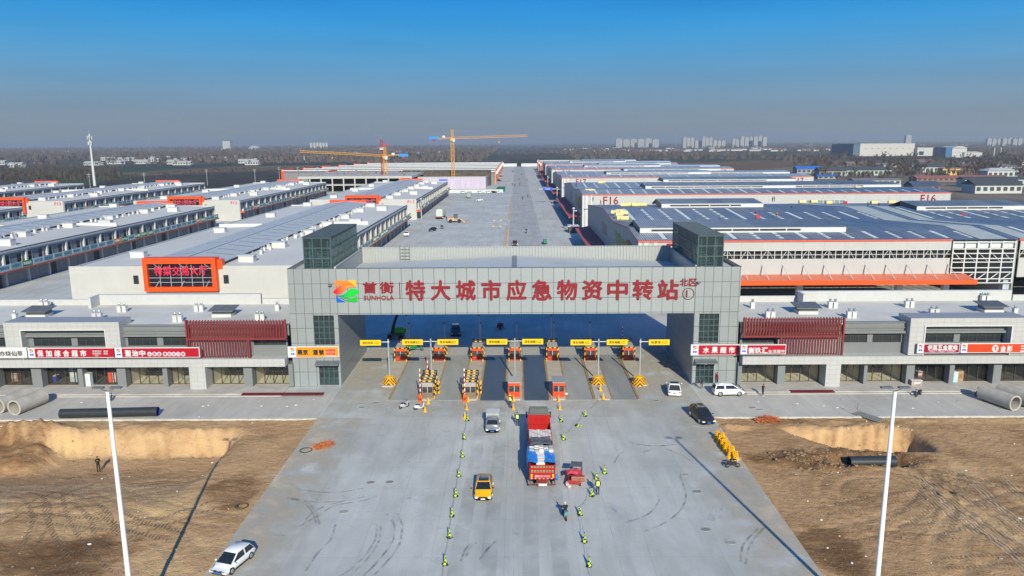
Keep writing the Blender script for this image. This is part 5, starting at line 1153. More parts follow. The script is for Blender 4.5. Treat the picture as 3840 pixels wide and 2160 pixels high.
def cord(name, label, pts, sag=.35, top=.68):
    path = []
    for (a, b) in zip(pts, pts[1:]):
        for k in range(8): t = k / 8; path.append((a[0] + (b[0] - a[0]) * t, a[1] + (b[1] - a[1]) * t, top - sag * 4 * t * (1 - t)))
    path.append((pts[-1][0], pts[-1][1], top)); tag(MB().tube(path, .015, 5).build(name, CORD), label, "cord", "cords strung between the cones")
cord("cone_cord", "cord strung along the left-hand row of cones", [(-6.29, 90.1), (-6.29, 87.27)] + greenL + [(-5.65, 48)])
cord("cone_cord", "cord strung along the right-hand row of cones towards the camera", [(8.47, 69.16), (7.52, 67.87)] + [greenR[5], greenR[6], greenR[7], greenR[8], (5.45, 48)])
cord("cone_cord", "cord curving from the island tip to the cones right of the truck", [(10.76, 90.43), (7.97, 84.85), (6.69, 81.57), (4.98, 77.73), (5.04, 83.15), (5.07, 87.15), (5.09, 90.1)])
cord("cone_cord", "short cord between the yellow cones at the middle booth", [(-.56, 90.3), (-.58, 87.21), (-.15, 84.2)])
def barrier_mesh(t):
    MB().box(-.38, .38, -.22, .22, 0, .12).build("barrier_foot", CYEL, t)
    m = MB(); m.mat(0).prism([(-.30, .12), (.30, .12), (.17, .95), (-.17, .95)], 'xz', -.09, .09)
    m.mat(1)
    for k in range(3): z = .25 + k * .24; m.prism([(-.22, z), (-.08, z), (.16, z + .17), (.02, z + .17)], 'xz', -.105, .105)
    m.build("barrier_panel", [CYEL, pbr("barrier_maroon", (.17, .02, .012), .5)], t)
wb = thing("striped_barrier", "", "road barrier", (0, 0, 0)); barrier_mesh(wb)
bw_ = ["first, behind the black car", "second, behind the black car", "third from the top of the line", "fourth from the top of the line", "fifth from the top of the line", "sixth from the top of the line", "fourth from the motorbike end", "third from the motorbike end", "second from the motorbike end", "last, right behind the parked motorbike"]
for i, s in enumerate(bw_):
    x = 21.75 + (.4 if i % 2 else 0) + rnd.uniform(-.06, .06); y = 77.9 - i * .62 + rnd.uniform(-.1, .1); lab = "yellow barrier with dark stripes, " + s
    if i == 0: wb.location = (x, y, 0); wb.rotation_euler = (0, 0, .5); wb['label'] = lab; wb['group'] = "yellow striped barriers lined up at the forecourt edge"; reg(wb)
    else: dup(wb, (x, y, 0), .5 + rnd.uniform(-.4, .4), lab)
# ------------------------------------------------------------------ people
SKIN = pbr("skin", (.42, .24, .17), .6, var=.05); HAIR = pbr("black_hair", (.012, .010, .010), .6)
def cloth(n, c): return pbr("cloth_" + n, c, .85, var=.1, scale=6, bump=.2, bscale=20)
C_BLK = cloth("black", (.012, .012, .015)); C_NVY = cloth("navy", (.018, .025, .05)); C_RED = cloth("red", (.5, .012, .03)); C_HIV = pbr("hi_vis_lime", (.52, .82, .04), .6, var=.05)
C_BRN = cloth("brown", (.10, .06, .04)); C_WHT = cloth("white", (.7, .7, .72)); C_BLU = cloth("blue", (.04, .09, .25)); C_ORG = cloth("orange", (.7, .15, .02)); SHOE = pbr("shoe_dark", (.02, .018, .016), .6); SHOEW = pbr("shoe_white", (.65, .65, .66), .6)
REFL = pbr("reflective_grey", (.62, .66, .64), .3)
STAND = dict(pel=(0, 0, .93), spi=(0, 0, 1.14), che=(0, .01, 1.36), nec=(0, .0, 1.52), hea=(0, -.02, 1.63), top=(0, -.01, 1.72),
             el=((-.25, .02, 1.15), (.25, .02, 1.15)), wr=((-.26, -.05, .92), (.26, -.05, .92)), kn=((-.10, -.02, .49), (.10, -.02, .49)), an=((-.11, .02, .09), (.11, .02, .09)), foot=(0, -.17, -.05))
def pose(**k): d = dict(STAND); d.update(k); return d
P_STAND = pose()
P_WALK = pose(kn=((-.09, -.16, .5), (.09, .06, .5)), an=((-.09, -.10, .1), (.10, .34, .17)), el=((-.26, .13, 1.17), (.26, -.06, 1.15)), wr=((-.24, .16, .93), (.25, -.22, 1.0)))
P_PHONE = pose(el=((-.22, -.14, 1.18), (.22, -.14, 1.18)), wr=((-.08, -.30, 1.36), (.08, -.30, 1.36)), hea=(0, -.06, 1.62), top=(0, -.06, 1.71))
P_CHEST = pose(el=((-.26, -.06, 1.17), (.26, -.06, 1.17)), wr=((-.06, -.24, 1.20), (.10, -.24, 1.16)))
P_POINT = pose(el=((-.45, -.05, 1.42), (.25, .02, 1.15)), wr=((-.68, -.08, 1.48), (.26, -.05, .92)))
P_RIDE = pose(pel=(0, .05, .72), spi=(0, .06, .93), che=(0, -.02, 1.15), nec=(0, -.06, 1.31), hea=(0, -.10, 1.42), top=(0, -.09, 1.51), el=((-.27, -.22, .98), (.27, -.22, .98)), wr=((-.30, -.44, .92), (.30, -.44, .92)), kn=((-.17, -.36, .66), (.17, -.36, .66)), an=((-.16, -.24, .28), (.16, -.24, .28)))
P_BEND = pose(pel=(0, .12, .9), spi=(0, -.02, 1.06), che=(0, -.22, 1.12), nec=(0, -.36, 1.14), hea=(0, -.46, 1.13), top=(0, -.54, 1.1), el=((-.22, -.34, .88), (.22, -.34, .88)), wr=((-.16, -.42, .64), (.16, -.42, .64)))
P_CROUCH = pose(pel=(0, .1, .35), spi=(0, .05, .56), che=(0, -.06, .78), nec=(0, -.12, .93), hea=(0, -.17, 1.03), top=(0, -.17, 1.12), el=((-.26, -.18, .58), (.26, -.18, .58)), wr=((-.14, -.40, .45), (.14, -.40, .45)), kn=((-.2, -.28, .48), (.2, -.28, .48)), an=((-.16, -.04, .09), (.16, -.04, .09)))
def person(label, loc, rz, P, top, legs, shoe=SHOE, vest=None, hat=None, s=.9, group=None, hair=True, detail=True):
    t = thing("person", label, "person", loc, rz, group); t.scale = (s, s, s)
    V = []; E = []; Rr = []
    def add(p, r, par=None):
        V.append(Vector(p)); Rr.append(r)
        if par is not None: E.append((par, len(V) - 1))
        return len(V) - 1
    pe = add(P['pel'], .145); sp_ = add(P['spi'], .135, pe); ch = add(P['che'], .155, sp_); ne = add(P['nec'], .06, ch); hd = add(P['hea'], .092, ne); tp = add(P['top'], .085, hd)
    up = (Vector(P['che']) - Vector(P['spi'])).normalized(); hands = []
    for k, sx in ((0, -1), (1, 1)):
        sh = add(Vector(P['che']) + up * .06 + Vector((sx * .185, 0, 0)), .068, ch); el = add(P['el'][k], .048, sh); wr = add(P['wr'][k], .034, el)
        d = (Vector(P['wr'][k]) - Vector(P['el'][k])).normalized(); side = d.cross(Vector((0, 1, 0)));
        if side.length < .1: side = Vector((1, 0, 0))
        side.normalize(); nrm = d.cross(side)
        pm = add(V[wr] + d * .07, .034, wr); hands.append(V[pm])
        if detail:
            for q in range(4):
                o = side * ((q - 1.5) * .02); f1 = add(V[pm] + d * (.045 + .006 * (q in (1, 2))) + o, .0105, pm); add(V[f1] + d * (.035 + .008 * (q in (1, 2))) + nrm * .018, .009, f1)
            t1 = add(V[wr] + d * .045 + side * .042 * -sx, .0115, pm); add(V[t1] + d * .035 + nrm * .015, .009, t1)
        hp = add(V[pe] + Vector((sx * .09, 0, -.05)), .092, pe); kn = add(P['kn'][k], .066, hp); an = add(P['an'][k], .045, kn); add(V[an] + Vector((sx * .015, P['foot'][1], P['foot'][2])), .04, an)
    if detail: add(V[hd] + Vector((0, -.108, -.0)), .018, hd)
    me = bpy.data.meshes.new("body"); me.from_pydata([tuple(v) for v in V], E, []); ob = bpy.data.objects.new("body", me); COL.objects.link(ob)
    ob.modifiers.new("skin", 'SKIN'); sv = me.skin_vertices[0].data
    for i, r in enumerate(Rr): sv[i].radius = (r, r * (.72 if i in (0, 1, 2) else 1))
    sv[0].use_root = True
    sb = ob.modifiers.new("sub", 'SUBSURF'); sb.levels = 1; sb.render_levels = 1
    dg = bpy.context.evaluated_depsgraph_get(); dg.update(); m2 = bpy.data.meshes.new_from_object(ob.evaluated_get(dg))
    ob.modifiers.clear(); ob.data = m2; bpy.data.meshes.remove(me); m2.name = "body"; m2.materials.clear()
    for m in (top, legs, shoe, SKIN, HAIR): m2.materials.append(m)
    ankl = [Vector(a) for a in P['an']]; hipz = P['pel'][2]
    hp_, kn_ = V[pe], [Vector(q) for q in P['kn']]
    def dseg(p, a, b): ab = b - a; u = max(0, min(1, (p - a).dot(ab) / ab.length_squared)); return (p - a - ab * u).length
    for f in m2.polygons:
        c = f.center; f.use_smooth = True
        dleg = min([dseg(c, hp_ + Vector((0, 0, -.04)), k) for k in kn_] + [dseg(c, k, a) for k, a in zip(kn_, ankl)])
        dtor = min(dseg(c, V[pe], V[sp_]) + .03, dseg(c, V[sp_], V[ch]), min(dseg(c, V[ch], Vector(e)) for e in P['el']), min(dseg(c, Vector(e), Vector(w)) for e, w in zip(P['el'], P['wr'])))
        mi = 1 if dleg < dtor else 0
        if min((c - a - Vector((0, -.06, -.03))).length for a in ankl) < .13 : mi = 2
        if min((c - h).length for h in hands) < .11: mi = 3
        if (c - V[hd]).length < .15 and dseg(c, V[ne], V[tp]) < .16 and (c - V[ch]).length > .2: mi = 3
        f.material_index = mi
    ob.parent = t
    hv = Vector(P['hea']); u2 = (Vector(P['top']) - hv).normalized()
    if hair or hat:
        m = MB(); m.ell(tuple(hv + u2 * .075 + Vector((0, .018, 0))), (.094, .105, .085), 12, 8); m.build("helmet" if hat else "hair", hat or HAIR, t, True)
    if detail:
        m = MB()
        for sx in (-1, 1): m.ell((hv.x + sx * .034, hv.y - .083, hv.z + .03), .012, 6, 4)
        m.build("eyes", HAIR, t)
    if vest:
        a, b = Vector(P['spi']) - up * .16, Vector(P['che']) + up * .09; rings = []; n = 14; fwd = Vector((0, 1, 0)); sd = Vector((1, 0, 0)); nn = sd.cross(up).normalized()
        for k, (q, rx, ry) in enumerate(((0, .175, .125), (.35, .175, .13), (.7, .195, .14), (.92, .18, .125), (1, .12, .09))):
            c = a.lerp(b, q); rings.append([c + sd * (rx * cos(2 * pi * i / n)) + nn * (ry * sin(2 * pi * i / n)) for i in range(n)])
        v = MB().loft(rings, False).build("vest", vest, t, True)
        st_ = MB()
        for q in (.25, .6):
            r_ = []
            for dq in (0, .09):
                c = a.lerp(b, q + dq); r_.append([c + sd * (.20 * cos(2 * pi * i / n)) + nn * (.146 * sin(2 * pi * i / n)) for i in range(n)])
            st_.loft(r_, False)
        st_.build("reflective_band", REFL, v)
    return t
person("officer in a lime hi-vis vest standing beside the middle red booth", (-.96, 87.82, 0), 2.6, P_CHEST, C_BLK, C_NVY, vest=C_HIV, s=.98, hat=C_HIV)
person("officer in a lime hi-vis vest walking beside the truck's cab", (-.1, 81.76, 0), 3.0, P_CHEST, C_BLK, C_NVY, vest=C_HIV, s=.98, hat=C_BLK)
person("officer in a hi-vis vest standing right of the cargo tricycle, seen from behind", (7.3, 64.49, 0), pi + .15, P_STAND, C_BLK, C_NVY, vest=C_HIV, s=.98)
_z = earth_left(-44.9, 75.0)[0]
person("man in black standing on the earth below the sandy cut", (-44.9, 75.0, _z), .5, P_PHONE, C_BLK, C_BLK, s=1.0)
person("man in a black jacket and white shoes standing right of the white minivan", (31.18, 91.7, 0), .4, P_PHONE, C_BLK, C_NVY, shoe=SHOEW, s=.95)
person("woman in a red coat at the open door of the gate's right pier", (26.5, 96.0, .18), 1.8, P_STAND, C_RED, C_BLK, s=.95)
person("man in dark clothes bending over beside the right pier's doorway", (24.1, 94.6, .18), -.8, P_BEND, C_NVY, C_BRN, s=.95)

# ------------------------------------------------------------------ road vehicles
TYRE = pbr("tyre_rubber", (.018, .018, .019), .8); RIMM = pbr("alloy_rim", (.50, .51, .53), .3, .8); CGL = pbr("car_glass", (.015, .02, .025), .04, spec=.7, var=.2); LAMP = pbr("headlamp_clear", (.75, .78, .8), .1); TAIL = pbr("tail_lamp_red", (.35, .01, .01), .2)
PLATE = pbr("plate_blue", (.02, .16, .55), .4); PLW = pbr("plate_white", (.7, .75, .7), .5); CHR = pbr("chrome", (.7, .7, .72), .15, .9); BPL = pbr("black_plastic", (.02, .02, .022), .6)
def paint(n, c): return pbr("paint_" + n, c, .22, 0, var=.015, coat=.6, spec=.5)
P_WHT, P_YEL, P_GRY, P_BLK, P_RED, P_SIL, P_DGR, P_BLU, P_GRN = paint("white", (.72, .73, .74)), paint("yellow", (.85, .41, .0)), paint("grey", (.17, .185, .20)), paint("black", (.022, .020, .022)), paint("red", (.45, .015, .015)), paint("silver", (.48, .50, .52)), paint("dark_grey", (.06, .065, .075)), paint("blue", (.02, .06, .25)), paint("green", (.02, .2, .1))
def wheel(t, x, y, r, w=.2):
    k = 1 if x > 0 else -1
    o = MB().cyl((x - k * w / 2, y, r), (x + k * w / 2, y, r), r, n=18).build("wheel", TYRE, t); m = MB().cyl((x + k * w / 2, y, r), (x + k * (w / 2 + .012), y, r), r * .62, n=14)
    for i in range(5): a = 2 * pi * i / 5; m.cyl((x + k * (w / 2 + .014), y, r), (x + k * (w / 2 + .016), y + .58 * r * cos(a), r + .58 * r * sin(a)), .05 * r / .3, n=4)
    m.build("rim", RIMM, o)
def soften(ob, w):
    import bmesh
    bm = bmesh.new(); bm.from_mesh(ob.data); bmesh.ops.recalc_face_normals(bm, faces=bm.faces)
    es = [e for e in bm.edges if len(e.link_faces) == 2 and e.calc_face_angle(0) > radians(28)]
    bmesh.ops.bevel(bm, geom=es, offset=w, segments=2, affect='EDGES', clamp_overlap=True); bm.to_mesh(ob.data); bm.free()
def car(name, label, cat, loc, rz, body, L=4.0, W=1.62, H=1.34, kind='hatch', roof=None, group=None, plate=PLATE, rails=False, sunroof=False):
    t = thing(name, label, cat, loc, rz, group); hw = W / 2; f, b = -L / 2, L / 2
    K = dict(hatch=(.60, .78, -.30, -.06, .36, .47), suv=(.66, .88, -.27, -.06, .40, .49), mpv=(.62, .88, -.325, -.12, .44, .49), coupe=(.66, .86, -.27, -.04, .22, .47), van=(.66, .92, -.385, -.27, .10, .12), sedan=(.60, .76, -.26, -.08, .20, .38))[kind]
    hz, bz, ws0, ws1, rr, rb = K; k = H / 1.34; hz *= k; bz *= k
    # lower body
    sec = [(f, .34, .50, .80), (f + .05 * L, .22, hz * .88, .94), (f + .16 * L, .18, hz, 1.), (L * ws0, .18, bz * .97, 1.), (0, .18, bz, 1.), (L * .3, .18, bz * 1.01, 1.), (b - .07 * L, .2, bz * .99, .97), (b - .01 * L, .28, bz * .86, .92), (b, .36, bz * .7, .85)]
    if kind == 'van': sec[2] = (f + .10 * L, .18, hz * 1.03, 1.)
    rings = [[(-hw * w * .90, y, zb), (-hw * w, y, zb + .16), (-hw * w, y, zt - .14), (-hw * w * .88, y, zt), (0, y, zt + .03), (hw * w * .88, y, zt), (hw * w, y, zt - .14), (hw * w, y, zb + .16), (hw * w * .90, y, zb)] for (y, zb, zt, w) in sec]
    o = MB().loft(rings).build("body", body, t); soften(o, .035); smooth_by_angle(o, 50)
    # cabin
    y0, y1, y2, y3 = L * ws0, L * ws1, L * rr, L * rb
    if kind == 'van': y2, y3 = L * .06, L * .09
    c = MB(); bw, tw = hw * .93, hw * .76
    c.loft([[(-bw, y0, bz - .03), (bw, y0, bz - .03), (bw, y3, bz - .03), (-bw, y3, bz - .03)], [(-tw * 1.02, y1, H - .07), (tw * 1.02, y1, H - .07), (tw * 1.02, y2, H - .07), (-tw * 1.02, y2, H - .07)], [(-tw * .9, y1 + .06, H), (tw * .9, y1 + .06, H), (tw * .9, y2 - .06, H), (-tw * .9, y2 - .06, H)]])
    o = c.build("roof", roof or body, t); soften(o, .05); smooth_by_angle(o, 50)
    def pane(nm, P4, nrm, ins=.08):
        ctr = sum((Vector(p) for p in P4), Vector()) / 4; q = [Vector(p).lerp(ctr, ins) + Vector(nrm) * .015 for p in P4]; MB().quad(*q).build(nm, CGL, t)
    zt = H - .07; za = bz - .02
    pane("windshield", [(-bw, y0, za), (bw, y0, za), (tw, y1, zt), (-tw, y1, zt)], (0, -1, .6), .07)
    pane("rear_window", [(bw, y3, za), (-bw, y3, za), (-tw, y2, zt), (tw, y2, zt)], (0, 1, .5), .12)
    for sx in (-1, 1):
        ym = (y1 + y2) / 2
        pane("side_window", [(sx * bw, y0 + .12, za), (sx * bw, ym - .02, za), (sx * tw, ym - .02, zt), (sx * tw, y1 + .03, zt)], (sx, 0, .4), .10)
        pane("side_window", [(sx * bw, ym + .02, za), (sx * bw, y3 - .05, za), (sx * tw, y2 - .03, zt), (sx * tw, ym + .02, zt)], (sx, 0, .4), .10)
        MB().ell((sx * (hw + .09), y0 + .22, bz + .06), (.10, .06, .07), 8, 5).build("mirror", BPL if body is not P_WHT else body, t)
        MB().prism([(sx * hw * .55, hz * .78), (sx * hw * .93, hz * .84), (sx * hw * .93, hz * .68), (sx * hw * .6, hz * .64)], 'xz', f - .005, f + .25).build("headlight", LAMP, t)
        MB().box(min(sx * hw * .55, sx * hw * .9), max(sx * hw * .55, sx * hw * .9), b - .10, b + .012, bz * .70, bz * .84).build("tail_light", TAIL, t)
        for yy in (f + .19 * L, b - .19 * L): wheel(t, sx * (hw - .09), yy, .30 * k if kind != 'suv' else .33 * k)
        MB().box(min(sx * (hw - .02), sx * (hw + .012)), max(sx * (hw - .02), sx * (hw + .012)), f + .3 * L, b - .3 * L, .17, .27).build("door_sill", BPL, t)
        if rails: MB().tube([(sx * tw * .95, y1 + .15, H - .01), (sx * tw * .95, y1 + .25, H + .05), (sx * tw * .95, y2 - .25, H + .05), (sx * tw * .95, y2 - .15, H - .01)], .025, 5).build("roof_rail", CHR, t)
    if sunroof: MB().box(-tw * .8, tw * .8, y1 + .02, y2 - .3, H + .0, H + .015).build("sunroof", CGL, t)
    MB().box(-hw * .45, hw * .45, f - .012, f + .1, .42 * k, .55 * k).build("grille", BPL, t); MB().box(-hw * .7, hw * .7, f + .02, f + .2, .22, .32).build("bumper_grille", BPL, t)
    MB().box(-.2, .2, f - .022, f + .02, .34, .44).build("licence_plate", plate, t); MB().box(-.2, .2, b - .02, b + .02, .55 * k, .65 * k).build("licence_plate", plate, t)
    return t
car("hatchback", "white hatchback at the bottom left edge of the forecourt", "car", (-22.1, 53.0, 0), -.30, P_WHT, 3.7, 1.55, 1.28, 'hatch')
car("crossover_car", "yellow crossover car with a black roof driving towards the camera", "car", (-3.22, 64.9, 0), 0., P_YEL, 3.7, 1.58, 1.38, 'suv', rails=True, plate=PLW, sunroof=True)
car("sport_utility_car", "white sport utility car seen from behind, near the right pier", "car", (20.25, 93.4, 0), pi - .17, P_WHT, 4.3, 1.74, 1.42, 'coupe', sunroof=True)
car("minivan", "white minivan parked side-on in front of the right pier's door", "minivan", (27.0, 92.5, 0), pi / 2 + .03, P_WHT, 3.95, 1.6, 1.5, 'mpv')
car("sport_utility_car", "black sport utility car facing the camera by the right earth edge", "car", (21.45, 83.6, 0), .18, P_BLK, 4.2, 1.72, 1.48, 'suv', rails=True)
# small grey pick-up with a covered bed
pk = car("pickup_van", "small grey pickup with a pale covered bed coming out of the gate", "pickup truck", (-2.9, 81.1, 0), 0, P_GRY, 3.7, 1.5, 1.5, 'van')
MB().box(-.74, .74, .35, 1.95, .55, 1.58).build("cargo_box", pbr("box_grey", (.33, .35, .36), .6, var=.1), pk); MB().box(-.77, .77, .32, 2.0, 1.58, 1.64).build("box_roof", STW, pk); MB().box(-.6, .6, -1.9, -1.84, .62, .72).build("chrome_bar", CHR, pk)

# ------------------------------------------------------------------ loaded red truck
TRED = pbr("truck_red", (.40, .012, .012), .4, var=.08, dirt=.2); TRDD = pbr("truck_dark_red", (.22, .014, .012), .5, var=.1)
TX = 2.25
tk = thing("cargo_truck", "long red open-bodied truck loaded with white packs under a blue tarpaulin", "truck", (TX, 66., 0)); hw = 1.2
Bk = lambda mb, n, m, p=tk: mb.build(n, m, p)
Bk(MB().box(-hw, hw, 0, 11, .95, 1.15).box(-.45, .45, -.1, 14, .6, .94), "chassis", TRDD)
sd = MB()
for sx in (-hw, hw - .06):
    sd.box(sx, sx + .06, .08, 11, 1.15, 2.35)
    for k in range(9): yy = .5 + k * 1.25; sd.box(sx - (.04 if sx < 0 else -.06), sx + (.0 if sx < 0 else .10), yy, yy + .12, 1.0, 2.38)
Bk(sd, "side_board", TRED)
Bk(MB().box(-hw, hw, 10.95, 11.05, 1.15, 3.15), "headboard", TRED)
hb = MB()
for xx in (-.35, .25): hb.box(xx, xx + .07, 10.85, 10.94, 2.5, 2.8)
hb.box(-1.1, 1.1, 10.88, 10.94, 2.1, 2.14); Bk(hb, "headboard_rib", TRDD)
tg = MB(); tg.mat(0).box(-hw, hw, -.08, 0, .95, 1.5)
for xx in (-hw, hw - .08): tg.box(xx, xx + .08, -.08, .02, 1.5, 2.35)
for zz in (1.5, 1.86, 1.97, 2.27): tg.box(-hw + .08, hw - .08, -.07, -.01, zz, zz + .07)
for k in range(9): xx = -hw + .1 + k * .275; tg.mat(1).box(xx, xx + .04, -.06, -.015, 1.57, 2.27)
tgo = Bk(tg, "tailgate", [TRED, TRDD])
t_ = MB(); text(t_, "京D51W35", -.72, .72, 1.13, 1.36, -.085, .02, .02); t_.build("lettering", pbr("lettering_pale", (.6, .5, .48), .6), tgo)
for sx in (-1.08, .93): MB().box(sx, sx + .15, -.1, -.081, 1.1, 1.45).build("marker_lamp", pbr("amber_lamp", (.9, .45, .02), .3), tgo)
rf = MB()
for k in range(6): rf.box(-1.1 + k * .38, -.95 + k * .38, -.1, -.082, .97, 1.03)
rf.build("reflective_tape", [pbr("tape_white", (.7, .6, .55), .4)], tgo)
fr = MB().box(-1.25, 1.25, -.35, -.25, .45, .55)
for xx in (-1.2, -.55, .5, 1.12): fr.box(xx, xx + .08, -.33, .4, .55, .9)
Bk(fr, "underrun_bar", pbr("rusty_brown", (.12, .05, .04), .7, var=.3)); Bk(MB().box(-.36, .4, -.4, -.36, .42, .62), "licence_plate", PLW)
for yy in (1.6, 2.7, 8.6, 12.6):
    for sx in (-1, 1): wheel(tk, sx * 1.0, yy, .48, .34)
# cab
cb = MB().loft([[(-1.13, 11.55, .55), (1.13, 11.55, .55), (1.13, 13.9, .55), (-1.13, 13.9, .55)], [(-1.13, 11.55, 2.5), (1.13, 11.55, 2.5), (1.13, 13.9, 2.1), (-1.13, 13.9, 2.1)], [(-1.08, 11.6, 3.0), (1.08, 11.6, 3.0), (1.05, 13.4, 3.05), (-1.05, 13.4, 3.05)]])
Bk(cb, "cab", pbr("cab_olive_grey", (.13, .135, .12), .4, var=.1)); Bk(MB().box(-.95, .95, 11.5, 11.54, 1.6, 2.85), "cab_rear_panel", pbr("cab_silver", (.42, .40, .40), .4, var=.15))
Bk(MB().box(-.45, .45, 11.45, 11.49, 2.35, 2.7), "rear_window", pbr("green_glass", (.03, .12, .10), .1)); Bk(MB().prism([(11.7, 3.02), (13.2, 3.1), (13.0, 3.4), (12.2, 3.38)], 'yz', -1.0, 1.0), "roof_fairing", MATS["cab_olive_grey"])
Bk(MB().box(-1.0, 1.0, 11.42, 11.5, 2.82, 2.95), "light_bar", CHR)
Bk(MB().quad((-1.0, 13.75, 2.2), (1.0, 13.75, 2.2), (.95, 13.5, 2.85), (-.95, 13.5, 2.85)), "windshield", CGL)
for sx in (-1, 1): Bk(MB().box(sx * 1.32 - .08, sx * 1.32 + .08, 13.4, 13.5, 1.9, 2.6).cyl((sx * 1.1, 13.5, 2.5), (sx * 1.32, 13.45, 2.5), .03), "mirror", BPL)
PACK = pbr("white_pack", (.66, .62, .58), .6, var=.1, scale=2); PINK = pbr("pinkish_strap", (.52, .33, .29), .6); GTARP = pbr("grey_black_netting", (.10, .105, .12), .8, var=.5, scale=3, stretch=(.6, 3, 1)); BTARP = pbr("blue_tarpaulin", (.012, .19, .58), .4, var=.12, scale=2, bump=.4, bscale=3); CARD = pbr("cardboard", (.33, .215, .125), .8, var=.1, scale=2)
pk_ = MB()
for r in range(7):
    for c in range(8):
        pk_.mat(0 if (r + c) % 5 else 1).box(-1.12 + c * .28, -.86 + c * .28, 6.0 + r * .30, 6.27 + r * .30, 1.15, 2.66 - .03 * ((r * 3 + c) % 3))
cg = thing("stacked_packs", "rows of white packs stacked at the front of the truck's load", "cargo", (TX, 66, 0)); pk_.build("pack_rows", [PACK, PINK], cg)
def drape(x0, x1, y0, y1, z, amp, seed, edge=.0, nx=22, ny=16):
    vs = []; fs = []
    for j in range(ny + 1):
        for i in range(nx + 1):
            u, v = i / nx, j / ny; x = x0 + (x1 - x0) * u; y = y0 + (y1 - y0) * v; e = min(u, 1 - u) * nx
            zz = z + amp * noise.fractal(Vector((x * 1.3, y * 1.1, seed)), 1, 2, 3) - (edge if e < 1 else edge * .25 if e < 2 else 0)
            vs.append((x, y, zz))
    for j in range(ny):
        for i in range(nx): a = j * (nx + 1) + i; fs.append((a, a + 1, a + nx + 2, a + nx + 1))
    m = MB(); m._add(vs, fs); return m
tag(drape(TX - 1.26, TX + 1.26, 70.0, 72.1, 2.68, .14, 3., .9).build("netting", GTARP, None, True), "rumpled grey netting across the middle of the truck's load", "netting")
mb = MB()
for r in range(4):
    for c in range(5): mb.mat((r + c) % 2).box(TX - 1.15 + c * .47, TX - .72 + c * .47, 68.75 + r * .31, 69.0 + r * .31, 1.2, 2.6 + .05 * ((r + c) % 3))
tag(mb.build("stacked_packs", [PACK, pbr("grey_pack", (.30, .30, .32), .7, var=.3)]), "grey and white packs between the netting and the blue tarpaulin", "cargo")
mb = MB()
for r in range(9): mb.box(TX - .55 + .04 * (r % 2), TX + .25, 66.35 + r * .27, 66.58 + r * .27, 1.2, 2.45 + .02 * (r % 3))
tag(mb.build("stacked_packs", PACK), "single row of cream packs between the two blue tarpaulins", "cargo")
mb = MB()
for r in range(2):
    for c in range(8): mb.box(TX - 1.08 + c * .27, TX - .83 + c * .27, 66.03, 66.3, 1.16 + r * .53, 1.66 + r * .53)
tag(mb.build("cardboard_boxes", CARD), "brown cardboard boxes showing through the truck's tailgate", "boxes")
tag(drape(TX - 1.45, TX - .32, 66.25, 69.9, 2.5, .16, 8., .8).build("tarpaulin", BTARP, None, True), "blue tarpaulin hanging over the left side of the truck's load", "tarpaulin")
tag(drape(TX + .12, TX + 1.30, 66.2, 69.1, 2.5, .18, 12., .5).build("tarpaulin", BTARP, None, True), "blue tarpaulin on the right rear of the truck's load", "tarpaulin")
tag(MB().ell((TX + 1.35, 66.3, .95), (.18, .2, .3), 8, 6).build("tarpaulin_bundle", BTARP, None, True), "small blue bundle hanging beside the truck's right rear corner", "bundle")

# ------------------------------------------------------------------ two-wheelers and cargo tricycles
def bike(name, label, loc, rz, col, cat="motorbike", scooter=False, s=.85, group=None, box=None):
    t = thing(name, label, cat, loc, rz, group); t.scale = (s, s, s)
    for y in (-.62, .62):
        MB().ring((0, y, .28), (1, 0, 0), .22, .06, 16, 6).build("wheel", TYRE, t)
    m = MB()
    if scooter: m.loft([[(-.16, -.3, .25), (.16, -.3, .25), (.16, -.3, .32), (-.16, -.3, .32)], [(-.17, .0, .22), (.17, .0, .22), (.17, .0, .30), (-.17, .0, .30)], [(-.17, .2, .25), (.17, .2, .25), (.15, .2, .66), (-.15, .2, .66)], [(-.12, .8, .45), (.12, .8, .45), (.1, .8, .68), (-.1, .8, .68)]]); m.prism([(-.42, .3), (-.34, .3), (-.5, .95), (-.6, .9)], 'yz', -.17, .17)
    else: m.loft([[(-.11, -.45, .45), (.11, -.45, .45), (.1, -.42, .75), (-.1, -.42, .75)], [(-.15, -.2, .35), (.15, -.2, .35), (.14, -.15, .85), (-.14, -.15, .85)], [(-.13, .2, .4), (.13, .2, .4), (.12, .2, .74), (-.12, .2, .74)], [(-.08, .75, .6), (.08, .75, .6), (.07, .75, .74), (-.07, .75, .74)]])
    o = m.build("frame_body", col, t); smooth_by_angle(o, 45)
    MB().cyl((0, -.62, .28), (0, -.42, .95), .04).cyl((0, .62, .28), (0, .3, .5), .04).build("fork", CHR, t)
    MB().tube([(-.33, -.32, .97), (-.15, -.42, .99), (.15, -.42, .99), (.33, -.32, .97)], .022, 6).build("handlebar", BPL, t)
    MB().ell((0, .28, .76), (.14, .42, .07), 10, 6).build("seat", BPL, t); MB().ell((0, -.56, .84), .09, 8, 6).build("headlight", LAMP, t)
    for sx in (-1, 1): MB().cyl((sx * .25, -.38, .98), (sx * .3, -.4, 1.16), .012, n=5).ell((sx * .31, -.41, 1.18), (.06, .02, .04), 6, 4).build("mirror", BPL, t)
    MB().box(-.05, .05, .78, .84, .5, .62).build("tail_light", TAIL, t)
    if box: MB().box(-.2, .2, .45, .85, .74, 1.1).build("top_box", box, t)
    return t
bike("motorbike", "black motorbike ridden away from the camera, right of the lane", (4.03, 60.2, 0), pi + .1, P_BLK, box=pbr("teal_box", (.10, .25, .24), .5))
person("rider in black with a pale helmet on the moving motorbike", (4.03, 60.25, 0), pi + .1, P_RIDE, C_BLK, C_BLK, s=.95, hat=pbr("helmet_white", (.7, .72, .74), .3))
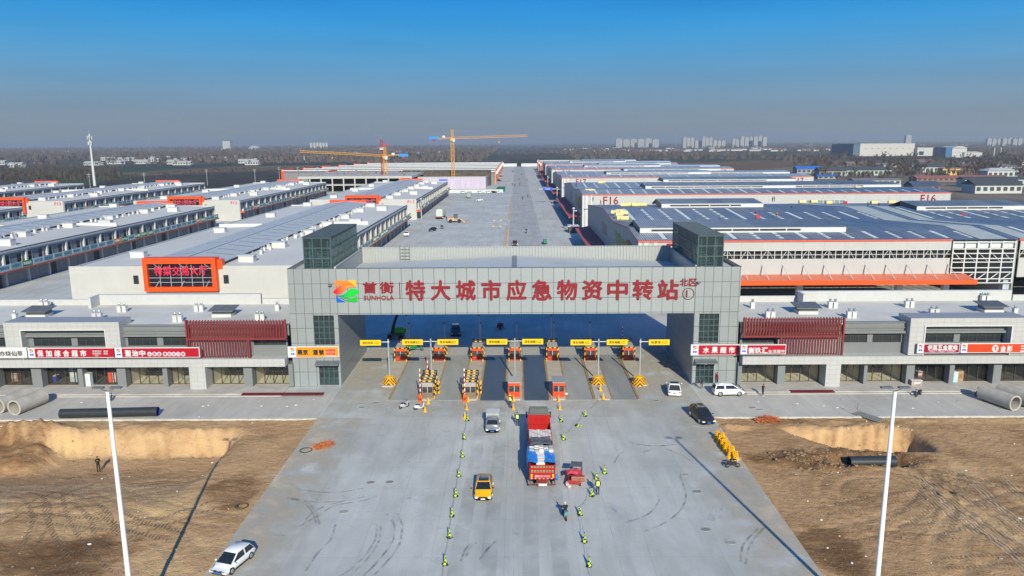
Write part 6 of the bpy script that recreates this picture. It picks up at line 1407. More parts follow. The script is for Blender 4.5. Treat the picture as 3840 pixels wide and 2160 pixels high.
bike("motorbike", "dark motorbike with a red tail parked side-on by the striped barriers", (21.35, 70.4, 0), pi / 2 * 1 + .05, P_BLK)
tag(drape(21.05, 21.75, 70.2, 70.6, .86, .05, 4., .1, 8, 6).build("jacket", C_BLK, None, True), "dark jacket laid over the parked motorbike's seat", "jacket")
bike("electric_scooter", "electric scooter with a mauve quilt on it, parked by the left barrier", (-14.0, 88.0, 0), 2.4, P_SIL, "scooter", True, .9)
tag(drape(-14.35, -13.65, 87.7, 88.6, .85, .10, 6., .25, 10, 10).build("quilt", pbr("mauve_quilt", (.33, .28, .36), .8, var=.3, scale=6), None, True), "mauve quilt draped over the parked electric scooter", "quilt")
bike("electric_scooter", "white electric scooter parked by the foot of the left barrier", (-12.0, 87.4, 0), 2.0, P_WHT, "scooter", True, .9)
bike("motorbike", "dark motorbike parked at the left kerb near the concrete pipes", (-61.0, 91.3, 0), -1.9, P_BLK, group=None)
bike("electric_scooter", "dark electric scooter parked on the plaza before the left shops", (-52.3, 91.4, 0), .9, P_BLK, "scooter", True, .95)
bike("electric_scooter", "dark electric scooter parked on the plaza before the right shops", (50.9, 91.6, 0), -.9, P_BLK, "scooter", True, .95)
bike("motorbike", "dark motorbike parked at the right kerb near the concrete pipes", (58.6, 91.6, 0), 1.9, P_BLK)
def trike(label, loc, rz, col, canopy=True, cargo=None, s=.9, group=None):
    t = thing("cargo_tricycle", label, "cargo tricycle", loc, rz, group); t.scale = (s, s, s)
    MB().box(-.65, .65, .1, 1.7, .45, .5).box(-.65, -.61, .1, 1.7, .5, .85).box(.61, .65, .1, 1.7, .5, .85).box(-.65, .65, .1, .14, .5, .9).box(-.65, .65, 1.66, 1.7, .5, .85).build("cargo_bed", col, t)
    MB().box(-.1, .1, -1.1, .1, .35, .45).prism([(-1.0, .3), (-.8, .3), (-1.0, 1.0), (-1.12, .95)], 'yz', -.22, .22).build("frame", BPL, t)
    MB().ell((0, -.35, .68), (.22, .28, .08), 8, 5).build("seat", BPL, t)
    for x, y in ((0, -1.15), (-.6, 1.1), (.6, 1.1)): MB().ring((x, y, .28), (1, 0, 0), .22, .065, 14, 6).build("wheel", TYRE, t)
    MB().tube([(-.36, -.75, 1.0), (-.1, -.95, 1.02), (.1, -.95, 1.02), (.36, -.75, 1.0)], .025, 6).build("handlebar", BPL, t)
    if canopy:
        MB().prism([(-1.25, 1.62), (.15, 1.70), (.15, 1.75), (-1.25, 1.67)], 'yz', -.62, .62).build("canopy", pbr("canopy_dark_grey", (.11, .115, .12), .6, var=.1), t)
        c = MB()
        for x in (-.58, .58):
            for y in (-1.1, -.5, .1): c.cyl((x, y, .45), (x, y, 1.66), .022, n=6)
            c.cyl((x, -1.1, 1.1), (x, .1, 1.1), .02, n=5)
        c.build("canopy_post", BPL, t)
    return t
trike("red cargo tricycle with a dark canopy, loaded under a red sheet, beside the truck", (5.5, 67.5, 0), pi - .18, pbr("tricycle_red", (.33, .03, .03), .5, var=.2))
tag(drape(4.45, 6.15, 66.35, 67.75, 1.15, .22, 21., .45, 20, 14).build("red_sheet", pbr("pink_red_sheet", (.62, .07, .10), .7, var=.15, scale=3), None, True), "crumpled pinkish red sheet over the cargo tricycle's load", "sheet")
mb = MB()
for k in range(6): mb.mat(k % 2).box(5.0, 6.25, 66.05 + k * .05, 66.55, .5 + k * .09, .58 + k * .09)
tag(mb.build("timber_slats", [pbr("slat_tan", (.36, .24, .15), .8, var=.2), pbr("slat_red", (.30, .06, .05), .8)]), "tan and red slats piled at the rear of the cargo tricycle", "slats")
tag(MB().ell((4.62, 66.25, .3), (.2, .25, .3), 8, 6).ell((4.75, 66.05, .15), (.22, .2, .15), 8, 6).build("cloth_bundle", pbr("bundle_white_red", (.5, .38, .38), .8, var=.5, scale=5), None, True), "red and white cloth bundle trailing from the cargo tricycle", "bundle")
# in the shade behind the gate
person("rider in red on a tricycle in the gate's shadow", (-3.05, 127.2, 0), 0, P_RIDE, C_RED, C_BRN, s=.95, hat=C_RED)
trike("small red cargo tricycle driving in the gate's shadow", (-3.05, 127.4, 0), 0, P_RED, canopy=False)
car("dark_car", "black car standing in the gate's shadow behind the second booth", "car", (-10.55, 124.2, 0), .1, P_BLK, 4.0, 1.62, 1.5, 'suv')
t = thing("green_tricycle", "green cargo tricycle parked behind the leftmost rear booth", "cargo tricycle", (-16.0, 113.9, 0), 1.4)
MB().box(-.5, .5, .0, 1.4, .4, .46).box(-.5, -.46, 0, 1.4, .46, .8).box(.46, .5, 0, 1.4, .46, .8).build("cargo_bed", P_GRN, t); MB().box(-.06, .06, -1., 0, .4, .5).cyl((0, -1, .3), (0, -.85, .95), .04).cyl((-.3, -.8, .95), (.3, -.8, .95), .025).build("frame", P_GRN, t)
for x, y in ((0, -1.), (-.5, .9), (.5, .9)): MB().ring((x, y, .27), (1, 0, 0), .22, .05, 14, 6).build("wheel", TYRE, t)
t = thing("boom_lift", "green-bodied lifting machine with a dark raised arm in the gate's shadow", "lifting machine", (-20.3, 121.5, 0))
MB().box(-1.3, 1.3, -.8, .8, .5, .9).build("chassis", DGREY, t); MB().ell((.75, .0, 1.35), (1.15, .75, .6), 12, 8).build("engine_cover", pbr("machine_green", (.10, .42, .02), .4), t)
MB().tube([(-.6, 0, .9), (-.3, 0, 2.4), (.35, 0, 4.2), (.5, 0, 6.8)], [.32, .26, .2, .15], 8).build("boom", pbr("boom_dark", (.02, .03, .03), .5), t)
for x in (-.9, .9):
    for y in (-.8, .8): MB().cyl((x, y - .12, .4), (x, y + .12, .4), .4, n=14).build("wheel", TYRE, t)
tag(MB().box(-19.2, -18.6, 108.0, 109.3, 0, .5).box(-19.1, -18.7, 108.2, 109.1, .5, 1.0).build("equipment_box", pbr("blue_grey_box", (.14, .20, .25), .6, var=.3, scale=4)), "blue-grey equipment heap left of the leftmost rear booth", "equipment")
# ------------------------------------------------------------------ street lamps, pipes and things lying about
LPW = pbr("lamp_post_white", (.74, .76, .78), .4, var=.03)
for x, y, h, lab in ((-25.8, 45., 17.0, "tall white lamp post rising from the left earth field"), (23.53, 45., 16.8, "tall white lamp post rising from the right earth field")):
    t = thing("street_lamp", lab, "street lamp", (x, y, -.2), 0, "tall white lamp posts in the foreground")
    m = MB().cyl((0, 0, .3), (0, 0, h), .185, .115, 8); MB().box(-.3, .3, -.3, .3, 0, .32).build("base", pbr("lamp_base_grey", (.4, .4, .4), .8), t)
    o = m.build("pole", LPW, t); smooth_by_angle(o, 60)
    sx = 1 if x > 0 else -1
    for k in (-1, 1): MB().loft([[(-.02, -.05, h + .0), (.02, -.05, h), (.02, .05, h), (-.02, .05, h)], [(k * .6 - .02, -.05, h + .25), (k * .6 + .02, -.05, h + .25), (k * .6 + .02, .05, h + .2), (k * .6 - .02, .05, h + .2)]]).build("arm", DGREY, t); MB().box(k * .55 - .35, k * .55 + .35, -.14, .14, h + .2, h + .29).build("lamp_head", pbr("lamp_head_grey", (.13, .14, .15), .5), t)
def pipe(name, label, p, q, R, r, m, group=None, inner=None, cat="pipe", n=28):
    p = Vector(p); q = Vector(q); d = (q - p).normalized(); a = d.orthogonal().normalized(); b = d.cross(a)
    C = lambda c, k: [c + (a * cos(2 * pi * i / n) + b * sin(2 * pi * i / n)) * k for i in range(n)]
    t = thing(name, label, cat, tuple(p), 0, group); mb = MB()
    mb.mat(0).loft([C(p, R), C(q, R)], False); mb.mat(1).loft([C(q, r), C(p, r)], False)
    mb.mat(0).loft([C(p, r), C(p, R)], False); mb.loft([C(q, R), C(q, r)], False)
    o = mb.build("pipe_wall", [m, inner or m], t, world=True); smooth_by_angle(o, 50); return t
PCON = pbr("pipe_concrete", (.40, .375, .335), .85, var=.12, scale=1.2, dirt=.35); BPIPE = pbr("black_plastic_pipe", (.028, .032, .036), .42, var=.1, dirt=.25); BPI = pbr("pipe_inside_blue", (.01, .03, .25), .4); PDK = pbr("pipe_inside_dark", (.015, .017, .02), .6)
CPG = "big concrete pipes lying on the plaza"
for (x, y, x2, y2, lab) in ((-60.85, 86.0, -60.0, 90.2, "concrete pipe lying open end forward at the left, the nearer to the black pipe"), (-63.2, 86.6, -62.4, 90.8, "concrete pipe at the left edge of the photo, behind its neighbour"), (59.6, 86.2, 58.2, 90.4, "concrete pipe lying open end forward at the right kerb"), (62.2, 87.0, 60.9, 91.2, "concrete pipe cut by the right edge of the photo")):
    t = pipe("concrete_pipe", lab, (x, y, .93), (x2, y2, .93), .93, .76, PCON, CPG)
    d = (Vector((x2, y2, 0)) - Vector((x, y, 0))).normalized(); m = MB()
    n = 28; a = Vector((0, 0, 1)); b = d.cross(a); C = lambda c, k: [c + (a * cos(2 * pi * i / n) + b * sin(2 * pi * i / n)) * k for i in range(n)]
    c0 = Vector((x, y, .93)); m.loft([C(c0 - d * .02, .83), C(c0 - d * .02, .95), C(c0 + d * .22, .95), C(c0 + d * .22, .90)], False).build("pipe_collar", PCON, t, world=True)
pipe("plastic_pipe", "long black plastic pipe with a blue inside, lying along the left plaza edge", (-54.6, 84.95, .56), (-43.2, 85.55, .56), .56, .52, BPIPE, None, BPI)
pipe("plastic_pipe", "shiny black pipe end lying in the dug trench of the right earth field", (33.6, 71.9, -.12), (38.3, 72.05, -.14), .60, .54, BPIPE, None, PDK)
NET = pbr("orange_net", (.50, .15, .05), .8, var=.35, scale=5)
def net_heap(label, x, y, lx, ly, h, rz, z=0., n=70, seed=1):
    r = random.Random(seed); m = MB()
    for k in range(n):
        a = r.uniform(0, pi); px, py = r.gauss(0, .28) * lx, r.gauss(0, .28) * ly; l = r.uniform(.25, .6)
        zz = h * max(0, 1 - (px / lx) ** 2 * 3 - (py / ly) ** 2 * 3) * r.uniform(.3, 1) + .03
        m.cyl((px - cos(a) * l, py - sin(a) * l, zz), (px + cos(a) * l, py + sin(a) * l, max(.03, zz + r.uniform(-.15, .15))), .02, n=4)
    d = drape(-lx * .55, lx * .55, -ly * .5, ly * .5, .10, .12, float(seed), .08, 14, 12); b = len(m.v); m.v += d.v; m.f += [tuple(i + b for i in f) for f in d.f]; m.mi += d.mi
    m.xf(Matrix.Translation((x, y, z)) @ Matrix.Rotation(rz, 4, 'Z')); tag(m.build("safety_net", NET), label, "safety net")
net_heap("orange safety net heaped on the left edge of the forecourt", -21.0, 76.3, 2.2, 1.25, .35, .75, 0, 80, 5)
net_heap("orange safety net piled in a tangle at the right earth edge", 29.0, 83.2, 2.6, 1.3, .55, .1, .05, 110, 9)
tag(MB().ring((-22.55, 75.0, .06), (0, 0, 1), .62, .045, 22, 6).build("black_hose", BPL), "black hose loop lying at the end of the orange net on the left", "hose loop")
_z = earth_left(-24.95, 62.6)[0]; tag(MB().ring((-24.95, 62.6, _z + .08), (0, 0, 1), .55, .06, 22, 6).ring((-24.85, 62.55, _z + .16), (.1, 0, 1), .5, .05, 22, 6).build("cable_coil", pbr("coil_brown", (.09, .065, .045), .8)), "dark cable coil lying on the left earth near the forecourt edge", "cable coil")
m = MB()
for k in range(4): m.prism([(k * .35, .0), (k * .35 + .22, 0), (k * .35 + .22, .12), (k * .35, .12)], 'xz', 0, 3.2)
m.xf(Matrix.Translation((41.5, 82.4, .05)) @ Matrix.Rotation(.55, 4, 'Z')); tag(m.build("metal_beams", pbr("beam_grey_green", (.22, .24, .23), .6, var=.2)), "grey metal beams stacked by the right kerb behind the lamp post", "beams")
t = thing("sapling", "small bare sapling on the plaza's edge behind the right sandy pit", "young tree", (39.9, 84.4, 0)); m = MB().tube([(0, 0, 0), (.03, 0, .7), (0, .02, 1.7)], [.04, .03, .012], 5)
for k in range(7): a = k * 1.1; z = .6 + k * .15; m.tube([(0, 0, z), (.3 * cos(a), .3 * sin(a), z + .35)], [.014, .006], 4)
m.build("branches", pbr("sapling_bark", (.20, .15, .11), .9), t)
rr = random.Random(11); LIT = [pbr("litter_white", (.72, .72, .70), .7), pbr("litter_grey", (.3, .3, .3), .8), pbr("litter_pink", (.6, .35, .42), .7)]
m = MB()
for k in range(90):
    sd = rr.random() < .5; x = rr.uniform(-66, -24.5) if sd else rr.uniform(24, 66); y = rr.uniform(51, 84)
    z = (earth_left if sd else earth_right)(x, y)[0]; s = rr.uniform(.04, .13); m.mat(rr.choice((0, 0, 1))); m.ell((x, y, z + s * .3), (s * rr.uniform(.7, 1.6), s, s * .5), 6, 4)
for k in range(46):
    x = rr.choice((rr.uniform(-66, -24), rr.uniform(24, 66))); y = rr.uniform(85, 92); s = rr.uniform(.05, .16); m.mat(rr.choice((0, 1, 1, 2))); m.ell((x, y, .03), (s * 1.5, s, .04), 6, 4)
o = m.build("litter", LIT); o['kind'] = 'stuff'
m = MB(); m.mat(0)
for k in range(1500):                                # clods and stones on the earth
    sd = rr.random() < .45
    if sd: x, y = rr.uniform(-66, -24.3), rr.uniform(50, 83)
    else: x, y = (rr.uniform(23.2, 66), rr.uniform(50, 83)) if rr.random() < .5 else (rr.gauss(33, 4.2), rr.gauss(72.4, 1.4))
    if x > 0 and x < 23.5: continue
    z = (earth_left if sd else earth_right)(x, y)[0]; s = rr.uniform(.03, .12) if not (25 < x < 41 and 69 < y < 76) else rr.uniform(.05, .17)
    m.ell((x, y, z), (s * rr.uniform(.7, 1.4), s, s * .75), 6, 4)
o = m.build("earth_clods", pbr("clod_brown", (.25, .165, .10), .95, var=.25, scale=2)); o['kind'] = 'stuff'
# manhole covers
MHC = pbr("manhole_iron", (.21, .21, .21), .7, var=.2); MHR = pbr("manhole_ring", (.30, .30, .29), .85)
for i, (x, y) in enumerate(((-19.6, 89.6), (-17.9, 89.8), (-19.3, 88.2), (16.2, 68.8), (16.6, 65.2), (15.7, 58.2), (17.2, 56.1), (-14.2, 67.3), (-12.4, 67.4), (-15.5, 61.5), (17.4, 90.2), (28.6, 87.6), (29.3, 86.9))):
    t = thing("manhole_cover", ["iron cover left of the toll lanes, leftmost of three", "iron cover left of the toll lanes, rightmost of three", "iron cover left of the toll lanes, nearest of three", "round cover right of the officer, farthest of four on the right", "round cover, second of four on the right forecourt", "round cover, third of four on the right forecourt", "round cover nearest the camera on the right forecourt", "round cover among the tyre marks, left one of two", "round cover among the tyre marks, right one of two", "round cover nearest the camera on the left forecourt", "small cover behind the white sport utility car", "dark cover on the right plaza near the net, farther one", "dark cover on the right plaza near the net, nearer one"][i], "manhole cover", (x, y, .008), 0, "manhole covers in the concrete")
    MB().cyl((0, 0, 0), (0, 0, .012), .33, n=20).build("cover", MHC if i % 3 else MHR, t); MB().ring((0, 0, .006), (0, 0, 1), .37, .03, 22, 4).build("rim", MHR, t)
# tyre marks and scuffs: thin films 4 mm over the concrete
def film(name, col, alpha, sc=1.2):
    m, n, l, b = newmat(name); b.inputs['Base Color'].default_value = c4(col); b.inputs['Roughness'].default_value = .9
    t = n.new("ShaderNodeTexCoord"); no = n.new("ShaderNodeTexNoise"); no.inputs['Scale'].default_value = sc; no.inputs['Detail'].default_value = 6; l.new(t.outputs['Object'], no.inputs[0])
    mr = n.new("ShaderNodeMapRange"); mr.inputs[1].default_value = .38; mr.inputs[2].default_value = .68; mr.inputs[3].default_value = 0; mr.inputs[4].default_value = alpha; l.new(no.outputs[0], mr.inputs[0])
    l.new(mr.outputs[0], b.inputs['Alpha']); return m
MK = film("tyre_mark_film", (.16, .165, .17), .42); MKW = film("pale_scuff_film", (.62, .63, .63), .6, .9); MKD = film("grime_film", (.27, .27, .27), .2, .3)
def ribbon(m, pts, w, z=.008):
    P = [Vector((p[0], p[1], z)) for p in pts]; L = []
    for i, p in enumerate(P):
        d = (P[min(i + 1, len(P) - 1)] - P[max(i - 1, 0)]).normalized(); nn = Vector((-d.y, d.x, 0)) * w / 2; L.append((p + nn, p - nn))
    for a, b in zip(L, L[1:]): m.quad(a[0], b[0], b[1], a[1])
def src(*pp): return [tuple(gp(x, y)[:2]) for x, y in pp]
def smooth_line(pts, n=8):
    out = []; P = [pts[0]] + list(pts) + [pts[-1]]
    for i in range(1, len(P) - 2):
        for k in range(n):
            t = k / n; out.append(tuple(.5 * (2 * P[i][j] + (P[i + 1][j] - P[i - 1][j]) * t + (2 * P[i - 1][j] - 5 * P[i][j] + 4 * P[i + 1][j] - P[i + 2][j]) * t * t + (3 * P[i][j] - P[i - 1][j] - 3 * P[i + 1][j] + P[i + 2][j]) * t ** 3) for j in (0, 1)))
    out.append(pts[-1]); return out
def d2(*L): return [(960 + x * 960 / 2576, 1620 + y * 960 / 2576) for x, y in L]
def d4(*L): return [(1920 + x * 960 / 2576, 1620 + y * 960 / 2576) for x, y in L]
m = MB()
for pts in (d2((1310, 820), (1385, 920), (1390, 1040), (1330, 1170), (1200, 1330), (1080, 1449)), d2((1425, 820), (1470, 950), (1440, 1130), (1330, 1290), (1180, 1449)), d2((1210, 930), (1205, 1060), (1130, 1200), (980, 1360), (850, 1449)), d2((1255, 940), (1240, 1090), (1150, 1240), (1000, 1400)),
            d2((310, 670), (450, 700), (560, 790), (610, 940)), d2((330, 660), (500, 700), (600, 800), (640, 935)), d2((300, 665), (600, 705), (900, 690), (1090, 650)), d2((440, 950), (640, 830), (800, 740), (1080, 690), (1220, 640)), d2((400, 570), (640, 605), (880, 600), (1080, 565)), d2((800, 930), (750, 1080), (620, 1220), (500, 1400)), d2((500, 880), (640, 770), (900, 690)),
            d4((1140, 910), (1330, 850), (1440, 760), (1495, 650)), d4((1330, 1000), (1530, 920), (1690, 790), (1750, 640), (1690, 440)), d4((1170, 100), (1400, 140), (1640, 130)), d4((1310, 205), (1480, 150), (1640, 120)), d4((1180, 120), (1500, 160), (1720, 240), (1850, 330)), d4((2300, 1300), (2330, 1130), (2480, 970)), d4((2350, 1330), (2400, 1130), (2540, 960)), d4((1030, 310), (1060, 250), (1120, 200)),
            d2((2060, 1300), (2110, 1180), (2180, 1100)), d2((2110, 1270), (2150, 1170), (2220, 1110)), d2((2250, 1290), (2330, 1180), (2410, 1100))):
    ribbon(m, smooth_line(src(*pts)), .20)
struct(m.build("tyre_marks", MK)); m = MB()
for pts in (d2((960, 60), (1010, 150), (1200, 215), (1480, 205), (1740, 120), (1860, 10)), d2((1490, 240), (1550, 340), (1510, 470), (1360, 560)), d2((300, 860), (500, 950), (820, 955), (1200, 930)), d2((950, 590), (1180, 670), (1560, 665)), d2((1020, 800), (1300, 790), (1560, 660), (1740, 560))): ribbon(m, smooth_line(src(*pts)), .16, .009)
struct(m.build("pale_scuffs", MKW)); m = MB()
for k in range(70):
    x = rr.uniform(-22, 21); y = rr.uniform(54, 88); a = rr.uniform(-.5, .5); l = rr.uniform(.4, 1.3); ribbon(m, [(x, y), (x + l * cos(a) * .5, y + l * sin(a)), (x + l * cos(a), y + l * sin(a) * 1.6)], rr.uniform(.08, .25), .010)
for x in (-4.6, -2.2, 1.1, 3.4): ribbon(m, [(x + .2 * sin(y * .1), y) for y in range(46, 90, 2)], 1.3, .007)
struct(m.build("oil_marks", MKD)); m = MB()
for pts, w_ in ((d4((1890, 760), (1980, 860), (1990, 930), (2060, 1000), (2030, 1130)), 1.0), (d4((2080, 760), (2000, 890)), .8), (d4((2150, 770), (2190, 940), (2200, 1060), (2290, 1150)), .95)): ribbon(m, smooth_line(src(*pts)), w_, .0085)
for k in range(26):
    x, y = rr.uniform(-21, 20), rr.uniform(50, 88); pts = [(x, y)]; a = rr.uniform(0, 6.28)
    for q in range(5): a += rr.uniform(-.3, .5); pts.append((pts[-1][0] + 1.2 * cos(a), pts[-1][1] + 1.2 * sin(a)))
    ribbon(m, smooth_line(pts), rr.uniform(.15, 1.1), .0085 + k * .00005)
struct(m.build("white_smears", film("white_smear_film", (.66, .68, .69), .38, .45)))
# tyre tracks pressed into the earth, following its surface
def track(m, pts, w, fn):
    L = []
    P = [Vector((p[0], p[1], 0)) for p in smooth_line(pts, 14)]
    for i, p in enumerate(P):
        d = (P[min(i + 1, len(P) - 1)] - P[max(i - 1, 0)]).normalized(); nn = Vector((-d.y, d.x, 0)) * w / 2
        L.append([(q.x, q.y, fn(q.x, q.y)[0] + .045) for q in (p + nn, p - nn)])
    for a, b in zip(L, L[1:]): m.quad(a[0], b[0], b[1], a[1])
def track_mat(name, col, al):
    m, n, l, b = newmat(name); b.inputs['Base Color'].default_value = c4(col); b.inputs['Roughness'].default_value = .95; t = n.new("ShaderNodeTexCoord")
    wv = n.new("ShaderNodeTexWave"); wv.inputs['Scale'].default_value = .9; wv.inputs['Distortion'].default_value = 5; wv.inputs['Detail'].default_value = 3; l.new(t.outputs['Object'], wv.inputs[0])
    no = n.new("ShaderNodeTexNoise"); no.inputs['Scale'].default_value = .5; no.inputs['Detail'].default_value = 6; l.new(t.outputs['Object'], no.inputs[0])
    mu = n.new("ShaderNodeMath"); mu.operation = 'MULTIPLY'; l.new(wv.outputs[1], mu.inputs[0]); l.new(no.outputs[0], mu.inputs[1])
    mr = n.new("ShaderNodeMapRange"); mr.inputs[1].default_value = .12; mr.inputs[2].default_value = .42; mr.inputs[4].default_value = al; l.new(mu.outputs[0], mr.inputs[0]); l.new(mr.outputs[0], b.inputs['Alpha']); return m
md, ml = MB(), MB(); r9 = random.Random(5)
for k in range(46):
    left_ = k % 2 == 0; x = r9.uniform(-62, -27) if left_ else r9.uniform(27, 62); y = r9.uniform(51, 70); a = r9.uniform(0, 3.14); pts = [(x, y)]; cv = r9.uniform(-.16, .16)
    for q in range(r9.randrange(4, 9)): a += cv; pts.append((pts[-1][0] + 2.4 * cos(a), pts[-1][1] + 2.4 * sin(a)))
    for off in (0, 1.5):
        pp = [(p[0] + off * sin(a), p[1] - off * cos(a)) for p in pts]
        if all((p[0] < -25 if left_ else p[0] > 24.5) and 50 < p[1] < 71 for p in pp): track(md if k % 3 else ml, pp, r9.uniform(.28, .5), earth_left if left_ else earth_right)
for x in (38.5, 43, 46.2, 49, 53.5): track(ml, [(x, 51), (x + .4, 56), (x - .2, 62), (x + .5, 68)], r9.uniform(.8, 1.4), earth_right)
struct(md.build("wheel_tracks", track_mat("damp_track_film", (.22, .15, .09), .5))); struct(ml.build("wheel_tracks", track_mat("pale_track_film", (.60, .47, .32), .5)))
# dark construction joints running towards the gate
m = MB()
for x in (-10.3, -.35, 7.9): ribbon(m, [(x, 48), (x - .3, 70), (x, 90.3)], .06, .011)
for y in (78.9, 70.6): ribbon(m, [(-22, y), (22, y)], .07, .0115)
struct(m.build("slab_joints", film("joint_film", (.55, .56, .57), .9, .4)))

# ------------------------------------------------------------------ shop goods seen through the glass
def goods(label, name, cat, px, py0, py1, w, d, mat, Y=98.2, base=.2, extra=None):
    a = pt(px, py1, Y); b = pt(px, py0, Y); h = max(.3, b.z - a.z)
    m = MB(); m.mat(0).box(a.x - w / 2, a.x + w / 2, Y, Y + d, base, base + h).mat(1).box(a.x - w / 2 - .03, a.x + w / 2 + .03, Y - .03, Y + d + .03, base + h, base + h + .05).box(a.x - w * .3, a.x + w * .3, Y - .025, Y - .002, base + h * .35, base + h * .75)
    tag(m.build(name, [mat, extra or STW]), label, cat)
e3 = lambda x: x * 640 / 2576
goods("blue chest freezer behind the supermarket's glass on the left", "chest_freezer", "freezer", e3(755), 1430, 1452, 1.9, .8, pbr("freezer_blue", (.02, .04, .32), .4))
goods("tall pale refrigerator behind the supermarket's glass on the left", "refrigerator", "refrigerator", e3(1125), 1396, 1450, .95, .7, pbr("fridge_grey", (.35, .40, .40), .4))
goods("white freezer cabinet standing at the open supermarket door", "display_freezer", "freezer", e3(1315), 1398, 1443, .95, .7, pbr("freezer_pale", (.55, .66, .70), .4), 96.4)
goods("red goods rack behind the glass left of the grey pier", "goods_rack", "rack", e3(1665), 1395, 1430, .5, .5, pbr("goods_red", (.6, .06, .03), .5), 98, .2, ORG)
goods("pink and white packets stacked behind the glass by the grey pier", "goods_rack", "rack", e3(1745), 1415, 1448, .6, .5, pbr("goods_pink", (.5, .3, .3), .6, var=.5, scale=6), 98)
goods("brown sacks behind the leftmost shop glass", "sacks", "sacks", e3(200), 1415, 1445, 1.8, 1.2, pbr("sack_brown", (.25, .15, .10), .8, var=.4, scale=2), 98.5, .2, LIT[1])
e4 = lambda x: 3200 + x * 640 / 2576
goods("cardboard carton stack beside the pale blue boxes at the right shop", "carton_stack", "cartons", e4(1610), 1393, 1433, .75, .6, CARD, 96.6, .2, pbr("carton_edge", (.25, .15, .08), .8))
goods("pale blue boxes stacked outside the right-hand shop", "blue_boxes", "boxes", e4(1535), 1395, 1433, .6, .6, pbr("box_pale_blue", (.35, .62, .75), .6, var=.3, scale=4), 96.5)
goods("red poster board with white print in the right-hand shop front", "poster_board", "poster", e4(1990), 1396, 1428, 1.0, .06, pbr("poster_red", (.65, .05, .02), .5), 97.9, .2, pbr("poster_print", (.7, .6, .5), .5))
goods("red and grey goods behind the hardware shop glass", "goods_rack", "rack", e4(1000), 1395, 1414, .8, .6, pbr("goods_mixed", (.3, .1, .1), .7, var=.8, scale=6), 98.8)
goods("orange and white goods crate on the step before the hardware shop", "goods_crate", "crate", e4(960), 1420, 1438, 1.4, .6, pbr("goods_rose", (.35, .25, .25), .7, var=.5, scale=6), 95.2)
for (x0, x1, y, rot, lab) in ((-35.8, -25.2, 93.0, 0, "long dark red mat laid on the kerb step left of the gate"), (35.2, 40.8, 93.2, 0, "dark red mat laid on the kerb step right of the gate")):
    tag(MB().box(x0, x1, y - .6, y + .35, .19, .22).build("red_mat", pbr("mat_dark_red", (.15, .008, .018), .9, var=.15)), lab, "mat")

# ------------------------------------------------------------------ the avenue behind the gate
m = MB(); m.box(-3.95, -3.45, 231, 290, .01, .14).box(-3.4, -3.0, 313, 457, .01, .14)
struct(m.build("centre_kerb", pbr("kerb_amber", (.72, .36, .02), .6, var=.15))); m = MB(); m.box(-4.35, -3.96, 231, 290, .01, .13).box(-3.8, -3.41, 313, 457, .01, .13); struct(m.build("centre_kerb", pbr("kerb_grey", (.42, .42, .42), .8)))
for (x, y) in ((-9.3, 290.5), (-6.5, 290.5), (-9.5, 312), (-6.7, 312.2)): tag(MB().box(x - .5, x + .5, y, y + .4, 0, .12).box(x - .3, x + .3, y + .05, y + .35, .12, .35).build("amber_block", pbr("block_amber", (.72, .36, .02), .6)), "amber kerb block at the gap in the avenue's yellow line", "kerb block", "amber blocks at the gap in the yellow line")
car("small_van", "white van beside the nearest hall's sign boards", "van", (-38.9, 262, 0), .25, P_WHT, 4.2, 1.6, 1.75, 'van')
car("dark_car", "black car parked in the yard beyond the glass stair head", "car", (-31.3, 277, 0), -.5, P_BLK, 3.9, 1.6, 1.35, 'hatch')
car("estate_car", "white car with open dark boot in the middle of the yard", "car", (-21.2, 422, 0), -1.2, P_WHT, 4.4, 1.7, 1.4, 'suv')
car("red_car", "brown-red car driving towards the gate on the avenue", "car", (-.75, 236.5, 0), 0, paint("brown_red", (.16, .05, .03)), 4.2, 1.7, 1.45, 'suv')
car("black_car", "dark car parked by the kerb under a lamp, right side of the avenue", "car", (20.2, 401, 0), 1.5, P_BLK, 4.2, 1.7, 1.4, 'sedan')
car("silver_car", "silver car far down the avenue near its end", "car", (-4.2, 838, 0), .3, P_SIL, 4.5, 1.8, 1.5, 'sedan')
for k, (x, dk) in enumerate(((-34.5, 0), (-23.5, 0), (-18.2, 0), (-14.6, 1), (-12.0, 0))):
    c = car("parked_car", ["white car parked alone at the left of the low white wall", "white car parked second at the low white wall", "white car parked third at the low white wall", "black car parked between white cars at the low white wall", "white car parked last at the low white wall"][k], "car", (x, 487.5, 0), 1.45, P_BLK if dk else P_WHT, 4.4, 1.75, 1.45, 'suv', group="cars parked along the low white wall")
for k, (x, y) in enumerate(((-22, 610), (-20, 640), (-20.5, 690), (-21, 720), (-20, 750))): car("parked_car", "dark car parked before the coral gables at the far end, number %s from the front" % ("one", "two", "three", "four", "five")[k], "car", (x + 5, y, 0), 1.3, P_BLK if k % 2 else P_SIL, 4.5, 1.8, 1.5, 'suv', group="cars before the far coral gables")
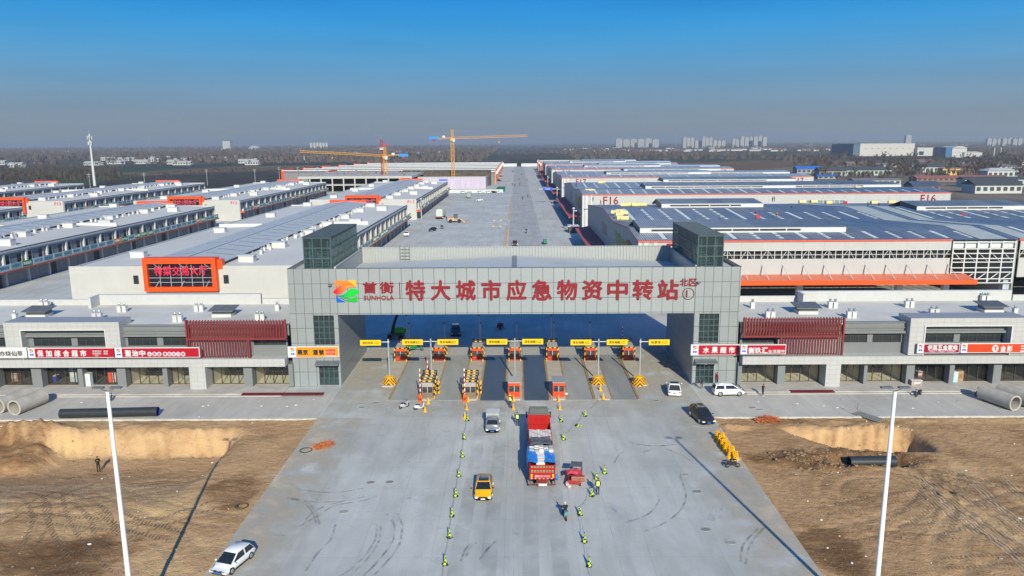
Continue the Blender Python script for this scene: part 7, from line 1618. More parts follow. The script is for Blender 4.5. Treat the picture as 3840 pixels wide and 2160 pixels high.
# tarp truck, loader, green three-wheeler
t = thing("tarp_truck", "box truck under a pale green-white tarpaulin in the yard", "truck", (-33.1, 320, 0), -.05)
MB().box(-1.3, 1.3, 0, 8, 1.1, 1.4).box(-1.2, 1.2, -.1, 0, .7, 1.1).build("bed", TRDD, t); MB().loft([[(-1.35, -.05, 1.2), (1.35, -.05, 1.2), (1.35, 8, 1.2), (-1.35, 8, 1.2)], [(-1.4, 0, 3.6), (1.4, 0, 3.6), (1.4, 8, 3.6), (-1.4, 8, 3.6)], [(-1.0, .2, 4.3), (1.0, .2, 4.3), (1.0, 7.8, 4.3), (-1.0, 7.8, 4.3)]]).build("tarpaulin", pbr("pale_green_tarp", (.46, .50, .45), .7, var=.15, scale=1.5, bump=.3), t)
MB().box(-1.2, 1.2, 8.3, 10.2, .6, 2.9).build("cab", P_GRN, t)
for sx in (-1, 1):
    for yy in (1.2, 2.4, 9.2): wheel(t, sx * 1.1, yy, .5, .35)
t = thing("light_truck", "white-cabbed light truck with a black cover near the far yard corner", "truck", (-28.0, 441, 0), .02)
MB().box(-1.1, 1.1, 0, 2, .6, 3.0).box(-1.15, 1.15, -.05, 2.05, 2.6, 3.1).build("cab", pbr("cab_greenish", (.25, .32, .30), .5, var=.3), t); MB().box(-1.2, 1.2, 2.2, 6.5, .9, 3.4).build("cargo_box", DGREY, t); MB().box(-1.25, 1.25, 2.1, 6.6, 3.4, 3.7).build("box_roof", WHITE, t)
for sx in (-1, 1):
    for yy in (.8, 5.2): wheel(t, sx * 1.0, yy, .45, .3)
t = thing("wheel_loader", "tan wheel loader standing on the yard side-on", "wheel loader", (-25.0, 306.5, 0), 0); LDR = pbr("loader_tan", (.50, .33, .15), .5, var=.15)
MB().loft([[(-3.2, -1, .8), (-.6, -1, .8), (-.6, 1, .8), (-3.2, 1, .8)], [(-3.1, -.9, 1.9), (-.6, -.9, 2.1), (-.6, .9, 2.1), (-3.1, .9, 1.9)]]).box(-.6, 1.6, -.7, .7, .8, 1.4).build("body", LDR, t); MB().box(-.9, .7, -.75, .75, 1.9, 3.2).box(-1., .8, -.85, .85, 3.2, 3.35).build("cab", DGREY, t)
MB().prism([(.8, 1.6), (1.2, 1.8), (3.2, .9), (3.0, .6)], 'xz', -.3, .3).build("arm", LDR, t); MB().prism([(3.0, .1), (4.2, .15), (3.5, .9), (3.0, 1.0)], 'xz', -1.2, 1.2).build("bucket", LDR, t)
for x in (-2.1, 1.4):
    for y in (-1.0, 1.0): MB().cyl((x, y - .25, .75), (x, y + .25, .75), .75, n=16).build("wheel", TYRE, t)
t = thing("green_tricycle", "green three-wheeled delivery tricycle on the right of the avenue", "cargo tricycle", (8.9, 238.5, 0), 0); MB().box(-.6, .6, 0, 2.2, .5, 1.5).build("cargo_box", P_GRN, t); MB().box(-.5, .5, -1.2, -.1, .5, 1.7).build("cab", P_GRN, t)
for x, y in ((0, -1.0), (-.6, 1.5), (.6, 1.5)): MB().cyl((x - .1, y, .3), (x + .1, y, .3), .3, n=12).build("wheel", TYRE, t)
bk = bike("motorbike", "motorbike ridden towards the gate, right of the amber line", (3.3, 268, 0), 0, P_BLK, s=1.1); person("rider in dark clothes on the motorbike right of the amber line", (3.3, 268.1, 0), 0, P_RIDE, C_BLK, C_BRN, s=1.2, detail=False)
reg(bk); pr_ = [o for o in bpy.data.objects if o.get('label', '').startswith("rider in dark clothes on the motorbike right")][0]; reg(pr_)
for k, (x, y) in enumerate(((3.2, 430), (6.4, 447), (-3.5, 575), (2.2, 575), (2.0, 655), (8.6, 640), (4.6, 745), (-1.5, 560))):
    w_ = ("at the yard junction, left one", "at the yard junction, right one", "left of a pair beyond the junction", "right of a pair beyond the junction", "in mid avenue before the far halls", "near the right kerb before the far halls", "far down the avenue", "just left of the far pair")[k]
    c = bike("motorbike", "small distant motorbike " + w_, (x, y, 0), rnd.uniform(-.3, .3), P_RED if k in (3,) else P_BLK, s=1.1); dup(pr_, (x, y + .1, 0), 0, "tiny distant rider " + w_, scale=1.25)
stp = [(-29.6, 315.5, C_BLK), (-27.0, 314, C_NVY), (-26.3, 315, C_BLK), (-28.7, 283.5, C_BLK), (-28.1, 282.6, C_BLK), (-37.5, 355, C_BLK)]
for k, (x, y, c) in enumerate(stp): person("tiny person in dark clothes " + ("beside the tarpaulin truck", "left of two between truck and loader", "right of two between truck and loader", "left of two beyond the black car", "right of two beyond the black car", "near the second hall's front")[k], (x, y, 0), rnd.uniform(0, 6), P_STAND, c, C_BLK, s=1.0, detail=False)
t = thing("kiosk", "dark market stall with a pale patterned roof by the right kerb", "stall", (20.2, 268, 0)); MB().box(-1.7, 1.7, 0, 5, .0, 2.3).build("stall_body", pbr("stall_dark", (.05, .06, .06), .7, var=.3), t); MB().box(-2., 2., -.3, 5.3, 2.3, 2.55).build("stall_roof", pbr("stall_roof", (.55, .56, .56), .6, var=.12), t); MB().box(-1.2, -.4, -.31, -.301, 2.31, 2.5).build("stall_sign", P_RED, t)
for (x, y, lab) in ((20.3, 271, "nearest"), (21.1, 398, "second"), (21.3, 525, "third"), (-41, 322, "left-hand")):
    t = thing("avenue_lamp", "grey avenue lamp post, %s" % dict(nearest="nearest on the right kerb by the stall", second="second on the right kerb, carrying the blue sign", third="third on the right kerb, far down", **{"left-hand": "on the left at the second hall's corner"})[lab], "street lamp", (x, y, 0), 0, "grey lamp posts along the avenue")
    MB().cyl((0, 0, 0), (0, 0, 8.5), .28, .2, 8).build("pole", pbr("avenue_pole", (.38, .40, .42), .5), t); MB().ell((0, -.3, 8.6), (.5, .5, .4), 8, 6).box(.2, 1.2, -.3, .3, 7.6, 7.9).build("lamp_head", WHITE, t)
    if lab == "second":
        MB().box(-9.5, 0, -.12, .12, 7.7, 8.0).build("sign_arm", WHITE, t); bs = MB(); bs.mat(0).box(-7.6, -2.4, -.25, -.13, 7.3, 8.6); bs.mat(1); text(bs, "冷链区", -6.4, -3.6, 7.6, 8.3, -.26, .02, .03); bs.build("blue_sign", [pbr("sign_blue", (.02, .10, .62), .4), STW], t)
MB_ = MB().box(-44, -9, 491, 491.6, 0, 2.1); tag(MB_.build("low_wall", WHITE), "low white wall with cars parked before it, beyond the yard", "wall")
tag(MB().box(-32, 0, 1029, 1030, 0, 4).build("end_wall", WHITE), "white wall closing the far end of the avenue, left part", "wall"); tag(MB().box(6, 30, 1029, 1030, 0, 4).build("end_wall", WHITE), "white wall closing the far end of the avenue, right part", "wall")
tag(MB().quad((-15.5, 500, .02), (-8, 500, .02), (-8.5, 560, .02), (-14, 560, .02)).build("green_net", pbr("debris_net_green", (.01, .16, .09), .9, var=.2)), "green dust net spread on the ground beyond the low white wall", "dust net")
# ------------------------------------------------------------------ construction site and tower cranes
CFR = pbr("raw_concrete_frame", (.42, .41, .39), .85, var=.1, dirt=.2); LIL = pbr("lilac_hoarding", (.46, .40, .50), .75, var=.10, scale=.3, stretch=(3, 1, .4), bump=.3)
t = thing("unfinished_building", "two-storey raw concrete frame building standing open behind the left halls", "unfinished building", (-105, 505, 0)); W = dict(parent=t, world=True)
for z, nm in ((4.4, "floor_slab"), (9.0, "roof_slab")): MB().box(-146, -70, 505, 585, z, z + (.7 if z < 5 else 1.5)).build(nm, CFR, **W)
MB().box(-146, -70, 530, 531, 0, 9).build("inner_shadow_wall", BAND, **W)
for k in range(11): MB().box(-146 + k * 7.5, -145.2 + k * 7.5, 504.9, 505.7, 0, 9).build("column", CFR, **W)
rb = MB()
for k in range(60): x, y = rr.uniform(-144, -72), rr.uniform(508, 580); rb.box(x, x + rr.uniform(.4, 2), y, y + .5, 10.5, 10.5 + rr.uniform(.6, 1.5))
o = rb.build("rebar_starters", pbr("rebar_brown", (.20, .16, .12), .8, var=.4), **W); o['kind'] = 'stuff'
t = thing("lilac_hoarding", "lilac sheeted hoarding with a small blue mark below the crane", "hoarding", (-48, 535, 0)); MB().box(-70, -22, 535, 535.4, 0, 8.2).box(-22.4, -22, 535.4, 565, 0, 8.2).build("sheeting", LIL, t, world=True); q = MB().box(-55, -49, 534.9, 534.99, 5.0, 7.0); q.build("blue_mark", pbr("mark_blue", (.10, .17, .6), .5), t, world=True)
MB().box(-70, -22, 534.8, 535.6, 8.2, 8.6).build("top_rail", CFR, t, world=True)
t = thing("scaffolded_hall", "brown scaffolded hall front behind the lilac hoarding", "unfinished building", (-60, 570, 0)); m = MB()
for k in range(40): m.box(-88 + k * 1.7, -87.9 + k * 1.7, 569.3, 569.4, 0, 11.5)
for z in (2, 4, 6, 8, 10, 11.4): m.box(-88, -20, 569.2, 569.3, z - .08, z + .08)
m.build("scaffold", pbr("scaffold_brown", (.16, .13, .09), .8), t, world=True); MB().box(-88, -20, 570, 590, 0, 11.4).build("wall", pbr("scaffold_wall", (.085, .07, .055), .9, var=.5, scale=.4), t, world=True)
CYL_ = pbr("crane_amber", (.62, .29, .02), .5, var=.12); CRD = pbr("crane_maroon", (.28, .03, .03), .6); CBL = pbr("crane_blue_board", (.01, .24, .70), .4)
def lattice(m, p, q, w, h, n, r):
    p = Vector(p); q = Vector(q); d = (q - p).normalized(); up = Vector((0, 0, 1)) if abs(d.z) < .8 else Vector((0, 1, 0)); s = d.cross(up).normalized(); u = s.cross(d)
    cs = [s * w / 2 - u * h / 2, s * -w / 2 - u * h / 2, s * -w / 2 + u * h / 2, s * w / 2 + u * h / 2]
    for c in cs: m.cyl(p + c, q + c, r, n=4)
    for i in range(n):
        a = p.lerp(q, i / n); b = p.lerp(q, (i + 1) / n)
        for k in range(4):
            c, e = cs[k], cs[(k + 1) % 4]; m.cyl(a + (c if i % 2 else e), b + (e if i % 2 else c), r * .7, n=4); m.cyl(a + c, a + e, r * .7, n=4)
def crane(label, base, zj, ztop, jib, cj, mat, wm):
    t = thing("tower_crane", label, "tower crane", base); x, y, _ = base; L = lambda p: (p[0] - x, p[1] - y, p[2])
    m = MB(); lattice(m, (0, 0, 0), (0, 0, zj - 1), wm, wm, int(zj / 2.2), .17); m.build("mast", mat, t)
    m = MB(); lattice(m, (0, 0, zj + 1), (0, 0, ztop), wm * .7, wm * .7, 4, .14); m.build("tower_head", mat, t)
    m = MB(); lattice(m, (0, 0, zj + .4), L(jib), 1.2, 1.3, 30, .10); m.build("jib", mat, t)
    m = MB(); lattice(m, (0, 0, zj + .4), L(cj), 1.2, .8, 8, .12); m.build("counter_jib", mat, t)
    cjl = Vector(L(cj)); MB().box(cjl.x - 3.2, cjl.x + 3.2, -.9, -.7, zj - .3, zj + 1.5).build("name_board", CBL, t); MB().box(cjl.x - .9, cjl.x + .9, -.7, .7, zj - 2.0, zj + .2).build("counterweight", CRD, t)
    st = MB(); text(st, "0000", cjl.x - 2.2, cjl.x + 2.2, zj + .1, zj + 1.1, -.91, .02, .02)
    MB().box(-1.4, 1.4, -1.8, 1.4, zj - 1.6, zj + .4).build("slewing_ring", mat, t); MB().box(.3, 2.0, -2.2, -.4, zj - 2.2, zj + .0).build("cab", STW, t)
    MB().box(cjl.x * .45 - 1, cjl.x * .45 + 1, -.7, .7, zj + .8, zj + 2.2).build("winch", STW, t)
    m = MB(); jl = Vector(L(jib))
    for f in (.35, .72): m.cyl((0, 0, ztop), jl * f + Vector((0, 0, (zj + .9) * (1 - f) )), .05, n=4)
    m.cyl((0, 0, ztop), cjl + Vector((0, 0, .4)), .05, n=4); m.build("tie_rod", pbr("rod_grey", (.25, .24, .22), .6), t)
    h = jl * .62; MB().cyl((h.x, h.y, jl.z), (h.x, h.y, jl.z - 4), .05, n=4).box(h.x - .4, h.x + .4, h.y - .4, h.y + .4, jl.z - 5, jl.z - 4).build("hook_block", mat, t)
    return t
crane("amber tower crane standing right, its jib pointing right above the horizon", (-47.2, 562, 0), 35., 41.5, (8.0, 562, 36.8), (-61.0, 562, 35.), CYL_, 2.1)
c = crane("amber tower crane standing left, its jib pointing left below the horizon", (-90.2, 522, 0), 23.3, 29.5, (-148.5, 522, 26.9), (-77.5, 522, 24.2), CYL_, 2.1)
MB().box(-2.2, 2.2, -1.6, -1.4, 7.2, 10.6).build("blue_plate", CBL, c)
m = MB(); lattice(m, (-92.8, 524.6, 0), (-92.8, 524.6, 34.8), 1.4, 1.4, 15, .17); t = thing("hoist_mast", "maroon hoist mast with a red top rising just left of the left crane", "hoist mast", (-92.8, 524.6, 0)); m.build("mast", CRD, t, world=True); MB().prism([(-93.5, 29.2), (-87.5, 31.2), (-87.5, 32.0), (-93.5, 30.2)], 'xz', 524, 525).build("top_boom", pbr("boom_red", (.45, .03, .03), .5), t, world=True); MB().box(-94, -91.5, 523.4, 525.6, 27.6, 29).build("platform", STW, t, world=True)
t = thing("telecom_mast", "white telecom mast with antennas rising behind the left halls", "telecom mast", (-337, 603, 0)); o = MB().cyl((0, 0, 0), (0, 0, 40.5), 1.15, .55, 14).build("pole", STW, t); smooth_by_angle(o, 60); MB().cyl((0, 0, 40.5), (0, 0, 43), .12, n=5).build("lightning_rod", STW, t)
for z in (33.5, 37.8):
    for k in range(5): a = k * 2 * pi / 5 + z; MB().box(1.5 * cos(a) - .25, 1.5 * cos(a) + .25, 1.5 * sin(a) - .2, 1.5 * sin(a) + .2, z - 1.3, z + 1.3).build("antenna_panel", STW, t)
    MB().ring((0, 0, z), (0, 0, 1), 1.3, .1, 14, 4).build("antenna_ring", STW, t)
# ------------------------------------------------------------------ on the sheds' roofs
INS = pbr("insulation_cream", (.68, .56, .26), .8, var=.1, scale=2)
spots = [(2150, 766), (2170, 766), (2200, 764), (2215, 757), (2228, 768)]
def roll(label, px, py, z, L=2.0, r=.55, n=1):
    q = gp(px, py, z); a = rnd.uniform(-.3, .3)
    o = MB().cyl((-L / 2, 0, r), (L / 2, 0, r), r, n=12).build("insulation_roll", INS); o.location = (q.x, q.y, z + .1); o.rotation_euler = (0, 0, a); smooth_by_angle(o, 50); tag(o, label, "insulation roll", "cream insulation rolls on the blue shed roofs")
R2 = lambda x, y: (2160 + x * 640 / 2576, 720 + y * 640 / 2576); C3 = lambda x, y: (2560 + x * 1280 / 2576, 480 + y * 1280 / 2576); R1 = lambda x, y: (1960 + x * 480 / 2576, 580 + y * 480 / 2576)
for lst, z, lab in (((R2(590, 345), R2(650, 330), R2(715, 350), R2(645, 375)), 13.6, "cream insulation roll in the clump of four near the nearest shed's left edge"), ((R2(668, 432), R2(735, 435)), 13.3, "cream insulation roll in the pair below the clump on the nearest shed"), ((R2(720, 225), R2(800, 222), R2(850, 210), R2(890, 225), R2(950, 222), R2(1020, 222)), 13.3, "cream insulation roll in the long row at the nearest shed's back edge"),
                     ((R1(1310, 750), R1(1360, 750), R1(1395, 755)), 13.2, "cream insulation roll in the trio on the F16 shed's front slope"), ((R1(1570, 590), R1(1620, 580)), 13.6, "cream insulation roll by the F16 shed's roof monitor"), ((C3(1110, 440), C3(1245, 438), C3(1320, 462)), 13.3, "cream insulation roll scattered on the right half of the F16 roof"), ((C3(900, 572), C3(985, 570), C3(1100, 578)), 12.6, "cream insulation roll beside the pale valley strip of the nearest sheds"), ((C3(1440, 578), C3(1575, 575), C3(1660, 582)), 12.6, "cream insulation roll at the back edge of the right-hand shed")):
    for p in lst: roll(lab, p[0], p[1], z)
for k, (p, z, c, lab, P_) in enumerate(((R2(372, 205), 12.3, C_NVY, "roof worker in an orange helmet below the F16 lettering", P_WALK), (R2(255, 150), 12.0, C_BLK, "roof worker at the nearest shed's far left corner", P_STAND), (C3(485, 765), 13.4, C_BLU, "roof worker in a yellow helmet standing above the window band", P_STAND), (C3(130, 718), 13.4, C_ORG, "roof workers' left member crouching beside the glass stair head", P_CROUCH), (C3(278, 710), 13.3, C_NVY, "roof worker crouching on the valley line right of the stair head", P_CROUCH), (C3(548, 650), 13.4, C_RED, "roof worker in dark red crouching below the second monitor", P_CROUCH), (C3(705, 675), 13.3, C_ORG, "roof worker in orange bending in the middle of the nearest roof", P_BEND), (C3(820, 625), 13.2, C_BLK, "roof worker in black bending near the middle of the nearest roof", P_BEND), (C3(678, 560), 12.6, C_BLK, "left one of two workers standing before the F16 shed's front", P_STAND), (C3(692, 558), 12.6, C_NVY, "right one of two workers standing before the F16 shed's front", P_STAND), (C3(1395, 605), 13.3, C_BLU, "roof worker in blue on the right-hand shed, left one of two", P_STAND), (C3(1480, 600), 13.3, C_BRN, "roof worker in brown on the right-hand shed, right one of two", P_BEND), (R1(1075, 650), 13.3, C_BLK, "lone roof worker on the F16 shed's left slope", P_STAND))):
    q = gp(p[0], p[1], z); person(lab, (q.x, q.y, z + .05), rnd.uniform(0, 6), P_, c, C_BLK, s=1.0, detail=False, hat=pbr("helmet_yellow", (.8, .6, .05), .4) if k in (2, 4) else pbr("helmet_orange", (.7, .2, .03), .4) if k in (0, 3) else None, hair=True)
for p, z, lab in ((C3(1230, 575), 12.6, "small red crate on the right-hand shed's roof, farther one"), (C3(2115, 670), 12.8, "small red crate on the right-hand shed's roof, nearer one"), (C3(570, 685), 13.2, "small red toolbox on the nearest shed's roof")):
    q = gp(p[0], p[1], z); tag(MB().box(q.x - .5, q.x + .5, q.y, q.y + .6, z + .1, z + .8).box(q.x - .55, q.x + .55, q.y - .05, q.y + .65, z + .8, z + .88).build("red_crate", P_RED), lab, "crate")
# ------------------------------------------------------------------ fields, woods and villages round the market
def field(name, label_pts, m, z): o = MB().quad(*[(p[0], p[1], z) for p in label_pts]).build(name, m); return struct(o)
def soil(n, c, v=.25, sc=.03): return pbr(n, c, .95, var=v, scale=sc, stretch=(1, .35, 1), spec=.1)
field("wheat_field", [(-420, 650), (-330, 650), (-395, 790), (-330, 870), (-500, 1085), (-665, 1085)], soil("winter_wheat", (.030, .062, .026), .2), .02)
field("dry_strip", [(-470, 870), (-395, 800), (-260, 1000), (-150, 1190), (-420, 1120)], soil("dry_grass", (.13, .095, .062)), .05)
field("dark_field", [(-395, 795), (-330, 500), (-331, 420), (-150, 650), (-60, 1045), (-150, 1190), (-260, 1000)], soil("scrub_soil", (.046, .042, .034), .35, .06), .03)
field("left_scrub", [(-1200, 700), (-420, 640), (-420, 690), (-640, 1060), (-1500, 1060)], soil("left_scrub_soil", (.060, .052, .042), .35, .06), .03)
field("ploughed_field", [(200, 780), (330, 930), (520, 1130), (420, 1290), (150, 1080), (100, 1040)], soil("ploughed_brown", (.135, .088, .055), .15), .04)
field("green_field", [(40, 1100), (150, 1082), (420, 1290), (560, 1900), (160, 1900), (30, 1500)], soil("field_green_grey", (.045, .055, .040), .3), .03)
field("village_ground", [(200, 300), (900, 300), (1300, 1100), (560, 1130), (330, 930), (200, 780)], soil("village_dust", (.16, .135, .11), .35, .05), .02)
BARK = pbr("bark_grey_brown", (.105, .088, .075), .95, var=.25, spec=.1); TWIG = pbr("twig_grey_brown", (.115, .092, .078), .95, var=.3, scale=.4, spec=.1)
def bare_tree(seed, h):
    r = random.Random(seed); t = thing("bare_tree", "", "tree", (0, 0, 0)); tr = MB(); cr = MB()
    tr.tube([(0, 0, 0), (.1, 0, h * .3), (.0, .15, h * .55), (.1, .1, h * .8)], [.34, .27, .18, .08], 6)
    for k in range(9):
        a = k * 2.4 + r.uniform(-.3, .3); z0 = h * r.uniform(.28, .6); l = h * r.uniform(.22, .4); tip = Vector((cos(a) * l * .65, sin(a) * l * .65, z0 + l * .8)); b = Vector((0, 0, z0))
        cr.tube([b, b.lerp(tip, .5) + Vector((0, 0, -.2)), tip], [.17, .11, .05], 4)
        for q in range(5):
            u = r.uniform(.3, 1); p = b.lerp(tip, u); a2 = a + r.uniform(-1.2, 1.2); l2 = l * r.uniform(.25, .5); p2 = p + Vector((cos(a2) * l2 * .6, sin(a2) * l2 * .6, l2 * .8)); cr.tube([p, p2], [.08, .03], 3)
            for w_ in range(9):
                s = p.lerp(p2, r.uniform(.2, 1)); a3 = r.uniform(0, 6.28); l3 = h * r.uniform(.05, .13); e = s + Vector((cos(a3) * l3 * .6, sin(a3) * l3 * .6, l3 * r.uniform(.4, 1))); n = Vector((-sin(a3), cos(a3), 0)) * r.uniform(.08, .17)
                cr.quad(s - n, s + n, e)
    tr.build("trunk", BARK, t); cr.build("crown", TWIG, t); reg(t); return t
TR = [bare_tree(s, h) for s, h in ((1, 10.5), (2, 12.5), (3, 9), (4, 11.5))]
used = [False] * 4; r5 = random.Random(21)
def plant_tree(x, y, label, group, sc=1.):
    k = r5.randrange(4)
    if not used[k]: o = TR[k]; used[k] = True; o.location = (x, y, 0); o['label'] = label; o['group'] = group
    else: o = dup(TR[k], (x, y, 0), r5.uniform(0, 6), label, group)
    o.scale = (sc * r5.uniform(.8, 1.15),) * 3
houses_xy = []
def house(name, label, x, y, w, d, h, roofc, wallc, rise=2.0, group=None, win=True, hip=False, rz=0.):
    t = thing(name, label, "house", (x, y, 0), rz, group); houses_xy.append((x, y, w * .6 + d * .5))
    MB().box(-w / 2, w / 2, 0, d, 0, h).build("wall", wallc, t); o = .6
    if hip: MB().loft([[(-w / 2 - o, -o, h), (w / 2 + o, -o, h), (w / 2 + o, d + o, h), (-w / 2 - o, d + o, h)], [(-w / 2 + d * .4, d * .45, h + rise), (w / 2 - d * .4, d * .45, h + rise), (w / 2 - d * .4, d * .55, h + rise), (-w / 2 + d * .4, d * .55, h + rise)]]).build("roof", roofc, t)
    else: MB().prism([(-o, h - .1), (d / 2, h + rise), (d + o, h - .1), (d + o, h - .3), (d / 2, h + rise - .25), (-o, h - .3)], 'yz', -w / 2 - o, w / 2 + o).prism([(0, h), (d / 2, h + rise - .3), (d, h)], 'yz', -w / 2, w / 2).build("roof", roofc, t)
    if win:
        n = max(2, int(w / 4))
        for k in range(n): xx = -w / 2 + w * (k + .5) / n; p = MB().box(xx - w / n * .3, xx + w / n * .3, -.06, -.01, h * .3, h * .75).build("window", WIN_D, t)
    return t
WIN_D = pbr("village_window", (.05, .07, .08), .2)
def rfm(n, c): return pbr("roof_" + n, c, .7, var=.12, scale=.3)
R_DK, R_BL, R_RD, R_GY, R_WH, R_SL = rfm("dark_slate", (.055, .062, .07)), rfm("blue_sheet", (.02, .13, .50)), rfm("dusty_red", (.26, .10, .085)), rfm("grey_tile", (.16, .16, .165)), rfm("pale_sheet", (.42, .42, .42)), rfm("solar_blue", (.05, .075, .13))
W_WH, W_GY, W_YL, W_GN, W_BR = pbr("wall_white", (.47, .47, .46), .8, var=.08), pbr("wall_grey", (.28, .27, .26), .85, var=.15), pbr("wall_yellow", (.66, .40, .10), .8, var=.08), pbr("wall_pale_green", (.35, .42, .38), .8, var=.15), pbr("wall_brick", (.24, .15, .11), .9, var=.15)
hl = [("arcade_house", "dark-roofed house with a white pillared front, nearest behind the F16 shed", 289, 456, 28, 14, 5.2, R_DK, W_WH, 3.0), ("low_house", "dark blue solar-roofed low house left of the white pillared house", 262, 486, 17, 12, 3.2, R_SL, W_BR, 2.6), ("long_house", "long low house with pale green window front behind the pillared house", 330, 520, 48, 10, 5.4, R_DK, W_GN, 1.4), ("low_house", "white-walled low house at the right edge beside the pillared house", 352, 488, 10, 8, 3.6, R_GY, W_WH, 1.2),
      ("long_house", "long low grey building with white trim behind the F17 sheds", 262, 553, 34, 10, 3.6, R_GY, W_WH, 1.0), ("red_roof_row", "long dusty red roof in front of the yellow house", 345, 590, 70, 12, 3.0, R_RD, W_BR, 1.6), ("yellow_house", "small yellow two-storey house with red flags on the left roof", 393, 690, 16, 9, 6.6, R_GY, W_YL, .5), ("pavilion", "white pavilion with tall windows and a pale hipped roof", 408, 640, 26, 14, 6, R_WH, W_WH, 2.2),
      ("blue_roof_house", "bright blue-roofed house beside the brown field", 290, 752, 27, 12, 4.6, R_BL, W_GY, 2.4), ("long_house", "grey-green long house with dark roof among bare trees", 322, 700, 44, 12, 5.2, R_DK, W_GN, 2.4), ("dark_house", "dark gabled house with a white chimney among the bare trees", 286, 690, 24, 12, 5, R_DK, W_GY, 3.2), ("low_house", "low house with a blue tarpaulin-coloured roof at the shed's corner", 262, 640, 18, 8, 2.6, R_BL, W_GY, .8), ("dark_house", "dark gabled house left of the pavilion behind the trees", 415, 760, 24, 14, 5.5, R_DK, W_WH, 3.4),
      ("dark_house", "dark-roofed house cut by the right edge of the photo", 462, 640, 22, 14, 4.6, R_DK, W_GY, 3.0), ("low_house", "grey flat house behind the pavilion near the right edge", 500, 770, 30, 12, 5, R_GY, W_WH, 1.0), ("low_house", "small white house at the brown field's left corner behind the F18 shed", 135, 985, 12, 6, 3.6, R_WH, W_WH, .8)]
for a in hl: house(*a, hip=a[0] == "pavilion")
for i in range(34):
    x, y = r5.uniform(300, 640), r5.uniform(560, 1080)
    if any(abs(x - q[0]) < q[2] + 10 and abs(y - q[1]) < 22 for q in houses_xy) or x < 200 + (y - 450) * .42: continue
    house("village_house", "low grey village house half hidden by bare trees on the right", x, y, r5.uniform(12, 26), r5.uniform(7, 11), r5.uniform(2.8, 4.4), r5.choice((R_DK, R_GY, R_GY, R_RD)), r5.choice((W_WH, W_GY, W_BR)), r5.uniform(1, 2.4), "low village houses among bare trees on the right", rz=r5.uniform(-.1, .1))
n = 0
while n < 230:
    y = 560 + 720 * r5.random() ** 1.25; x = r5.uniform(190 + (y - 450) * .33, 330 + (y - 450) * .62)
    if x < 190 + (y - 450) * .33 or any(abs(x - q[0]) < q[2] * .8 and q[1] - 26 < y < q[1] + 14 for q in houses_xy): continue
    plant_tree(x, y, "bare winter tree standing among the village houses on the right", "bare trees of the village on the right", r5.choice((.8, 1, 1.25))); n += 1
for k in range(60):
    x, y = r5.uniform(-1150, -520), r5.uniform(880, 1500)
    if -665 < x < -400 and y < 1090: x -= 300
    plant_tree(x, y, "bare winter tree in the wood at the far left, beyond the halls", "bare trees of the wood at the far left", r5.choice((1, 1.3, 1.5)))
for k in range(34): plant_tree(-650 + k * 17.5, 1105 + k * 3.2 + r5.uniform(-8, 8), "bare roadside tree in the row behind the green wheat field", "bare roadside trees behind the wheat field", .8)
# distant houses in loose villages
vg = [("small pale farmhouse in the far left village behind the wheat field", "far left village houses", 26, lambda: (r5.uniform(-900, -380), r5.uniform(1120, 1650))), ("pale distant house in the village strip left of the cranes", "distant houses left of the cranes", 22, lambda: (r5.uniform(-900, -250), r5.uniform(1700, 2600))),
      ("tiny pale house in the distant village right of the avenue", "distant village right of the avenue", 40, lambda: (r5.uniform(250, 1050), r5.uniform(2300, 2700))), ("tiny pale house far off near the skyline on the left", "houses near the left skyline", 24, lambda: (r5.uniform(-3200, -300), r5.uniform(3200, 4600))), ("tiny pale house far off near the skyline on the right", "houses near the right skyline", 34, lambda: (r5.uniform(200, 3600), r5.uniform(3000, 4600)))]
vh = None
for lab, grp, cnt, fn in vg:
    protos = []
    for k in range(cnt):
        x, y = fn(); big = y > 2000
        if k < 4: o = house("farm_house", lab, x, y, r5.uniform(14, 34) * (1.3 if big else 1), 10, r5.uniform(3.5, 6), r5.choice((R_WH, R_GY, R_GY, R_RD, R_WH)), W_WH, r5.uniform(.8, 2.2), grp, win=not big); protos.append(o)
        else: dup(r5.choice(protos), (x, y, 0), r5.uniform(-.3, .3), lab, grp)
def hallbox(name, label, cat, x0, x1, y0, y1, h, wm, rm, cur=0., extra=None):
    t = thing(name, label, cat, ((x0 + x1) / 2, y0, 0)); W = dict(parent=t, world=True)
    MB().box(x0, x1, y0, y1, 0, h).build("wall", wm, **W); n = 10
    if cur: MB().prism([(x0 - 1 + (x1 - x0 + 2) * k / n, h + cur * sin(pi * k / n)) for k in range(n + 1)], 'xz', y0 - 1, y1).build("roof", R_WH if rm is None else rm, **W)
    else: MB().box(x0 - .5, x1 + .5, y0 - .5, y1 + .5, h, h + .8).build("roof", rm, **W)
    return t, W
WHB = pbr("warehouse_cream_white", (.47, .45, .43), .6, var=.03, scale=.05)
y = 1555.; t, W = hallbox("white_warehouse", "big cream-white warehouse with a row of small vents, on the right horizon", "warehouse", 696, 806, y, y + 110, 24.5, WHB, R_WH)
q = [MB().box(707 + k * 12.5, 708.5 + k * 12.5, y - .4, y - .01, 14.5, 16).build("vent", BAND, **W) for k in range(8)]
MB().box(683, 695.9, y + 1, y + 109, 0, 24).build("blue_grey_end", pbr("end_blue_grey", (.07, .11, .17), .6), **W)
t, W = hallbox("white_annex", "white flat annex right of the big cream-white warehouse", "warehouse", 807, 838, 1545, 1580, 15.8, W_WH, R_WH); MB().box(811, 820, 1544.5, 1544.95, 2, 9).build("doorway", BAND, **W)
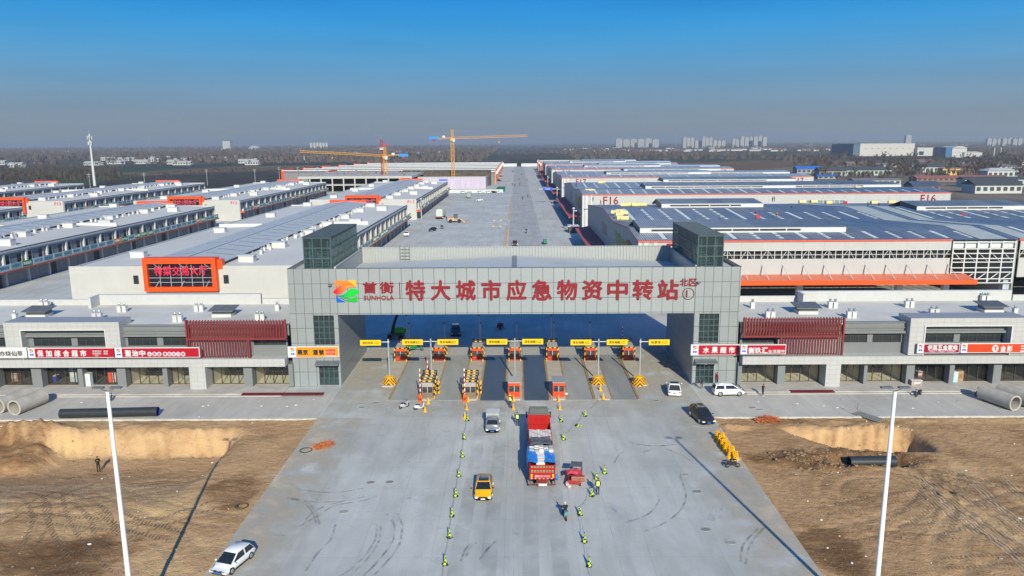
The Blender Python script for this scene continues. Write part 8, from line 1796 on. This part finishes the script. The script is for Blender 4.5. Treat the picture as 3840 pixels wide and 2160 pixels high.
t, W = hallbox("barrel_roof_hall", "white barrel-roofed hall with a blue side at the right", "warehouse", 789, 815.5, 1390, 1430, 16.5, W_WH, None, 4.); MB().box(778, 788.9, 1391, 1430, 0, 18).build("blue_side", pbr("side_blue", (.04, .12, .24), .5), **W); MB().box(791, 813, 1389.6, 1389.95, 9, 9.8).build("band", pbr("band_grey", (.4, .42, .44), .6), **W)
hallbox("low_plant", "low white plant building with domes right of the barrel-roofed hall", "factory", 824, 862, 1420, 1450, 8, W_WH, R_WH, 2.)
t = thing("chimney_pair", "pair of slim grey chimneys standing near the right edge", "chimney", (867, 1393, 0))
for x in (0, 12): MB().cyl((x, 0, 0), (x, 0, 17), 1.1, .9, 10).build("stack", pbr("stack_grey", (.42, .44, .46), .7), t)
hallbox("far_white_block", "white square block on the left horizon", "building", -1560, -1520, 4050, 4090, 48, W_WH, R_WH); hallbox("white_dome_tank", "white domed tank on the left horizon, right of the square block", "storage tank", -1440, -1385, 4100, 4140, 12, W_WH, R_WH, 12.)
for k in range(6): t = thing("silo", "white silo in the row of six on the horizon left of the cranes", "silo", (-1130 + k * 17, 4200, 0), 0, "white silos on the horizon"); MB().cyl((0, 0, 0), (0, 0, 34), 7.5, n=14).build("silo_body", W_WH, t); MB().ell((0, 0, 34), (7.5, 7.5, 5), 12, 6).build("silo_top", R_WH, t)
APT = panels("apartment_face", (.50, .48, .46), 9, 3.2, 'x', 1.1, (.25, .26, .28), .8, 0, .06, .05); APS = pbr("apartment_side", (.42, .41, .40), .8, var=.05)
apts = [(2310, 2475, 521, 6, 4100), (2562, 2605, 515, 3, 3600), (2607, 2632, 527, 2, 3600), (2634, 2674, 514, 3, 3600), (2676, 2723, 526, 3, 3600), (2747, 2774, 521, 2, 3900), (2777, 2878, 512, 6, 3500), (3397, 3421, 507, 1, 3400), (3703, 3838, 519, 7, 3500)]
gl_ = ["in the palest cluster, right of the tower crane", "in the first bright cluster, left block", "in the first bright cluster, low middle block", "in the first bright cluster, tall middle block", "in the first bright cluster, low right block", "in the faint block left of the wide cluster", "in the wide bright cluster", "standing alone behind the white warehouse", "in the cluster at the right edge"]
for (a, b, top, n_, Y), s in zip(apts, gl_):
    for k in range(n_):
        yy = Y + (k * 37 % 90); x0 = pt(a + (b - a) * k / n_, 530, yy).x; x1 = pt(a + (b - a) * (k + .86) / n_, 530, yy).x; z = pt(a, top + (k * 7 % 4), yy).z
        t = thing("apartment_tower", "pale high-rise on the skyline " + s, "apartment tower", ((x0 + x1) / 2, yy, 0), 0, "high-rises " + s); W = dict(parent=t, world=True)
        m = MB(); box_faces(m, x0, x1, yy, yy + 16, 0, z); m.build("wall", [APT, APS, R_GY], **W); MB().box((x0 * .6 + x1 * .4), (x0 * .4 + x1 * .6), yy + 4, yy + 12, z, z + 4).build("roof_box", APS, **W)
PYL = pbr("pylon_grey", (.22, .24, .26), .6)
for k, (px, Y, h, s) in enumerate(((2534, 3200, 62, "left of the first bright high-rises"), (3042, 3300, 52, "right of the wide high-rise cluster"), (3175, 3000, 50, "above the left end of the white warehouse"), (3310, 3100, 52, "above the middle of the white warehouse"), (562, 2900, 58, "above the far left wood"), (732, 3600, 56, "farther right on the left horizon"))):
    q = pt(px, 540, Y); t = thing("power_pylon", "grey lattice power pylon on the skyline " + s, "power pylon", (q.x, Y, 0), 0, "power pylons on the skyline"); m = MB()
    for sx in (-1, 1): m.cyl((sx * 6, 0, 0), (sx * 1.8, 0, h * .7), .5, .4, 4).cyl((sx * 1.8, 0, h * .7), (sx * 8, 0, h), .4, .3, 4)
    for j in range(6): z = h * .7 * j / 6; wv = 6 - 4.2 * j / 6; m.cyl((-wv, 0, z), (wv - .6, 0, z + h * .11), .25, n=4).cyl((wv, 0, z), (-wv + .6, 0, z + h * .11), .25, n=4)
    m.build("tower", PYL, t); m = MB(); m.cyl((-11, 0, h), (11, 0, h), .4, n=4).cyl((-8, 0, h * .86), (8, 0, h * .86), .35, n=4); m.build("cross_arm", PYL, t)
UPOLE = [(340, 715), (545, 712), (778, 690), (958, 690), (1048, 668), (1118, 665), (1190, 640), (1275, 638), (1320, 630)]
for k, (px, py) in enumerate(UPOLE): q = gp(px, py + 6, 0); Yq = min(q.y, 640); X_ = pt(px, py, Yq).x; t = thing("utility_pole", "grey utility pole with a crossarm rising behind the left halls", "utility pole", (X_, Yq, 0), 0, "utility poles behind the left halls"); MB().cyl((0, 0, 0), (0, 0, 13), .22, .16, 6).build("pole", pbr("pole_grey", (.32, .33, .34), .8), t); MB().box(-1.4, 1.4, -.1, .1, 12, 12.25).box(-.9, .9, -.1, .1, 10.8, 11.0).build("crossarm", MATS["pole_grey"], t)
# woods that read as one mass
def woods(name, n, fn, seed, mat, base_h):
    r = random.Random(seed); m = MB(); k = 0; tries = 0
    while k < n and tries < n * 6:
        tries += 1; x, y, s = fn(r)
        if noise.noise(Vector((x * .0022, y * .0016, seed))) < r.uniform(-.35, .25): continue
        k += 1; h = base_h * s * r.uniform(.6, 1.2)
        for q in range(7):
            a = r.uniform(0, 6.28); w_ = h * r.uniform(.05, .14); dx, dy = cos(a) * h * r.uniform(0, .35), sin(a) * h * r.uniform(0, .35); zt = h * r.uniform(.7, 1.05)
            m.quad((x + dx - w_, y + dy, 0), (x + dx + w_, y + dy, 0), (x + dx + w_ * r.uniform(-1.2, 1.6), y + dy, zt * .75), (x + dx + r.uniform(-w_, w_), y + dy, zt))
    o = m.build(name, mat); o['kind'] = 'stuff'; return o
WD1 = pbr("wood_grey_brown", (.098, .080, .072), .95, var=.4, scale=.06, spec=.05); WD2 = pbr("scrub_dark", (.062, .052, .042), .95, var=.35, scale=.1, spec=.05)
def f_left(r): y = 1300 * (4.6 ** r.random()); return r.uniform(-1.05, -.02) * y * .72 - 40, y, 1 + y / 5000
def f_right(r): y = 1350 * (4.6 ** r.random()); return r.uniform(.05, 1.0) * y * .74 + 60, y, 1 + y / 5000
def f_mid(r): y = 2000 * (3.2 ** r.random()); return r.uniform(-.3, .3) * y * .6, y, .8 + y / 5000
woods("distant_woods", 4600, f_left, 3, WD1, 10); woods("distant_woods", 3000, f_right, 5, WD1, 7.5); woods("distant_woods", 800, f_mid, 8, WD1, 5)
woods("scrub_thicket", 2600, lambda r: (lambda y: (-340 - r.random() * 420 - (y - 660) * .55, y, 1))(r.uniform(680, 1050)) if r.random() < .5 else (r.uniform(-400, -90), r.uniform(620, 1000), .5), 13, WD2, 5.5)
woods("village_thicket", 1100, lambda r: (lambda y: (r.uniform(230 + (y - 560) * .3, 420 + (y - 560) * .75), y, .75))(r.uniform(640, 1380)), 23, WD1, 7)
woods("hedge_row", 500, lambda r: (r.uniform(240, 640), r.uniform(1480, 1540), .8), 17, WD2, 7)
# ------------------------------------------------------------------ haze
m, n, l, b = newmat("valley_haze"); n.remove(b); v = n.new("ShaderNodeVolumePrincipled"); v.inputs['Color'].default_value = (.92, .92, .90, 1); v.inputs['Density'].default_value = .00018; v.inputs['Anisotropy'].default_value = .3
l.new(v.outputs[0], n["Material Output"].inputs['Volume'])
o = MB().box(-16500, 16500, -2200, 24500, -4, 92).build("haze", m); o['kind'] = 'stuff'
